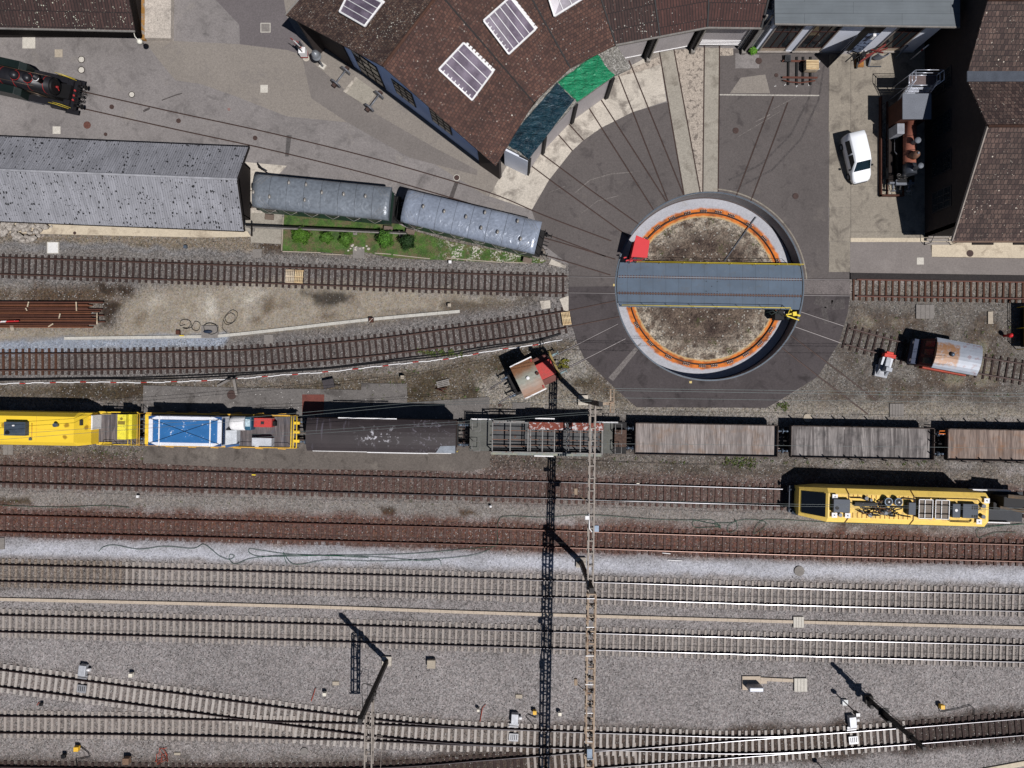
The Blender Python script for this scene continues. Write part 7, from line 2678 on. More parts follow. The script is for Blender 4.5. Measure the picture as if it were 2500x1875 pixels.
mb.beam((lb_.x - 0.5, lb_.y - 0.1, 7.3), (lb_.x + 0.5, lb_.y - 0.1, 7.3), 0.12, 0.1)
mb.part('stay', m_galv, t, True)
mb = MB()
mb.tube([(B3.x - 0.2, B3.y + 0.05, 5.3), (B3.x - 1.0, B3.y + 0.25, 5.2), (B3.x - 1.15, B3.y, 5.2), (B3.x - 1.15, B3.y - 1.4, 5.0), (B3.x - 1.2, B3.y - 2.2, 4.6)], 0.03)
mb.box((B3.x + 0.25, B3.y, 6.6), (0.15, 0.3, 0.3))
mb.box((B3.x, B3.y + 0.0, 10.5), (0.5, 0.3, 0.1))
mb.part('bracket', m_mast, t, True)

B4 = at(2119, 1706)
t = thing('signal_mast', 'dark signal mast with a ladder cage and signal head at lower right', 'signal', tuple(B4))
MB().beam(B4, B4 + Vector((0, 0, 8.5)), 0.28, 0.28).part('mast', m_mast, t, True)
MB().box((B4.x, B4.y, 0.15), (0.7, 0.7, 0.3)).part('mast_footing', MT('dark footing block', C(70, 66, 62), 0.8), t, True)
mb = MB()
mb.box((B4.x - 0.05, B4.y - 0.25, 3.2), (0.5, 0.16, 1.1))
mb.box((B4.x + 0.05, B4.y - 0.25, 4.5), (0.42, 0.14, 0.7))
mb.part('signal_head', m_blk, t, True)
mb = MB()
for s in (-0.2, 0.2):
    mb.tube([(B4.x + s, B4.y + 0.28, 0.2), (B4.x + s, B4.y + 0.28, 5.6)], 0.022)
for k in range(16):
    mb.tube([(B4.x - 0.2, B4.y + 0.28, 0.5 + k * 0.33), (B4.x + 0.2, B4.y + 0.28, 0.5 + k * 0.33)], 0.015, 5)
mb.part('ladder', m_mast, t, True)
mb = MB()
mb.box((B4.x, B4.y + 0.1, 2.6), (0.9, 0.6, 0.05))
mb.part('platform', m_mast, t, True)
MB().box((B4.x - 0.4, B4.y, 1.2), (0.3, 0.4, 0.6)).part('relay_box', m_mast, t, True)
MB().box((B4.x, B4.y, 6.6), (0.4, 0.4, 0.45)).part('mast_head', m_mast, t, True)
p = at(2060, 1712)
t = thing('dwarf_signal', 'short signal post with a white cap on the gravel left of the signal mast', 'signal', tuple(p))
MB().cyl((0, 0, 0), (0, 0, 2.3), 0.05, n=8).part('post', m_mast, t)
MB().box((0, 0, 2.25), (0.3, 0.24, 0.6)).part('signal_head', m_blk, t)
MB().box((0, 0, 2.57), (0.34, 0.28, 0.03)).part('cap', m_white, t)
MB().box((0.05, -0.05, 0.1), (0.5, 0.5, 0.2)).part('footing', MT('white footing', C(210, 212, 210), 0.7), t)
p = at(2003, 1870)
t = thing('trackside_lamp', 'small grey lamp post at the bottom edge near the diagonal track', 'lamp', tuple(p))
MB().cyl((0, 0, 0), (0, 0, 1.2), 0.05, n=8).part('post', m_mast, t)
MB().box((0, 0, 1.3), (0.3, 0.3, 0.4)).part('head', m_buf, t)

m_wire = MT('weathered wire', C(120, 128, 126), 0.5, 0.2)


def wire(label, pts, r=0.014, mat=None, name='overhead_wire', cat='wire', sag=0.25):
    P3 = [at(*p) for p in pts]
    out = []
    for a, b in zip(P3[:-1], P3[1:]):
        for k in range(16):
            f = k / 16
            q = a.lerp(b, f)
            out.append(q - Vector((0, 0, sag * 4 * f * (1 - f))))
    out.append(P3[-1])
    return MB().tube(out, r, 5).solo(name, mat or m_wire, label, cat)


wire('upper of two slanting overhead wires above the dark covered wagon', [(-60, 1066, 6.2), (640, 1016, 6.2), (1010, 983, 6.2), (1450, 974, 11.6)])
wire('lower of two slanting overhead wires above the dark covered wagon', [(-60, 1078, 6.2), (640, 1024, 6.2), (1010, 990, 6.2), (1450, 979, 11.4)])
wire('overhead wire slanting over the frame wagon to the gantry mast', [(600, 1062, 6.0), (1110, 1030, 6.0), (1450, 1005, 7.2)])
wire('overhead wire just below it over the frame wagon', [(600, 1070, 6.0), (1110, 1036, 6.0), (1450, 1010, 7.2)])
wire('upper pale wire across the tarred part of the apron', [(1475, 948, 11.8), (2000, 954, 11.8), (2600, 962, 11.8)], 0.016)
wire('middle pale wire across the tarred part of the apron', [(1475, 953, 11.8), (2000, 961, 11.8), (2600, 970, 11.8)], 0.016)
wire('lower pale wire across the tarred part of the apron', [(1478, 971, 11.4), (2000, 978, 11.4), (2600, 984, 11.4)], 0.014)
wire('overhead wire crossing the planks of the open flat wagons', [(1445, 1083, 7.0), (2000, 1089, 6.6), (2600, 1096, 6.6)], 0.014)
wire('contact wire above the yellow maintenance railcar', [(1442, 1222, 7.0), (1950, 1231, 6.4), (2600, 1244, 6.4)], 0.013)
wire('catenary wire beside the contact wire above the maintenance railcar', [(1442, 1226, 7.3), (1950, 1236, 6.9), (2600, 1249, 6.9)], 0.013)

for lb, ya, yb in (('contact wire along the red rusted track', 1283, 1362), ('contact wire along the upper concrete sleepered main track', 1407, 1478), ('contact wire along the lower concrete sleepered main track', 1533, 1602)):
    wire(lb, [(-120, ya, 5.6), (1440, (ya + yb) / 2 + 4, 5.7), (2620, yb + 4, 5.6)], 0.009, m_mast)
    wire(lb.replace('contact', 'carrying'), [(-120, ya, 6.5), (1440, (ya + yb) / 2 + 6, 7.2), (2620, yb + 4, 6.5)], 0.008, m_mast, sag=0.5)

# ================================================================== SMALL THINGS ON THE GROUND
m_castiron = MT('brown cast iron', C(84, 64, 58), 0.7, sc=6)
m_palec = MT('pale concrete lid', C(196, 190, 178), 0.85, sc=3, amp=0.08)
m_pale2 = MT('tan concrete lid', C(172, 160, 142), 0.85, sc=3, amp=0.1)
m_rim = MT('lid rim', C(66, 58, 54), 0.6, sc=6)
m_greyc = MT('grey lid', C(134, 128, 122), 0.85, sc=3, amp=0.12)


def round_cover(px, py, r, label, mat, rim=None, z=0.03, cat='manhole cover', group=None):
    p = at(px, py)
    t_ = thing('manhole_cover', label, cat, (p.x, p.y, 0), 0, group)
    MB().lathe([(r, -0.05), (r, z), (r * 0.96, z + 0.008)], (0, 0, 0), 28).part('lid', mat, t_)
    if rim:
        mb_ = MB()
        n_ = 28
        mb_.loft([[(k * math.cos(6.2832 * i / n_), k * math.sin(6.2832 * i / n_), zz) for i in range(n_)] for k, zz in ((r * 1.02, -0.04), (r * 1.02, z + 0.006), (r * 1.22, z + 0.006), (r * 1.24, -0.04))], 0, False, False)
        mb_.f = [f[::-1] for f in mb_.f]
        mb_.part('rim', rim, t_)
    return t_


round_cover(199, 145.5, 0.26, 'pale round cover with dark rim near the engine, upper of a pair', m_palec, m_rim)
round_cover(199, 171, 0.26, 'pale round cover with dark rim near the engine, lower of a pair', m_palec, m_rim)
round_cover(322, 231, 0.23, 'pale round cover just above the rails right of the black engine', m_palec, m_rim)
round_cover(213, 305.5, 0.33, 'largest reddish brown round cover below the black steam engine', MT('red brown lid', C(112, 72, 62), 0.7, sc=6))
round_cover(258, 328, 0.16, 'small brown round cover just above the corrugated shed roof', m_castiron)
round_cover(273, 261, 0.21, 'brown round cover between the rails, nearest the black engine', m_castiron)
round_cover(436, 295, 0.21, 'brown round cover between the rails, second from the black engine', m_castiron)
round_cover(623, 337, 0.21, 'brown round cover between the rails above the coach, farthest from the engine', m_castiron)
round_cover(559, 267, 0.13, 'tiny pinkish round cover in the open asphalt above the rails', MT('pink lid', C(140, 110, 104), 0.7))
round_cover(1115, 434, 0.24, 'brown round cover with a bright white ring near the roundhouse corner', m_castiron, m_palec)
round_cover(602, 484, 0.19, 'brown round cover on pale concrete beside the coach end', m_castiron)
round_cover(183, 569, 0.14, 'small brown cover on the concrete base below the corrugated shed', m_castiron, z=0.05)
round_cover(1796, 319, 0.27, 'brown round cover in the dark asphalt square between flush rails', m_castiron, z=0.045)
round_cover(1942, 479, 0.27, 'brown round cover in the asphalt right of the turntable rim', m_castiron, z=0.045)
round_cover(1852, 149, 0.29, 'brown round cover beside the green plant at the annex wall', m_castiron, z=0.045)
round_cover(1895, 184, 0.18, 'small dark round cover left of the display track panel', m_castiron, z=0.045)
round_cover(2367, 619, 0.31, 'dark round cover set in the tan pavement below the workshop eave', m_castiron, z=0.08)
round_cover(566, 964, 0.42, 'big dark round cover on the loading slab beside the wagons', m_castiron, z=0.04)
round_cover(1951, 1394, 0.46, 'pale round concrete cover on the bluish gravel path', m_greyc, None, 0.06)
round_cover(1972, 1020, 0.40, 'faint round concrete cover above the dark plank wagon', m_pale2, None, 0.03)
round_cover(743, 1834, 0.34, 'grey round cover on gravel left of the lattice mast arm', m_greyc, None, 0.05)


def square_cover(px, py, w, h, label, mat, z=0.03, rz=0.0, frame=None, slots=0, cat='hatch cover', name='hatch_cover'):
    p = at(px, py)
    t_ = thing(name, label, cat, (p.x, p.y, 0), rz)
    w, h = w / PPM, h / PPM
    MB().bx(-w / 2, w / 2, -h / 2, h / 2, -0.08, z).part('lid', mat, t_)
    if frame:
        mb_ = MB()
        for (x0, x1, y0, y1) in ((-w / 2 - 0.06, -w / 2 - 0.002, -h / 2 - 0.06, h / 2 + 0.06), (w / 2 + 0.002, w / 2 + 0.06, -h / 2 - 0.06, h / 2 + 0.06), (-w / 2, w / 2, -h / 2 - 0.06, -h / 2 - 0.002), (-w / 2, w / 2, h / 2 + 0.002, h / 2 + 0.06)):
            mb_.bx(x0, x1, y0, y1, -0.08, z + 0.01)
        mb_.part('frame', frame, t_)
    if slots:
        mb_ = MB()
        for i in range(1, slots):
            x = -w / 2 + w * i / slots
            mb_.bx(x - 0.012, x + 0.012, -h / 2 + 0.02, h / 2 - 0.02, z, z + 0.004)
        mb_.part('joints', m_rim, t_)
    return t_


square_cover(648.5, 68, 21, 20, 'white framed square hatch on the darker asphalt patch', m_greyc, frame=m_palec)
square_cover(645, 217, 18, 19, 'plain pale square hatch on the warm asphalt below the white framed one', m_palec)
square_cover(71, 104.5, 28, 25, 'large pale square hatch below the eave of the dark shed', m_palec, frame=m_palec)
square_cover(143.5, 130.5, 19, 19, 'tan square hatch between the dark shed and the engine', m_pale2)
square_cover(138.5, 318, 19, 18, 'pale square hatch just above the corrugated roof', m_palec)
square_cover(130, 605, 25, 25, 'white bolted square hatch beside the upper yard track', MT('white lid', C(214, 212, 208), 0.8, sc=3, amp=0.06), 0.06, frame=m_palec)
square_cover(628, 619, 22, 21, 'grey mesh square hatch near the lawn corner', m_greyc)
square_cover(656, 829, 22, 24, 'grey square hatch between concrete trough and curving track', m_greyc)
square_cover(2246, 637.5, 17, 17, 'tan square hatch in the walkway right of the turntable', m_palec, 0.055)
square_cover(2258, 761, 44, 34, 'large grey boarded hatch below the walkway track', m_greyc, 0.06, slots=4)
square_cover(2188.5, 1002, 34, 33, 'grey square plank hatch above the middle flat wagon', m_greyc, 0.06, slots=5)
square_cover(20, 1098, 24, 24, 'grey square slab hatch below the left yellow railcar', m_greyc, 0.04, slots=2)
square_cover(2417, 776, 12, 30, 'narrow pale slab left of the yellow work platform', m_pale2, 0.08)
square_cover(876, 617, 28, 27, 'square concrete slab set into the lawn edge', m_greyc, 0.07)
square_cover(392, 57, 0.1 * PPM, 0.1 * PPM, 'tiny drain lid on the loading ramp', m_greyc, 0.56)
square_cover(820, 1668, 16, 9, 'small tan slab on the gravel left of the dark mast', m_pale2, 0.05)
square_cover(1267, 1700, 16, 9, 'small tan slab on the gravel left of the gantry shadow', m_pale2, 0.05)
square_cover(433, 1840, 15, 6, 'small tan slab near the red cable heap at the bottom left', m_pale2, 0.05)
square_cover(1221, 989, 0.3 * PPM, 0.2 * PPM, 'small brown plate beside the red tractor rails', m_castiron, 0.04)
square_cover(2, 1327, 18, 28, 'grey slab cut by the left edge on the pale gravel path', m_greyc, 0.05)

# drain channels in the yard
slab('drain_channel', paving('drain repair', C(98, 94, 92), 0.1), pl((700, 330), (712, 330), (705, 382), (696, 382)), 0.012, z0=0)
slab('drain_channel', paving('drain repair dark', C(92, 86, 84), 0.1), pl((1110, 445), (1120, 445), (1106, 485), (1095, 485)), 0.012, z0=0)

# --- cable troughs
m_trough = MT('tan trough lid', C(186, 170, 150), 0.85, sc=2, amp=0.08)
m_trough2 = MT('pale trough lid', C(186, 182, 172), 0.85, sc=2, amp=0.1)


def trough(label, pts, w, mat, z=0.10, piece=1.0):
    plan = [a2(*p) for p in pts]
    q, ang = resample(plan, piece)
    mb_ = MB()
    for (x, y), a_ in zip(q, ang):
        mb_.box((x, y, z / 2 - 0.03), (piece - 0.015, w, z + 0.06), a_)
    return mb_.solo('cable_trough', mat, label, 'cable trough')


trough('long straight tan cable trough between the two concrete sleepered tracks', [(-160, 1458), (0, 1462.5), (700, 1479), (1200, 1496), (1900, 1516.5), (2500, 1532), (2680, 1536)], 0.27, m_trough)
trough('pale concrete cable trough bending up through the sandy ground', [(158, 826), (480, 822), (560, 818), (700, 803), (905, 780), (1125, 760)], 0.27, m_trough2)
trough('short tan trough joining the metal sided box and the lidded pit', [(1855, 1657), (1938, 1661)], 0.30, m_trough)
square_cover(1948.5, 1518, 25, 26, 'pale four part lid on the long tan cable trough', m_palec, 0.14, slots=4, cat='cable pit', name='cable_pit')
square_cover(1953.5, 1671, 31, 32, 'pale four part lid at the end of the short trough', m_palec, 0.14, slots=4, cat='cable pit', name='cable_pit')
p = at(1834, 1667)
t = thing('relay_cabinet', 'half open metal hood on a tan concrete base beside the short trough', 'cabinet', tuple(p))
MB().bx(-0.83, 0.83, -0.62, 0.62, -0.1, 0.08).part('base', m_trough, t)
mb = MB()
mb.bx(-0.5, 0.78, -0.42, 0.0, 0.08, 1.0)
mb.part('hood', MT('brushed hood', C(160, 162, 168), 0.45, 0.2), t, bevel=0.08)
MB().bx(0.84, 1.4, -0.05, 0.45, -0.1, 0.07).part('lid', m_trough, t)

# --- point machines
m_pm = MT('point machine grey', C(178, 180, 184), 0.5, 0.2, sc=3)
m_plate = MT('slotted plate', C(160, 160, 162), 0.5, 0.4, sc=3)
pm = None
for k, (px, py, qx, qy, rz, lb) in enumerate(((208, 1632, 201, 1681, -0.13, 'grey point machine beside the diagonal track near the left edge'), (1257, 1750, 1253, 1795, -0.06, 'grey point machine beside the yellow junction box and gantry shadow'), (2077, 1757, 2081, 1803, 0.1, 'grey point machine left of the signal mast foot'))):
    p, q = at(px, py), at(qx, qy)
    if pm is None:
        pm = thing('point_machine', lb, 'point machine', tuple(p), rz, 'point machines of the diagonal track')
        MB().bx(-0.33, 0.3, -0.5, 0.45, 0.0, 0.5).part('motor_case', m_pm, pm, bevel=0.03)
        MB().cyl((0.33, 0.05, 0.25), (0.62, 0.05, 0.25), 0.14, n=12).part('motor', m_white, pm)
        mb = MB()
        mb.bx(-0.45, 0.4, -0.72, -0.55, 0.05, 0.16)
        mb.bx(-0.5, 0.35, -0.9, -0.78, 0.05, 0.16)
        mb.part('throw_rod', m_plate, pm)
        mb = MB()
        mb.bx(-0.42, 0.42, -2.15, -1.45, 0.1, 0.17)
        pl_ = mb.part('cover_plate', m_plate, pm)
        mb = MB()
        for x in (-0.25, -0.08, 0.09, 0.26):
            mb.bx(x - 0.03, x + 0.03, -2.0, -1.55, 0.171, 0.175)
        mb.part('slots', m_blk, pl_)
    else:
        dup(pm, tuple(p), rz, lb)

# --- junction boxes with cables
m_jyel = MT('junction yellow', C(232, 180, 30), 0.5, sc=4)
m_jwht = MT('junction cream', C(222, 214, 196), 0.6, sc=4)
m_cable = MT('black cable', C(30, 29, 31), 0.5)
m_redc = MT('orange red cable', C(176, 72, 48), 0.5)


def jbox(px, py, w, mat, label, h=0.5, cable=None, cmat=None, rz=0.0):
    p = at(px, py)
    t_ = thing('junction_box', label, 'junction box', tuple(p), rz)
    w = w / PPM
    MB().bx(-w / 2, w / 2, -w / 2, w / 2, 0.12, h).part('case', mat, t_, bevel=0.02)
    MB().cyl((0, 0, -0.05), (0, 0, 0.12), w * 0.3, n=10).part('stand', m_darkgrey, t_)
    if cable:
        MB().tube([at(x, y, 0.06) for x, y in cable], 0.035, 6).part('cable', cmat or m_cable, t_, True)
    return t_


jbox(1305, 1735, 9, m_jyel, 'yellow junction box with looping black cable left of the gantry shadow', 0.45, [(1305, 1737), (1316, 1744), (1308, 1752), (1290, 1744), (1284, 1750), (1296, 1762), (1304, 1776)])
jbox(2294, 1721, 10, m_jyel, 'yellow junction box with black cable right of the signal mast', 0.5, [(2290, 1724), (2296, 1738), (2340, 1730), (2370, 1722), (2379, 1730), (2378, 1748)])
jbox(193, 1823, 11, m_jyel, 'yellow junction box with black cable at the bottom left', 0.5, [(195, 1822), (214, 1836), (220, 1848), (200, 1852), (185, 1852), (190, 1880)])
jbox(325, 1644, 9, m_jwht, 'cream junction box alone on gravel right of the left point machine', 0.5)
jbox(795, 1690, 8, m_jwht, 'cream junction box left of the dark mast with thin orange cable', 0.5, [(760, 1712), (768, 1688), (770, 1680)], m_redc)
jbox(1168, 1729, 6, m_jwht, 'small white junction box with orange cable left of a point machine', 0.5, [(1172, 1762), (1178, 1728), (1186, 1720)], m_redc)
jbox(1366, 1738, 8, m_jwht, 'cream junction box just right of the gantry shadow', 0.5)
jbox(1054, 1617, 20, m_pale2, 'large pale box with a dark shadow right of the dark mast top', 0.5)
jbox(315, 1851, 15, MT('brown cabinet', C(134, 106, 84), 0.7), 'brown cabinet at the bottom edge left of the red cable heap', 0.6)
jbox(456, 604, 7, m_buf, 'small grey post box beside the upper yard track', 0.4)
jbox(1099.5, 641, 7, m_white, 'small white post box below the lawn corner', 0.4)
jbox(1198, 1235, 5, m_white, 'tiny white marker box between the brown and red rusted tracks', 0.35)
jbox(340, 1211, 6, m_white, 'white topped marker between the brown tracks at the left', 0.35)
jbox(1098, 746, 8, m_pale2, 'tan stub box near the upper end of the pale trough', 0.45)
jbox(160, 1842, 9, m_blk, 'black junction box left of the bottom left yellow one', 0.4)
jbox(104, 1717, 7, m_blk, 'black junction stub with a red cable below the diagonal track', 0.3, [(104, 1720), (95, 1715), (90, 1722)], m_redc)
p = at(395, 1842)
mb = MB()
for k in range(4):
    mb.tube([(p.x + r5.uniform(-0.6, 0.6), p.y + r5.uniform(-0.9, 0.7), 0.05 + 0.1 * r5.random()) for _ in range(6)], 0.03)
mb.solo('cable_heap', m_redc, 'tangled orange red cables on the gravel at the bottom left', 'cable')

# --- hoses lying along the gravel
m_hose = MT('green hose', C(44, 92, 70), 0.5)


def smooth(pts, n_=10):
    q = [Vector(p) for p in pts]
    out = []
    for i in range(len(q) - 1):
        p0, p1, p2, p3 = q[max(i - 1, 0)], q[i], q[i + 1], q[min(i + 2, len(q) - 1)]
        for k in range(n_):
            u = k / n_
            out.append(0.5 * ((2 * p1) + (-p0 + p2) * u + (2 * p0 - 5 * p1 + 4 * p2 - p3) * u * u + (-p0 + 3 * p1 - 3 * p2 + p3) * u ** 3))
    out.append(q[-1])
    return out


def hose(label, pts, r=0.022, mat=None, cat='hose', name='garden_hose', z=0.05):
    return MB().tube(smooth([at(x, y, z) for x, y in pts]), r, 5).solo(name, mat or m_hose, label, cat)


hose('green hose winding over the left part of the pale gravel path', [(242, 1346), (252, 1336), (280, 1331), (340, 1341), (400, 1334), (470, 1339), (495, 1329), (512, 1338), (535, 1357), (560, 1366), (572, 1358), (562, 1354), (560, 1366), (575, 1377), (610, 1364), (660, 1358), (690, 1356), (800, 1357), (900, 1362)])
hose('green hose with long loops over the middle of the pale gravel path', [(1250, 1330), (1180, 1336), (1000, 1352), (800, 1356), (650, 1359), (612, 1352), (610, 1340), (640, 1344), (720, 1354), (900, 1359), (1030, 1369), (1070, 1366), (1078, 1380)])
hose('green hose strand rising over the red rusted track', [(700, 1377), (692, 1350), (720, 1378), (800, 1367), (900, 1370), (1000, 1368), (1150, 1356), (1210, 1330), (1214, 1300), (1218, 1270), (1240, 1260), (1330, 1263), (1440, 1257), (1600, 1268), (1700, 1270)])
hose('tangled green hose loops left of the yellow maintenance railcar', [(1690, 1268), (1720, 1275), (1760, 1284), (1700, 1288), (1695, 1272), (1740, 1270), (1760, 1290), (1745, 1278), (1790, 1276), (1795, 1268), (1800, 1290), (1780, 1300), (1778, 1284), (1800, 1272), (1830, 1268), (1870, 1275), (1860, 1292), (1840, 1302), (1855, 1275), (1890, 1268), (2050, 1276), (2350, 1284), (2500, 1280)])
hose('thin green hose on the grey strip at the far left', [(-20, 1232), (60, 1236), (160, 1238), (250, 1234), (316, 1239)])
hose('thin green hose curling beside the rear of the maintenance railcar', [(2500, 1278), (2420, 1286), (2388, 1292), (2386, 1308), (2395, 1312), (2430, 1300), (2480, 1300)])
hose('black cable loop pair on the sandy ground', [(452, 792), (440, 795), (442, 783), (456, 780), (466, 788), (458, 802), (446, 800), (466, 800), (476, 785), (488, 790), (484, 806), (470, 804), (468, 790)], 0.025, m_cable, 'cable', 'cable_coil')
hose('black cable coil on the sand above the concrete pad', [(553, 812), (543, 800), (548, 775), (566, 757), (580, 765), (572, 785), (556, 788), (550, 776), (562, 764), (574, 772), (568, 788), (552, 792), (546, 782)], 0.02, m_cable, 'cable', 'cable_coil')
hose('cable ring on the concrete pad holding the blue bag', [(500, 808), (498, 795), (512, 789), (528, 795), (530, 810), (515, 816), (500, 808)], 0.028, m_cable, 'cable', 'cable_coil', 0.16)
square_cover(513, 810, 40, 30, 'grey concrete pad with a blue bag on the pale trough', m_greyc, 0.12, cat='concrete pad', name='concrete_pad')
p = at(510, 810)
mb = MB()
mb.sphere((p.x, p.y, 0.22), (0.42, 0.16, 0.12), 12)
mb.solo('blue_bag', MT('navy bag', C(44, 58, 80), 0.6, sc=6), 'small navy blue bag lying on the concrete pad', 'bag')
p = at(437, 812)
t = thing('brown_box', 'small rusty box with a yellow handle left of the concrete pad', 'box', tuple(p))
MB().bx(-0.16, 0.16, -0.18, 0.18, 0, 0.3).part('body', m_rustd, t)
MB().beam((0.1, -0.28, 0.08), (0.5, -0.3, 0.08), 0.08, 0.08).part('handle', m_yel, t)
p = at(908, 782)
t = thing('trough_box', 'rusty square box sitting on the pale cable trough', 'box', (p.x, p.y, 0.1))
MB().bx(-0.18, 0.2, -0.22, 0.18, 0, 0.4).part('body', m_rustd, t)
MB().beam((-0.15, -0.2, 0.41), (0.18, 0.15, 0.41), 0.03, 0.02).part('strap', m_bolt, t)

# --- barrier tape and black cables south of the lower yard track
tape = [(-40, 938), (0, 937), (130, 934), (250, 933), (350, 934), (480, 930), (600, 923), (700, 915), (800, 908), (900, 897), (1000, 886), (1100, 875), (1200, 857), (1300, 843), (1377, 828)]
q, ang = resample([a2(*p) for p in tape], 0.55)
mb = MB()
for i, ((x, y), a_) in enumerate(zip(q, ang)):
    mb.box((x, y + 0.03 * math.sin(i * 1.7), 0.06), (0.56, 0.07, 0.008), a_, 1 if i % 5 in (1,) else 0)
mb.solo('barrier_tape', [m_white, MT('tape red', C(190, 56, 46), 0.6)], 'red and white barrier tape along the curving lower yard track', 'tape')
for k, off in enumerate((-8, -12)):
    hose(('nearer', 'farther')[k] + ' of the two thick black cables beside the barrier tape', [(x, y + off + (2 if k else 0) * math.sin(x * 0.01)) for x, y in tape if x < 1330] + [(1369, 820 + off * 0.5)], 0.05, m_cable, 'cable', 'thick_cable', 0.08)

# --- stack of rails
m_rst = [MT('stacked rail rust ' + n_, c_, 0.7, sc=2, amp=0.2) for n_, c_ in (('a', C(104, 62, 46)), ('b', C(84, 54, 46)), ('c', C(134, 82, 52)), ('d', C(92, 56, 42)))]
yy = 739.0
k = 0
while yy < 803:
    x1 = 250 - abs(yy - 768) * 0.3 + r5.uniform(-25, 20)
    zz = 0.14 if k % 3 else 0.32
    rail_mb([a2(-160, yy - 1.0), a2(x1, yy + r5.uniform(-1.5, 1.5))], zz, 0.14, 0.075, 0.15).solo('stacked_rail', [m_rst[k % 4], m_rst[(k + 1) % 4]], 'rusty rail lying in the stack at the left edge', 'rail', 'rusty rails in the stack')
    yy += 4.3
    k += 1
for k, (x, y, dx, dy) in enumerate(((70, 737, -3, 12), (63, 752, 3, 6), (186, 737, 1, 22), (147, 765, -3, 13), (237, 765, 0, 27), (118, 798, 12, -8))):
    MB().beam(at(x, y, 0.53), at(x + dx, y + dy, 0.53), 0.09, 0.06).solo('timber_spacer', m_wood5, 'pale timber spacer lying across the rail stack', 'timber', 'timber spacers on the rail stack')
MB().beam(at(-20, 786, 0.56), at(46, 784, 0.56), 0.13, 0.05).solo('warning_bar', MT('red white bar', C(222, 216, 212), 0.5, c2=C(196, 40, 44), lo=0.495, hi=0.505, sc2=1.2), 'red and white warning bar on top of the rail stack', 'warning bar')
for x, y in ((28, 806), (30, 800), (-10, 803)):
    pass
MB().beam(at(28, 802, 0.1), at(36, 800, 0.1), 0.5, 0.3).solo('timber_block', m_pale2, 'pale block at the lower left end of the rail stack', 'timber')

# --- heap of broken concrete
m_rub = MT('broken concrete', C(178, 170, 160), 0.9, sc=4, amp=0.15, c2=C(140, 132, 124))
for k in range(62):
    for _ in range(20):
        x, y = r5.uniform(-10, 142), r5.uniform(540, 592)
        if y < 592 - max(0, (x - 88)) * 0.9 and y > 545 and not (x < 40 and y > 575):
            break
    s = r5.uniform(0.16, 0.42) * (1.3 if k % 9 == 0 else 1)
    bm = bmesh.new()
    bmesh.ops.create_icosphere(bm, subdivisions=1, radius=1.0)
    for v in bm.verts:
        v.co = Vector((v.co.x * s * r5.uniform(0.7, 1.25), v.co.y * s * 0.8 * r5.uniform(0.7, 1.2), v.co.z * s * 0.8 * r5.uniform(0.7, 1.1)))
    me = bpy.data.meshes.new('concrete_lump')
    bm.to_mesh(me)
    bm.free()
    me.materials.append(m_rub)
    o = bpy.data.objects.new('concrete_lump', me)
    COL.objects.link(o)
    p = at(x, y)
    o.location = (p.x, p.y, s * 0.3 + r5.uniform(0, 0.3))
    o.rotation_euler = (0.3 * r5.uniform(-1, 1), 0.3 * r5.uniform(-1, 1), r5.uniform(0, 6.3))
    o['label'] = 'pale lump of broken concrete in the heap below the corrugated shed'
    o['category'] = 'rubble'
    o['group'] = 'broken concrete lumps in the heap'

# --- lawn, bushes, pipe on posts
lawn = pl((694, 524), (760, 520), (950, 535), (1000, 560), (1100, 590), (1300, 628), (1335, 636), (1322, 643), (1300, 641), (1180, 639), (1059, 634), (960, 630), (893, 616), (853, 622), (783, 615), (690, 612))
m = NT('lawn')
cc = m.mix(m.ramp(m.noise(1.3, 5, 0.6), 0.38, 0.62), C(82, 116, 42), C(62, 88, 36))
cc = m.mix(m.ramp(m.noise(0.9, 6, 0.7), 0.46, 0.60, 0, 0.9), cc, C(112, 96, 70))
cc = m.scale(cc, m.ramp(m.noise(9, 4), 0.3, 0.7, 0.7, 1.3))
d1, r1, g1, b1 = m.voro(9)
sp = m.n('ShaderNodeSeparateXYZ')
m.link(m.pos(), sp.inputs[0])
dz = m.math('MULTIPLY', m.ramp(sp.outputs['X'], at(1060, 0).x, at(1110, 0).x), m.ramp(m.noise(1.1, 4, 0.6), 0.44, 0.56))
cc = m.mix(m.math('MULTIPLY', dz, m.math('GREATER_THAN', r1, 0.62)), cc, C(180, 174, 162))
slab('lawn', m.out(cc, 0.95), lawn, 0.02)
blades, fs = [], []
r6 = np.random.default_rng(8)
cnt = 0
lx = [p[0] for p in lawn]
ly = [p[1] for p in lawn]


def inside(x, y, poly):
    c_ = False
    j = len(poly) - 1
    for i in range(len(poly)):
        if (poly[i][1] > y) != (poly[j][1] > y) and x < (poly[j][0] - poly[i][0]) * (y - poly[i][1]) / (poly[j][1] - poly[i][1]) + poly[i][0]:
            c_ = not c_
        j = i
    return c_


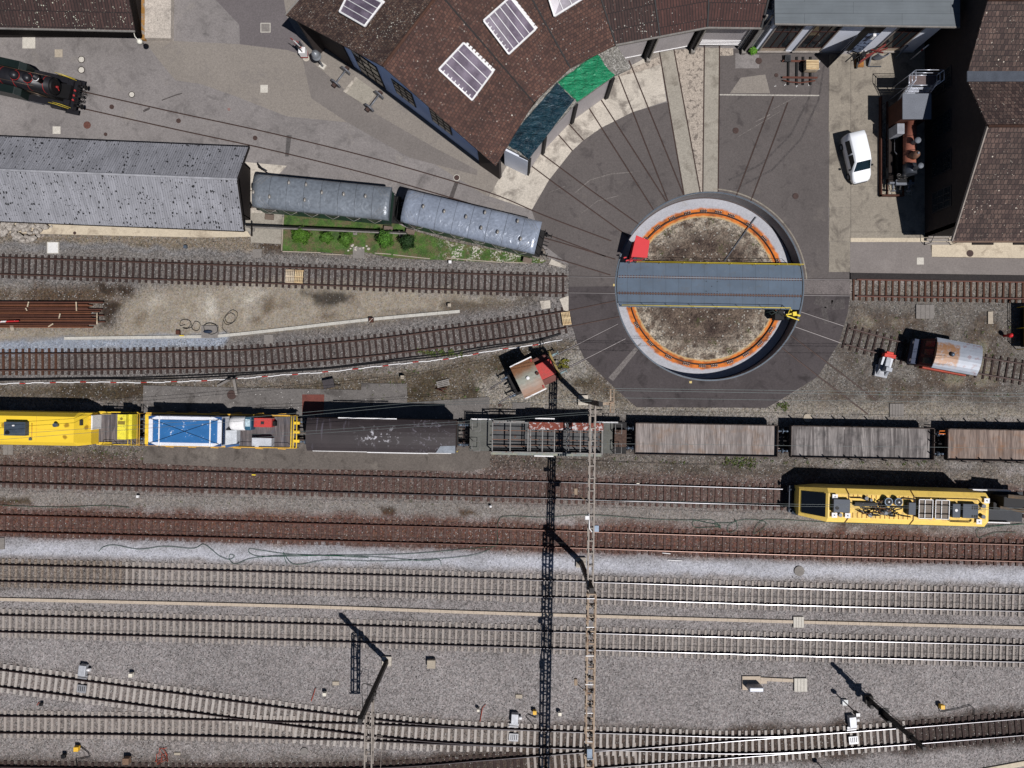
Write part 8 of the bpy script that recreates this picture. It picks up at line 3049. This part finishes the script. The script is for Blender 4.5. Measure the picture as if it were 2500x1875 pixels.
for _ in range(26000):
    x, y = r6.uniform(min(lx), max(lx)), r6.uniform(min(ly), max(ly))
    if not inside(x, y, lawn):
        continue
    if fbm(np.array([x]), np.array([y]), 1.6, 77, 3)[0] > 0.48:
        continue
    a_, l, h_ = r6.uniform(0, 6.28), r6.uniform(0.03, 0.1), r6.uniform(0.04, 0.12)
    o_ = len(blades)
    blades += [(x, y, 0.02), (x + 0.03 * math.cos(a_ + 1.5), y + 0.03 * math.sin(a_ + 1.5), 0.02), (x + l * math.cos(a_), y + l * math.sin(a_), h_)]
    fs.append((o_, o_ + 1, o_ + 2))
mb = MB()
mb.add(blades, fs)
mb.solo('grass', MT('grass blades', C(80, 118, 38), 0.7, sc=2, amp=0.35, fine=8, famp=0.3), 'short green grass on the strip beside the coaches', 'grass', kind='stuff')
mb = MB()
for a_, b_ in (((690, 614), (783, 617)), ((783, 620), (834, 622)), ((915, 618), (955, 621)), ((960, 622), (1050, 632)), ((1090, 630), (1225, 641)), ((1230, 640), (1300, 643)), ((692, 530), (688, 612))):
    mb.beam(at(*a_, 0.06), at(*b_, 0.06), 0.07, 0.12)
mb.solo('lawn_edging', m_pale2, 'pale broken edging stones along the lower border of the lawn', 'edging')


def shrub(px, py, rx, ry, h_, label, c_, seed):
    p = at(px, py)
    t_ = thing('shrub', label, 'bush', tuple(p), 0, 'clipped shrubs on the lawn')
    MB().cyl((0, 0, 0), (0, 0, h_ * 0.6), 0.06, 0.03, n=8).part('stem', m_castiron, t_)
    g_ = np.random.default_rng(seed)
    vs, fs_ = [], []
    for _ in range(4200):
        d_ = g_.normal(size=3)
        d_ /= np.linalg.norm(d_)
        rr = g_.uniform(0.55, 1.0) ** 0.5
        bump_ = 1 + 0.3 * math.sin(5 * math.atan2(d_[1], d_[0]) + seed) * (1 - abs(d_[2])) + 0.12 * math.sin(9 * d_[2] + 4 * d_[0] + seed)
        zc = h_ * 0.5 + d_[2] * rr * h_ * 0.5 * bump_
        k_ = 1.0 - 0.45 * max(0, zc / h_ - 0.35)
        c = np.array([d_[0] * rr * rx * bump_ * k_, d_[1] * rr * ry * bump_ * k_, zc])
        u_ = g_.normal(size=3)
        u_ /= np.linalg.norm(u_)
        w_ = np.cross(u_, d_ + 0.3 * g_.normal(size=3))
        w_ /= np.linalg.norm(w_) + 1e-6
        s_ = g_.uniform(0.03, 0.06)
        o_ = len(vs)
        vs += [tuple(c - u_ * s_), tuple(c + w_ * s_ * 0.6), tuple(c + u_ * s_), tuple(c - w_ * s_ * 0.6)]
        fs_.append((o_, o_ + 1, o_ + 2, o_ + 3))
    mb_ = MB()
    mb_.add(vs, fs_)
    mb_.part('crown', MT('leaves ' + str(seed), c_, 0.65, sc=3, amp=0.4, fine=12, famp=0.35, c2=tuple(x * 0.55 for x in c_), lo=0.5, hi=0.62), t_)


shrub(742, 580, 0.85, 0.72, 1.8, 'wide light green shrub at the left end of the lawn', C(90, 134, 32), 1)
shrub(801, 583, 0.56, 0.5, 1.2, 'smallest light green shrub, second from the left on the lawn', C(84, 126, 34), 2)
shrub(849, 587, 0.62, 0.66, 1.3, 'ragged green shrub beside the square slab in the lawn', C(90, 132, 40), 3)
shrub(946, 590, 0.74, 0.85, 2.2, 'tallest bright green shrub right of the square slab', C(84, 134, 36), 4)
shrub(998, 594, 0.70, 0.70, 1.8, 'darkest green shrub at the right end of the row', C(46, 78, 32), 5)
p = at(1836, 128)
mb = MB()
g_ = np.random.default_rng(21)
for _ in range(700):
    d_ = g_.normal(size=3)
    d_ /= np.linalg.norm(d_)
    c = Vector((p.x + d_[0] * 0.36 * g_.uniform(0.4, 1), p.y + d_[1] * 0.36 * g_.uniform(0.4, 1), 0.35 + d_[2] * 0.3))
    a_ = g_.uniform(0, 6.28)
    mb.add([c, c + Vector((0.09 * math.cos(a_), 0.09 * math.sin(a_), 0.05)), c + Vector((0.09 * math.cos(a_ + 0.8), 0.09 * math.sin(a_ + 0.8), 0.0))], [(0, 1, 2)])
mb.solo('wall_plant', MT('fresh leaf', C(104, 160, 40), 0.6, sc=4, amp=0.3), 'bright green plant growing at the foot of the annex wall', 'plant')
t = thing('pipe_rail', 'long dark pipe rail on low posts crossing the lawn', 'pipe', tuple(at(790, 570)))
mb = MB()
pa, pb = at(600, 554, 1.3), at(992, 571, 1.3)
mb.beam(pa, pb, 0.10, 0.14)
mb.part('rail', m_gutter, t, True)
mb = MB()
dv = Vector((0, 0.13, -0.03))
mb.beam(pa + dv, pb + dv, 0.10, 0.12)
mb.part('rail', m_mast, t, True)
for x, y in ((618, 560), (742, 563), (868, 569), (980, 573)):
    q = at(x, y)
    mb = MB()
    mb.beam(q, q + Vector((0, 0, 1.25)), 0.12, 0.12)
    mb.box((q.x, q.y, 0.08), (0.35, 0.4, 0.16))
    mb.part('post', m_greyc, t, True)
m_stone = MT('garden stone', C(186, 178, 166), 0.9, sc=4)
for k in range(14):
    p = at(r5.uniform(848, 900), r5.uniform(596, 612))
    s = r5.uniform(0.06, 0.14)
    MB().sphere((p.x, p.y, 0.05), (s * 1.3, s, s * 0.7), 8).solo('garden_stone', m_stone, 'small pale stone beside the slab in the lawn', 'stone', 'stones around the lawn slab')

# --- pallets
def pallet(name, px, py, w, h, rz, label, mat, gap=5, z=0.0):
    p = at(px, py)
    t_ = thing(name, label, 'pallet', (p.x, p.y, z), rz)
    for i in range(gap):
        y = -h / 2 + h * (i + 0.5) / gap
        MB().bx(-w / 2, w / 2, y - h / gap * 0.36, y + h / gap * 0.36, 0.12, 0.145).part('slat', mat, t_)
    for x in (-w / 2 + 0.06, 0, w / 2 - 0.06):
        MB().bx(x - 0.05, x + 0.05, -h / 2, h / 2, 0.0, 0.119).part('bearer', mat, t_)
    return t_


m_wood6 = planks('fresh pallet wood', C(214, 190, 146), C(190, 160, 116), C(160, 130, 90), 'Y', 7)
pallet('wooden_pallet', 709, 675, 1.2, 0.78, R(88), 'greyer pallet lying between the rails, left of a pair', m_wood5, 5, 0.06)
pallet('wooden_pallet', 731, 676, 1.2, 0.78, R(86), 'yellower pallet lying between the rails, right of a pair', m_wood6, 5, 0.06)
pallet('wooden_pallet', 1382, 778, 1.2, 0.8, R(99), 'upright looking fresh pallet where the curving track meets the apron', m_wood6, 6, 0.08)
pallet('wooden_pallet', 1082, 936, 1.15, 0.6, R(14), 'weathered grey pallet on the dirt left of the red tractor', MT('grey timber', C(140, 134, 128), 0.85), 4, 0.0)
p = at(806, 937)
t = thing('scrap_bin', 'rusty dark metal bin tipped on the dirt behind the loading slab', 'bin', tuple(p), 0.2)
mb = MB()
mb.loft([[(-0.4, -0.3, 0), (0.4, -0.3, 0), (0.4, 0.3, 0), (-0.4, 0.3, 0)], [(-0.5, -0.4, 0.6), (0.5, -0.4, 0.6), (0.5, 0.4, 0.6), (-0.5, 0.4, 0.6)]], 0, False)
mb.part('body', MT('dark scrap steel', C(74, 68, 70), 0.6, sc=3, amp=0.2), t)
MB().beam((0.4, -0.2, 0.3), (0.95, -0.35, 0.2), 0.06, 0.06).part('handle', m_blk, t)
p = at(985, 921)
t = thing('square_post', 'short square wooden post casting a black shadow beside the slab', 'post', tuple(p))
MB().bx(-0.15, 0.15, -0.15, 0.15, 0, 0.7).part('post', m_pale2, t)
p = at(572, 940)
t = thing('timber_trestle', 'grey timber trestle leaning over the dirt by the barrier tape', 'trestle', tuple(p))
mb = MB()
mb.beam((-1.5, -0.1, 0.1), (-0.2, 0.5, 0.5), 0.2, 0.1)
mb.beam((0.25, -0.9, 0.1), (0.15, 0.6, 0.5), 0.22, 0.1)
mb.part('legs', m_greyc, t)
MB().beam((-0.4, 0.5, 0.55), (0.4, 0.6, 0.55), 0.12, 0.1).part('beam', m_mast, t)
p = at(1078, 951)
mb = MB()
for k in range(7):
    mb.tube([(p.x + r5.uniform(-0.6, 0.6), p.y + r5.uniform(-0.3, 0.3), 0.05), (p.x + r5.uniform(-0.5, 0.6), p.y + r5.uniform(-0.2, 0.3), 0.3 + r5.uniform(0, 0.2))], 0.035)
mb.solo('scrap_heap', m_rustd, 'rusty bent scrap iron pile below the grey pallet', 'scrap')

# --- buffer stop
t = thing('buffer_stop', 'small grey buffer stop with a bright red cap left of the rusty shunter', 'buffer stop', tuple(at(2154, 893)), R(-12))
mb = MB()
mb.bx(-0.62, 0.5, -1.05, -0.0, 0.0, 0.25)
mb.part('base', MT('light grey plate', C(172, 174, 178), 0.6, sc=2), t)
mb = MB()
for s in (-0.42, 0.34):
    mb.loft([[(s - 0.1, -0.9, 0.25), (s + 0.1, -0.9, 0.25), (s + 0.1, 0.6, 0.25), (s - 0.1, 0.6, 0.25)], [(s - 0.1, -0.5, 0.6), (s + 0.1, -0.5, 0.6), (s + 0.1, 0.7, 0.8), (s - 0.1, 0.7, 0.8)]], 0, False)
mb.bx(-0.24, 0.16, -0.2, 0.75, 0.3, 0.95)
mb.bx(-0.3, 0.24, -0.55, -0.2, 0.3, 1.35)
mb.part('side_plate', MT('steel plate', C(160, 164, 170), 0.5, 0.2, sc=2), t)
mb = MB()
mb.bx(-0.55, 0.5, 0.72, 1.05, 0.55, 1.05)
mb.bx(-0.35, 0.3, 1.05, 1.25, 0.6, 0.95)
mb.part('red_cap', MT('red cap', C(226, 62, 44), 0.5, sc=4, amp=0.08), t, bevel=0.05)

# --- exhibits by the roundhouse wall
gw = Vector((at(820, 206).x - at(843.5, 175).x, at(820, 206).y - at(843.5, 175).y, 0)).normalized()
ang_w = math.atan2(gw.y, gw.x)
m_ws = MT('grey painted wheelset', C(120, 122, 128), 0.45, 0.2, sc=2)
ws = None
for k, (px, py, lb) in enumerate(((835, 194, 'grey exhibit wheelset at the upper left end of the concrete slab'), (916, 253, 'grey exhibit wheelset at the lower right end of the concrete slab'))):
    p = at(px, py)
    if ws is None:
        ws = thing('wheelset', lb, 'wheelset', tuple(p), ang_w, 'exhibit wheelsets by the roundhouse')
        MB().cyl((-1.0, 0, 0.5), (1.0, 0, 0.5), 0.075, n=12).part('axle', m_ws, ws)
        for s in (-1, 1):
            mb = MB()
            mb.cyl((s * 0.69, 0, 0.5), (s * 0.80, 0, 0.5), 0.5, n=28)
            mb.cyl((s * 0.66, 0, 0.5), (s * 0.69, 0, 0.5), 0.53, n=28)
            o = mb.part('wheel', m_ws, ws)
            MB().cyl((s * 0.805, 0, 0.5), (s * 0.83, 0, 0.5), 0.36, n=24).part('wheel_disc', m_darkgrey, o)
            MB().bx(min(s * 0.83, s * 1.1), max(s * 0.83, s * 1.1), -0.15, 0.15, 0.35, 0.65).part('axle_box', m_castiron, ws)
    else:
        dup(ws, tuple(p), ang_w, lb)
slab('exhibit_slab', m_conc2, pl((868, 188), (838, 224), (895, 259), (921, 226)), 0.05)
slab('exhibit_slab', m_conc, pl((868, 188), (873, 191), (845, 228), (838, 224)), 0.09, z0=0)
p = at(748, 143)
t = thing('crossing_sign', 'red and white level crossing cross on a post with a white box', 'sign', tuple(p))
MB().cyl((0, 0, 0), (0, 0, 3.2), 0.045, n=10).part('post', m_galv, t)
mb = MB()
for s in (-1, 1):
    rot = Matrix.Rotation(R(-30), 3, 'Z') @ Matrix.Rotation(s * R(58), 3, 'Y') @ Matrix.Rotation(0, 3, 'X')
    mb.box((0.0, -0.06 - 0.015 * s, 2.95), (1.25, 0.03, 0.22), rot=rot, mi=0)
    for e in (-1, 1):
        c = Vector((0.0, -0.06 - 0.015 * s, 2.95)) + rot @ Vector((e * 0.52, 0, 0))
        mb.box(c, (0.24, 0.036, 0.226), rot=rot, mi=1)
mb.part('cross', [m_white, m_lred], t)
MB().bx(-0.35, 0.25, -0.1, 0.45, 0.35, 1.25).part('box', m_white, t, bevel=0.02)
MB().bx(-0.36, 0.26, -0.11, 0.46, 0.35, 0.5).part('red_band', m_lred, t)
mb = MB()
mb.box((-0.1, 0.3, 1.9), (0.5, 0.3, 0.35), 0.6)
mb.part('warning_lamp', m_darkgrey, t)
MB().cyl((0, 0, 0), (0, 0, 0.12), 0.3, n=14).part('footing', m_conc, t)
p = at(788, 162)
t = thing('bell_post', 'grey iron crossing bell with a domed top next to the crossing sign', 'bell', tuple(p))
mb = MB()
mb.lathe([(0.13, 0), (0.09, 0.25), (0.07, 1.6), (0.12, 1.75)], (0, 0, 0), 14)
mb.part('post', m_ws, t)
mb = MB()
mb.lathe([(0.16, 1.7), (0.40, 1.85), (0.42, 2.0), (0.34, 2.02), (0.36, 2.3), (0.3, 2.5), (0.16, 2.62), (0.05, 2.66), (0, 2.72)], (0, 0, 0), 24)
mb.part('bell', MT('bell grey', C(142, 146, 150), 0.4, 0.3), t)
MB().box((0, 0, 0.06), (0.55, 0.5, 0.12), -0.6).part('footing', m_palec, t)

# --- display track panel, crate and device
t = thing('track_panel', 'short display track panel of two red brown rails on dark sleepers', 'track panel', tuple(at(1952, 172)))
for y in (151.6, 191.5):
    rail_mb([a2(1908, y - 0.5), a2(1993, y + 0.5)], 0.14, 0.14, 0.08, 0.16).part('rail', [MT('red brown rail', C(110, 62, 46), 0.7) if not bpy.data.materials.get('red brown rail') else bpy.data.materials['red brown rail'], bpy.data.materials['red brown rail']] if bpy.data.materials.get('red brown rail') else MT('red brown rail', C(110, 62, 46), 0.7), t, True)
MB().tube([at(1912, 196, 0.2), at(1930, 200, 0.2), at(1956, 202, 0.2), at(1990, 197, 0.2)], 0.06, 6).part('guard_rail', bpy.data.materials['red brown rail'], t, True)
for x in (1925, 1945.4, 1961, 1979):
    a_, b_ = at(x, 139, 0.08), at(x - 0.6, 207, 0.08)
    MB().beam(a_, b_, 0.17, 0.12).part('sleeper', m_blk, t, True)
p = at(1973, 169)
t = thing('wooden_crate', 'pale weathered wooden crate standing on the display track panel', 'crate', (p.x, p.y, 0.3))
for k in range(6):
    y = -0.36 + k * 0.145
    MB().bx(-0.55, 0.58, y - 0.06, y + 0.06, 0.55, 0.60).part('slat', m_wood6, t)
MB().bx(-0.54, 0.57, -0.42, 0.42, 0.0, 0.54).part('box', m_wood5, t)
p = at(1921, 146)
t = thing('point_lever', 'black ribbed point lever lying at the corner of the track panel', 'lever', (p.x, p.y, 0.2))
for k in range(5):
    MB().beam((-0.3 + k * 0.12, -0.3, 0.1), (-0.25 + k * 0.1, 0.25, 0.22), 0.05, 0.1).part('rib', m_darkgrey, t)
MB().bx(-0.35, 0.25, -0.3, 0.3, 0.0, 0.1).part('base', m_blk, t)
for k, (px, py) in enumerate(((1892, 211), (1916, 208), (1944, 211), (1974, 208), (1999, 151), (1999, 170))):
    p = at(px, py)
    mb = MB()
    mb.box((p.x, p.y, 0.034), (0.18, 0.035, 0.004), 0.6 * k)
    mb.box((p.x + 0.06, p.y + 0.05, 0.034), (0.035, 0.14, 0.004), 0.6 * k)
    mb.solo('chalk_mark', MT('chalk white', C(220, 218, 214), 0.8) if not bpy.data.materials.get('chalk white') else bpy.data.materials['chalk white'], None, None, kind='structure')

# --- old machine in front of the annex
t = thing('old_crane_machine', 'old hand crane machine with red beams and a grey bucket on a rusty plate', 'machine', tuple(at(2120, 150)))
mb = MB()
c0, c1 = at(2086, 165), at(2107, 145)
mb.bx(c0.x, c1.x, c0.y, c1.y, 0.0, 0.14)
mb.part('rusty_plate', MT('orange rust plate', C(176, 116, 44), 0.8, sc=2, c2=C(128, 88, 50)), t, True)
mb = MB()
q = at(2090, 150)
mb.beam((q.x - 0.05, q.y - 0.7, 0.1), (q.x - 0.05, q.y + 0.6, 0.5), 0.12, 0.3)
mb.cyl((q.x + 0.2, q.y + 0.2, 0.14), (q.x + 0.2, q.y + 0.2, 1.0), 0.28, 0.22, n=14)
for aa in (0.3, 2.2, 4.0, 5.2):
    mb.tube([(q.x, q.y + 0.2, 0.9), (q.x + 0.7 * math.cos(aa) - 0.3, q.y + 0.2 + 0.6 * math.sin(aa), 0.6)], 0.05)
mb.part('winch', m_blk, t, True)
mb = MB()
q = at(2118, 143)
mb.beam((q.x - 0.9, q.y - 0.5, 0.3), (q.x + 0.8, q.y + 0.5, 1.6), 0.14, 0.14)
mb.beam((q.x - 0.6, q.y - 0.1, 0.8), (q.x + 0.9, q.y + 0.1, 1.7), 0.1, 0.1)
mb.beam((q.x - 0.2, q.y + 0.3, 1.0), (q.x + 0.5, q.y - 0.3, 1.7), 0.1, 0.1)
mb.part('beam', MT('faded red beam', C(144, 62, 56), 0.6), t, True)
mb = MB()
mb.beam((q.x - 1.0, q.y - 0.55, 0.1), (q.x + 0.1, q.y + 0.1, 0.9), 0.2, 0.1)
mb.beam((q.x, q.y - 0.7, 0.05), (q.x + 0.05, q.y + 0.2, 0.5), 0.12, 0.4)
mb.beam((q.x, q.y - 0.75, 0.05), (q.x + 1.2, q.y - 0.75, 0.05), 0.08, 0.08)
mb.part('frame', MT('slate frame', C(66, 72, 82), 0.5), t, True)
mb = MB()
q = at(2141, 139)
vs = []
secs = []
for f in (-0.35, 0.35):
    secs.append([(q.x + 0.55 * math.cos(R(u)) + f * 0.3, q.y + 0.55 * math.sin(R(u)) * 0.8, 0.65 + f) for u in range(200, 351, 15)] + [(q.x + 0.48 * math.cos(R(u)) + f * 0.3, q.y + 0.48 * math.sin(R(u)) * 0.8, 0.65 + f) for u in range(350, 199, -15)])
mb.loft(secs, 0, False)
mb.part('bucket', m_rgrey, t, True)
p = at(2222, 146)
t = thing('barrier_pole', 'white pole with a red band standing in the shade by the annex', 'pole', tuple(p))
MB().cyl((0, 0, 0), (0, 0, 2.75), 0.05, n=10).part('pole', m_white, t)
MB().cyl((0, 0, 1.7), (0, 0, 2.0), 0.053, n=10).part('red_band', m_lred, t)
p = at(2184, 143)
t = thing('hooked_rail', 'curved pale iron bar leaning at the annex corner', 'iron bar', tuple(p))
MB().tube([(0, 0, 0), (0.2, 0.2, 0.5), (0.45, 0.5, 1.0), (0.5, 0.55, 1.2), (0.35, 0.6, 1.25)], 0.06, 8).part('bar', m_buf, t)

# --- steel access stairs
p = at(2204, 232)
m_alu = MT('aluminium tube', C(206, 210, 220), 0.3, 0.5, sc=2)
t = thing('access_stairs', 'aluminium access stairs with railings behind the rusty engine', 'stairs', tuple(p))
X0_, X1_, Y0_, Y1_, ZD = -1.2, 1.2, -0.42, 0.42, 3.0
MB().bx(X0_, X1_, Y0_, Y1_, ZD - 0.06, ZD).part('platform', MT('grating', C(112, 98, 96), 0.7, sc=6), t)
mb = MB()
for x in (X0_, X1_):
    for y in (Y0_, Y1_):
        mb.tube([(x, y, 0), (x, y, 4.05)], 0.035)
for (a_, b_) in (((X0_, Y1_), (X1_, Y1_)), ((X1_, Y0_), (X1_, Y1_)), ((X0_, Y0_), (X0_, Y1_))):
    for z in (4.05, 3.5, 3.05):
        mb.tube([(*a_, z), (*b_, z)], 0.03)
mb.tube([(X0_, Y0_, ZD), (X1_, Y0_, ZD)], 0.035)
mb.tube([(X0_, Y1_, 0.3), (X1_, Y0_, 2.8)], 0.025)
mb.part('frame', m_alu, t)
YS = -1.55
for k in range(9):
    f = k / 9
    mb = MB()
    y = Y0_ + (YS - Y0_) * (1 - f)
    z = 0.3 + (ZD - 0.3) * f
    mb.bx(X0_ + 0.05, X1_ - 0.4, y - 0.11, y + 0.11, z - 0.03, z)
    mb.part('tread', m_alu, t)
mb = MB()
for x in (X0_, X1_ - 0.35):
    mb.beam((x, YS - 0.1, 0.1), (x, Y0_, ZD), 0.05, 0.16)
    mb.tube([(x, YS - 0.1, 1.0), (x, Y0_, 4.05)], 0.03)
    for k in range(12):
        f = k / 11
        y = YS - 0.1 + (Y0_ - YS + 0.1) * f
        mb.tube([(x, y, 0.1 + (ZD - 0.1) * f), (x, y, 1.0 + 3.05 * f)], 0.02, 5)
mb.part('stringer', m_alu, t)

# --- weeds along the sidings, and a few loose things
mb = MB()
g_ = random.Random(17)
spots = [(g_.uniform(1250, 2300), 1122 + g_.gauss(0, 4) + (0.012 * 600), 1) for _ in range(46)]
spots += [(g_.uniform(1770, 1850), 1128 + g_.gauss(0, 6), 1.6) for _ in range(26)]
spots += [(g_.uniform(1020, 1130), 862 + g_.gauss(0, 3) - 0.0, 1.5) for _ in range(40)]
spots += [(g_.uniform(2080, 2480), g_.uniform(760, 980), 0.9) for _ in range(60)]
spots += [(g_.uniform(150, 360), g_.uniform(1098, 1128), 0.8) for _ in range(26)]
spots += [(g_.uniform(880, 1230), g_.uniform(900, 980), 0.9) for _ in range(36)]
spots += [(g_.uniform(0, 1250), 1215 + g_.gauss(0, 14) + 8, 0.6) for _ in range(26)]
spots += [(g_.uniform(1895, 1925), g_.uniform(985, 1000), 1.4) for _ in range(12)]
for x, y, k in spots:
    p = at(x, y)
    for j in range(g_.randint(4, 9)):
        a_, l_ = g_.uniform(0, 6.28), k * g_.uniform(0.07, 0.2)
        h_ = k * g_.uniform(0.05, 0.16)
        o_ = Vector((p.x + g_.uniform(-.08, .08), p.y + g_.uniform(-.08, .08), -0.04))
        mb.add([o_, o_ + Vector((l_ * math.cos(a_), l_ * math.sin(a_), h_)), o_ + Vector((l_ * .8 * math.cos(a_ + .5), l_ * .8 * math.sin(a_ + .5), h_ * .8))], [(0, 1, 2)])
mb.solo('weeds', MT('weed tufts', C(84, 104, 44), 0.7, sc=3, amp=0.35, c2=C(110, 98, 60), lo=0.5, hi=0.6), 'scattered small weeds growing in the ballast between the sidings', 'weeds', kind='stuff')
for k, (a_, b_, lb) in enumerate((((1617, 1350), (1637, 1352), 'short white rod lying on the track edge above the pale gravel path'), ((1630, 1367), (1665, 1369), 'longer white rod lying on the pale gravel path'))):
    MB().beam(at(*a_, 0.05), at(*b_, 0.05), 0.06, 0.05).solo('white_rod', m_white, lb, 'rod')
MB().beam(at(615, 1159, 0.1), at(624, 1159.5, 0.1), 0.1, 0.08).solo('yellow_block', m_yel, 'small yellow block between the rails of the brown track, left of the gantry', 'block')
MB().beam(at(1554, 1180, 0.1), at(1561, 1180.5, 0.1), 0.07, 0.08).solo('cream_block', m_jwht, 'small cream block beside the brown track, right of the gantry', 'block')
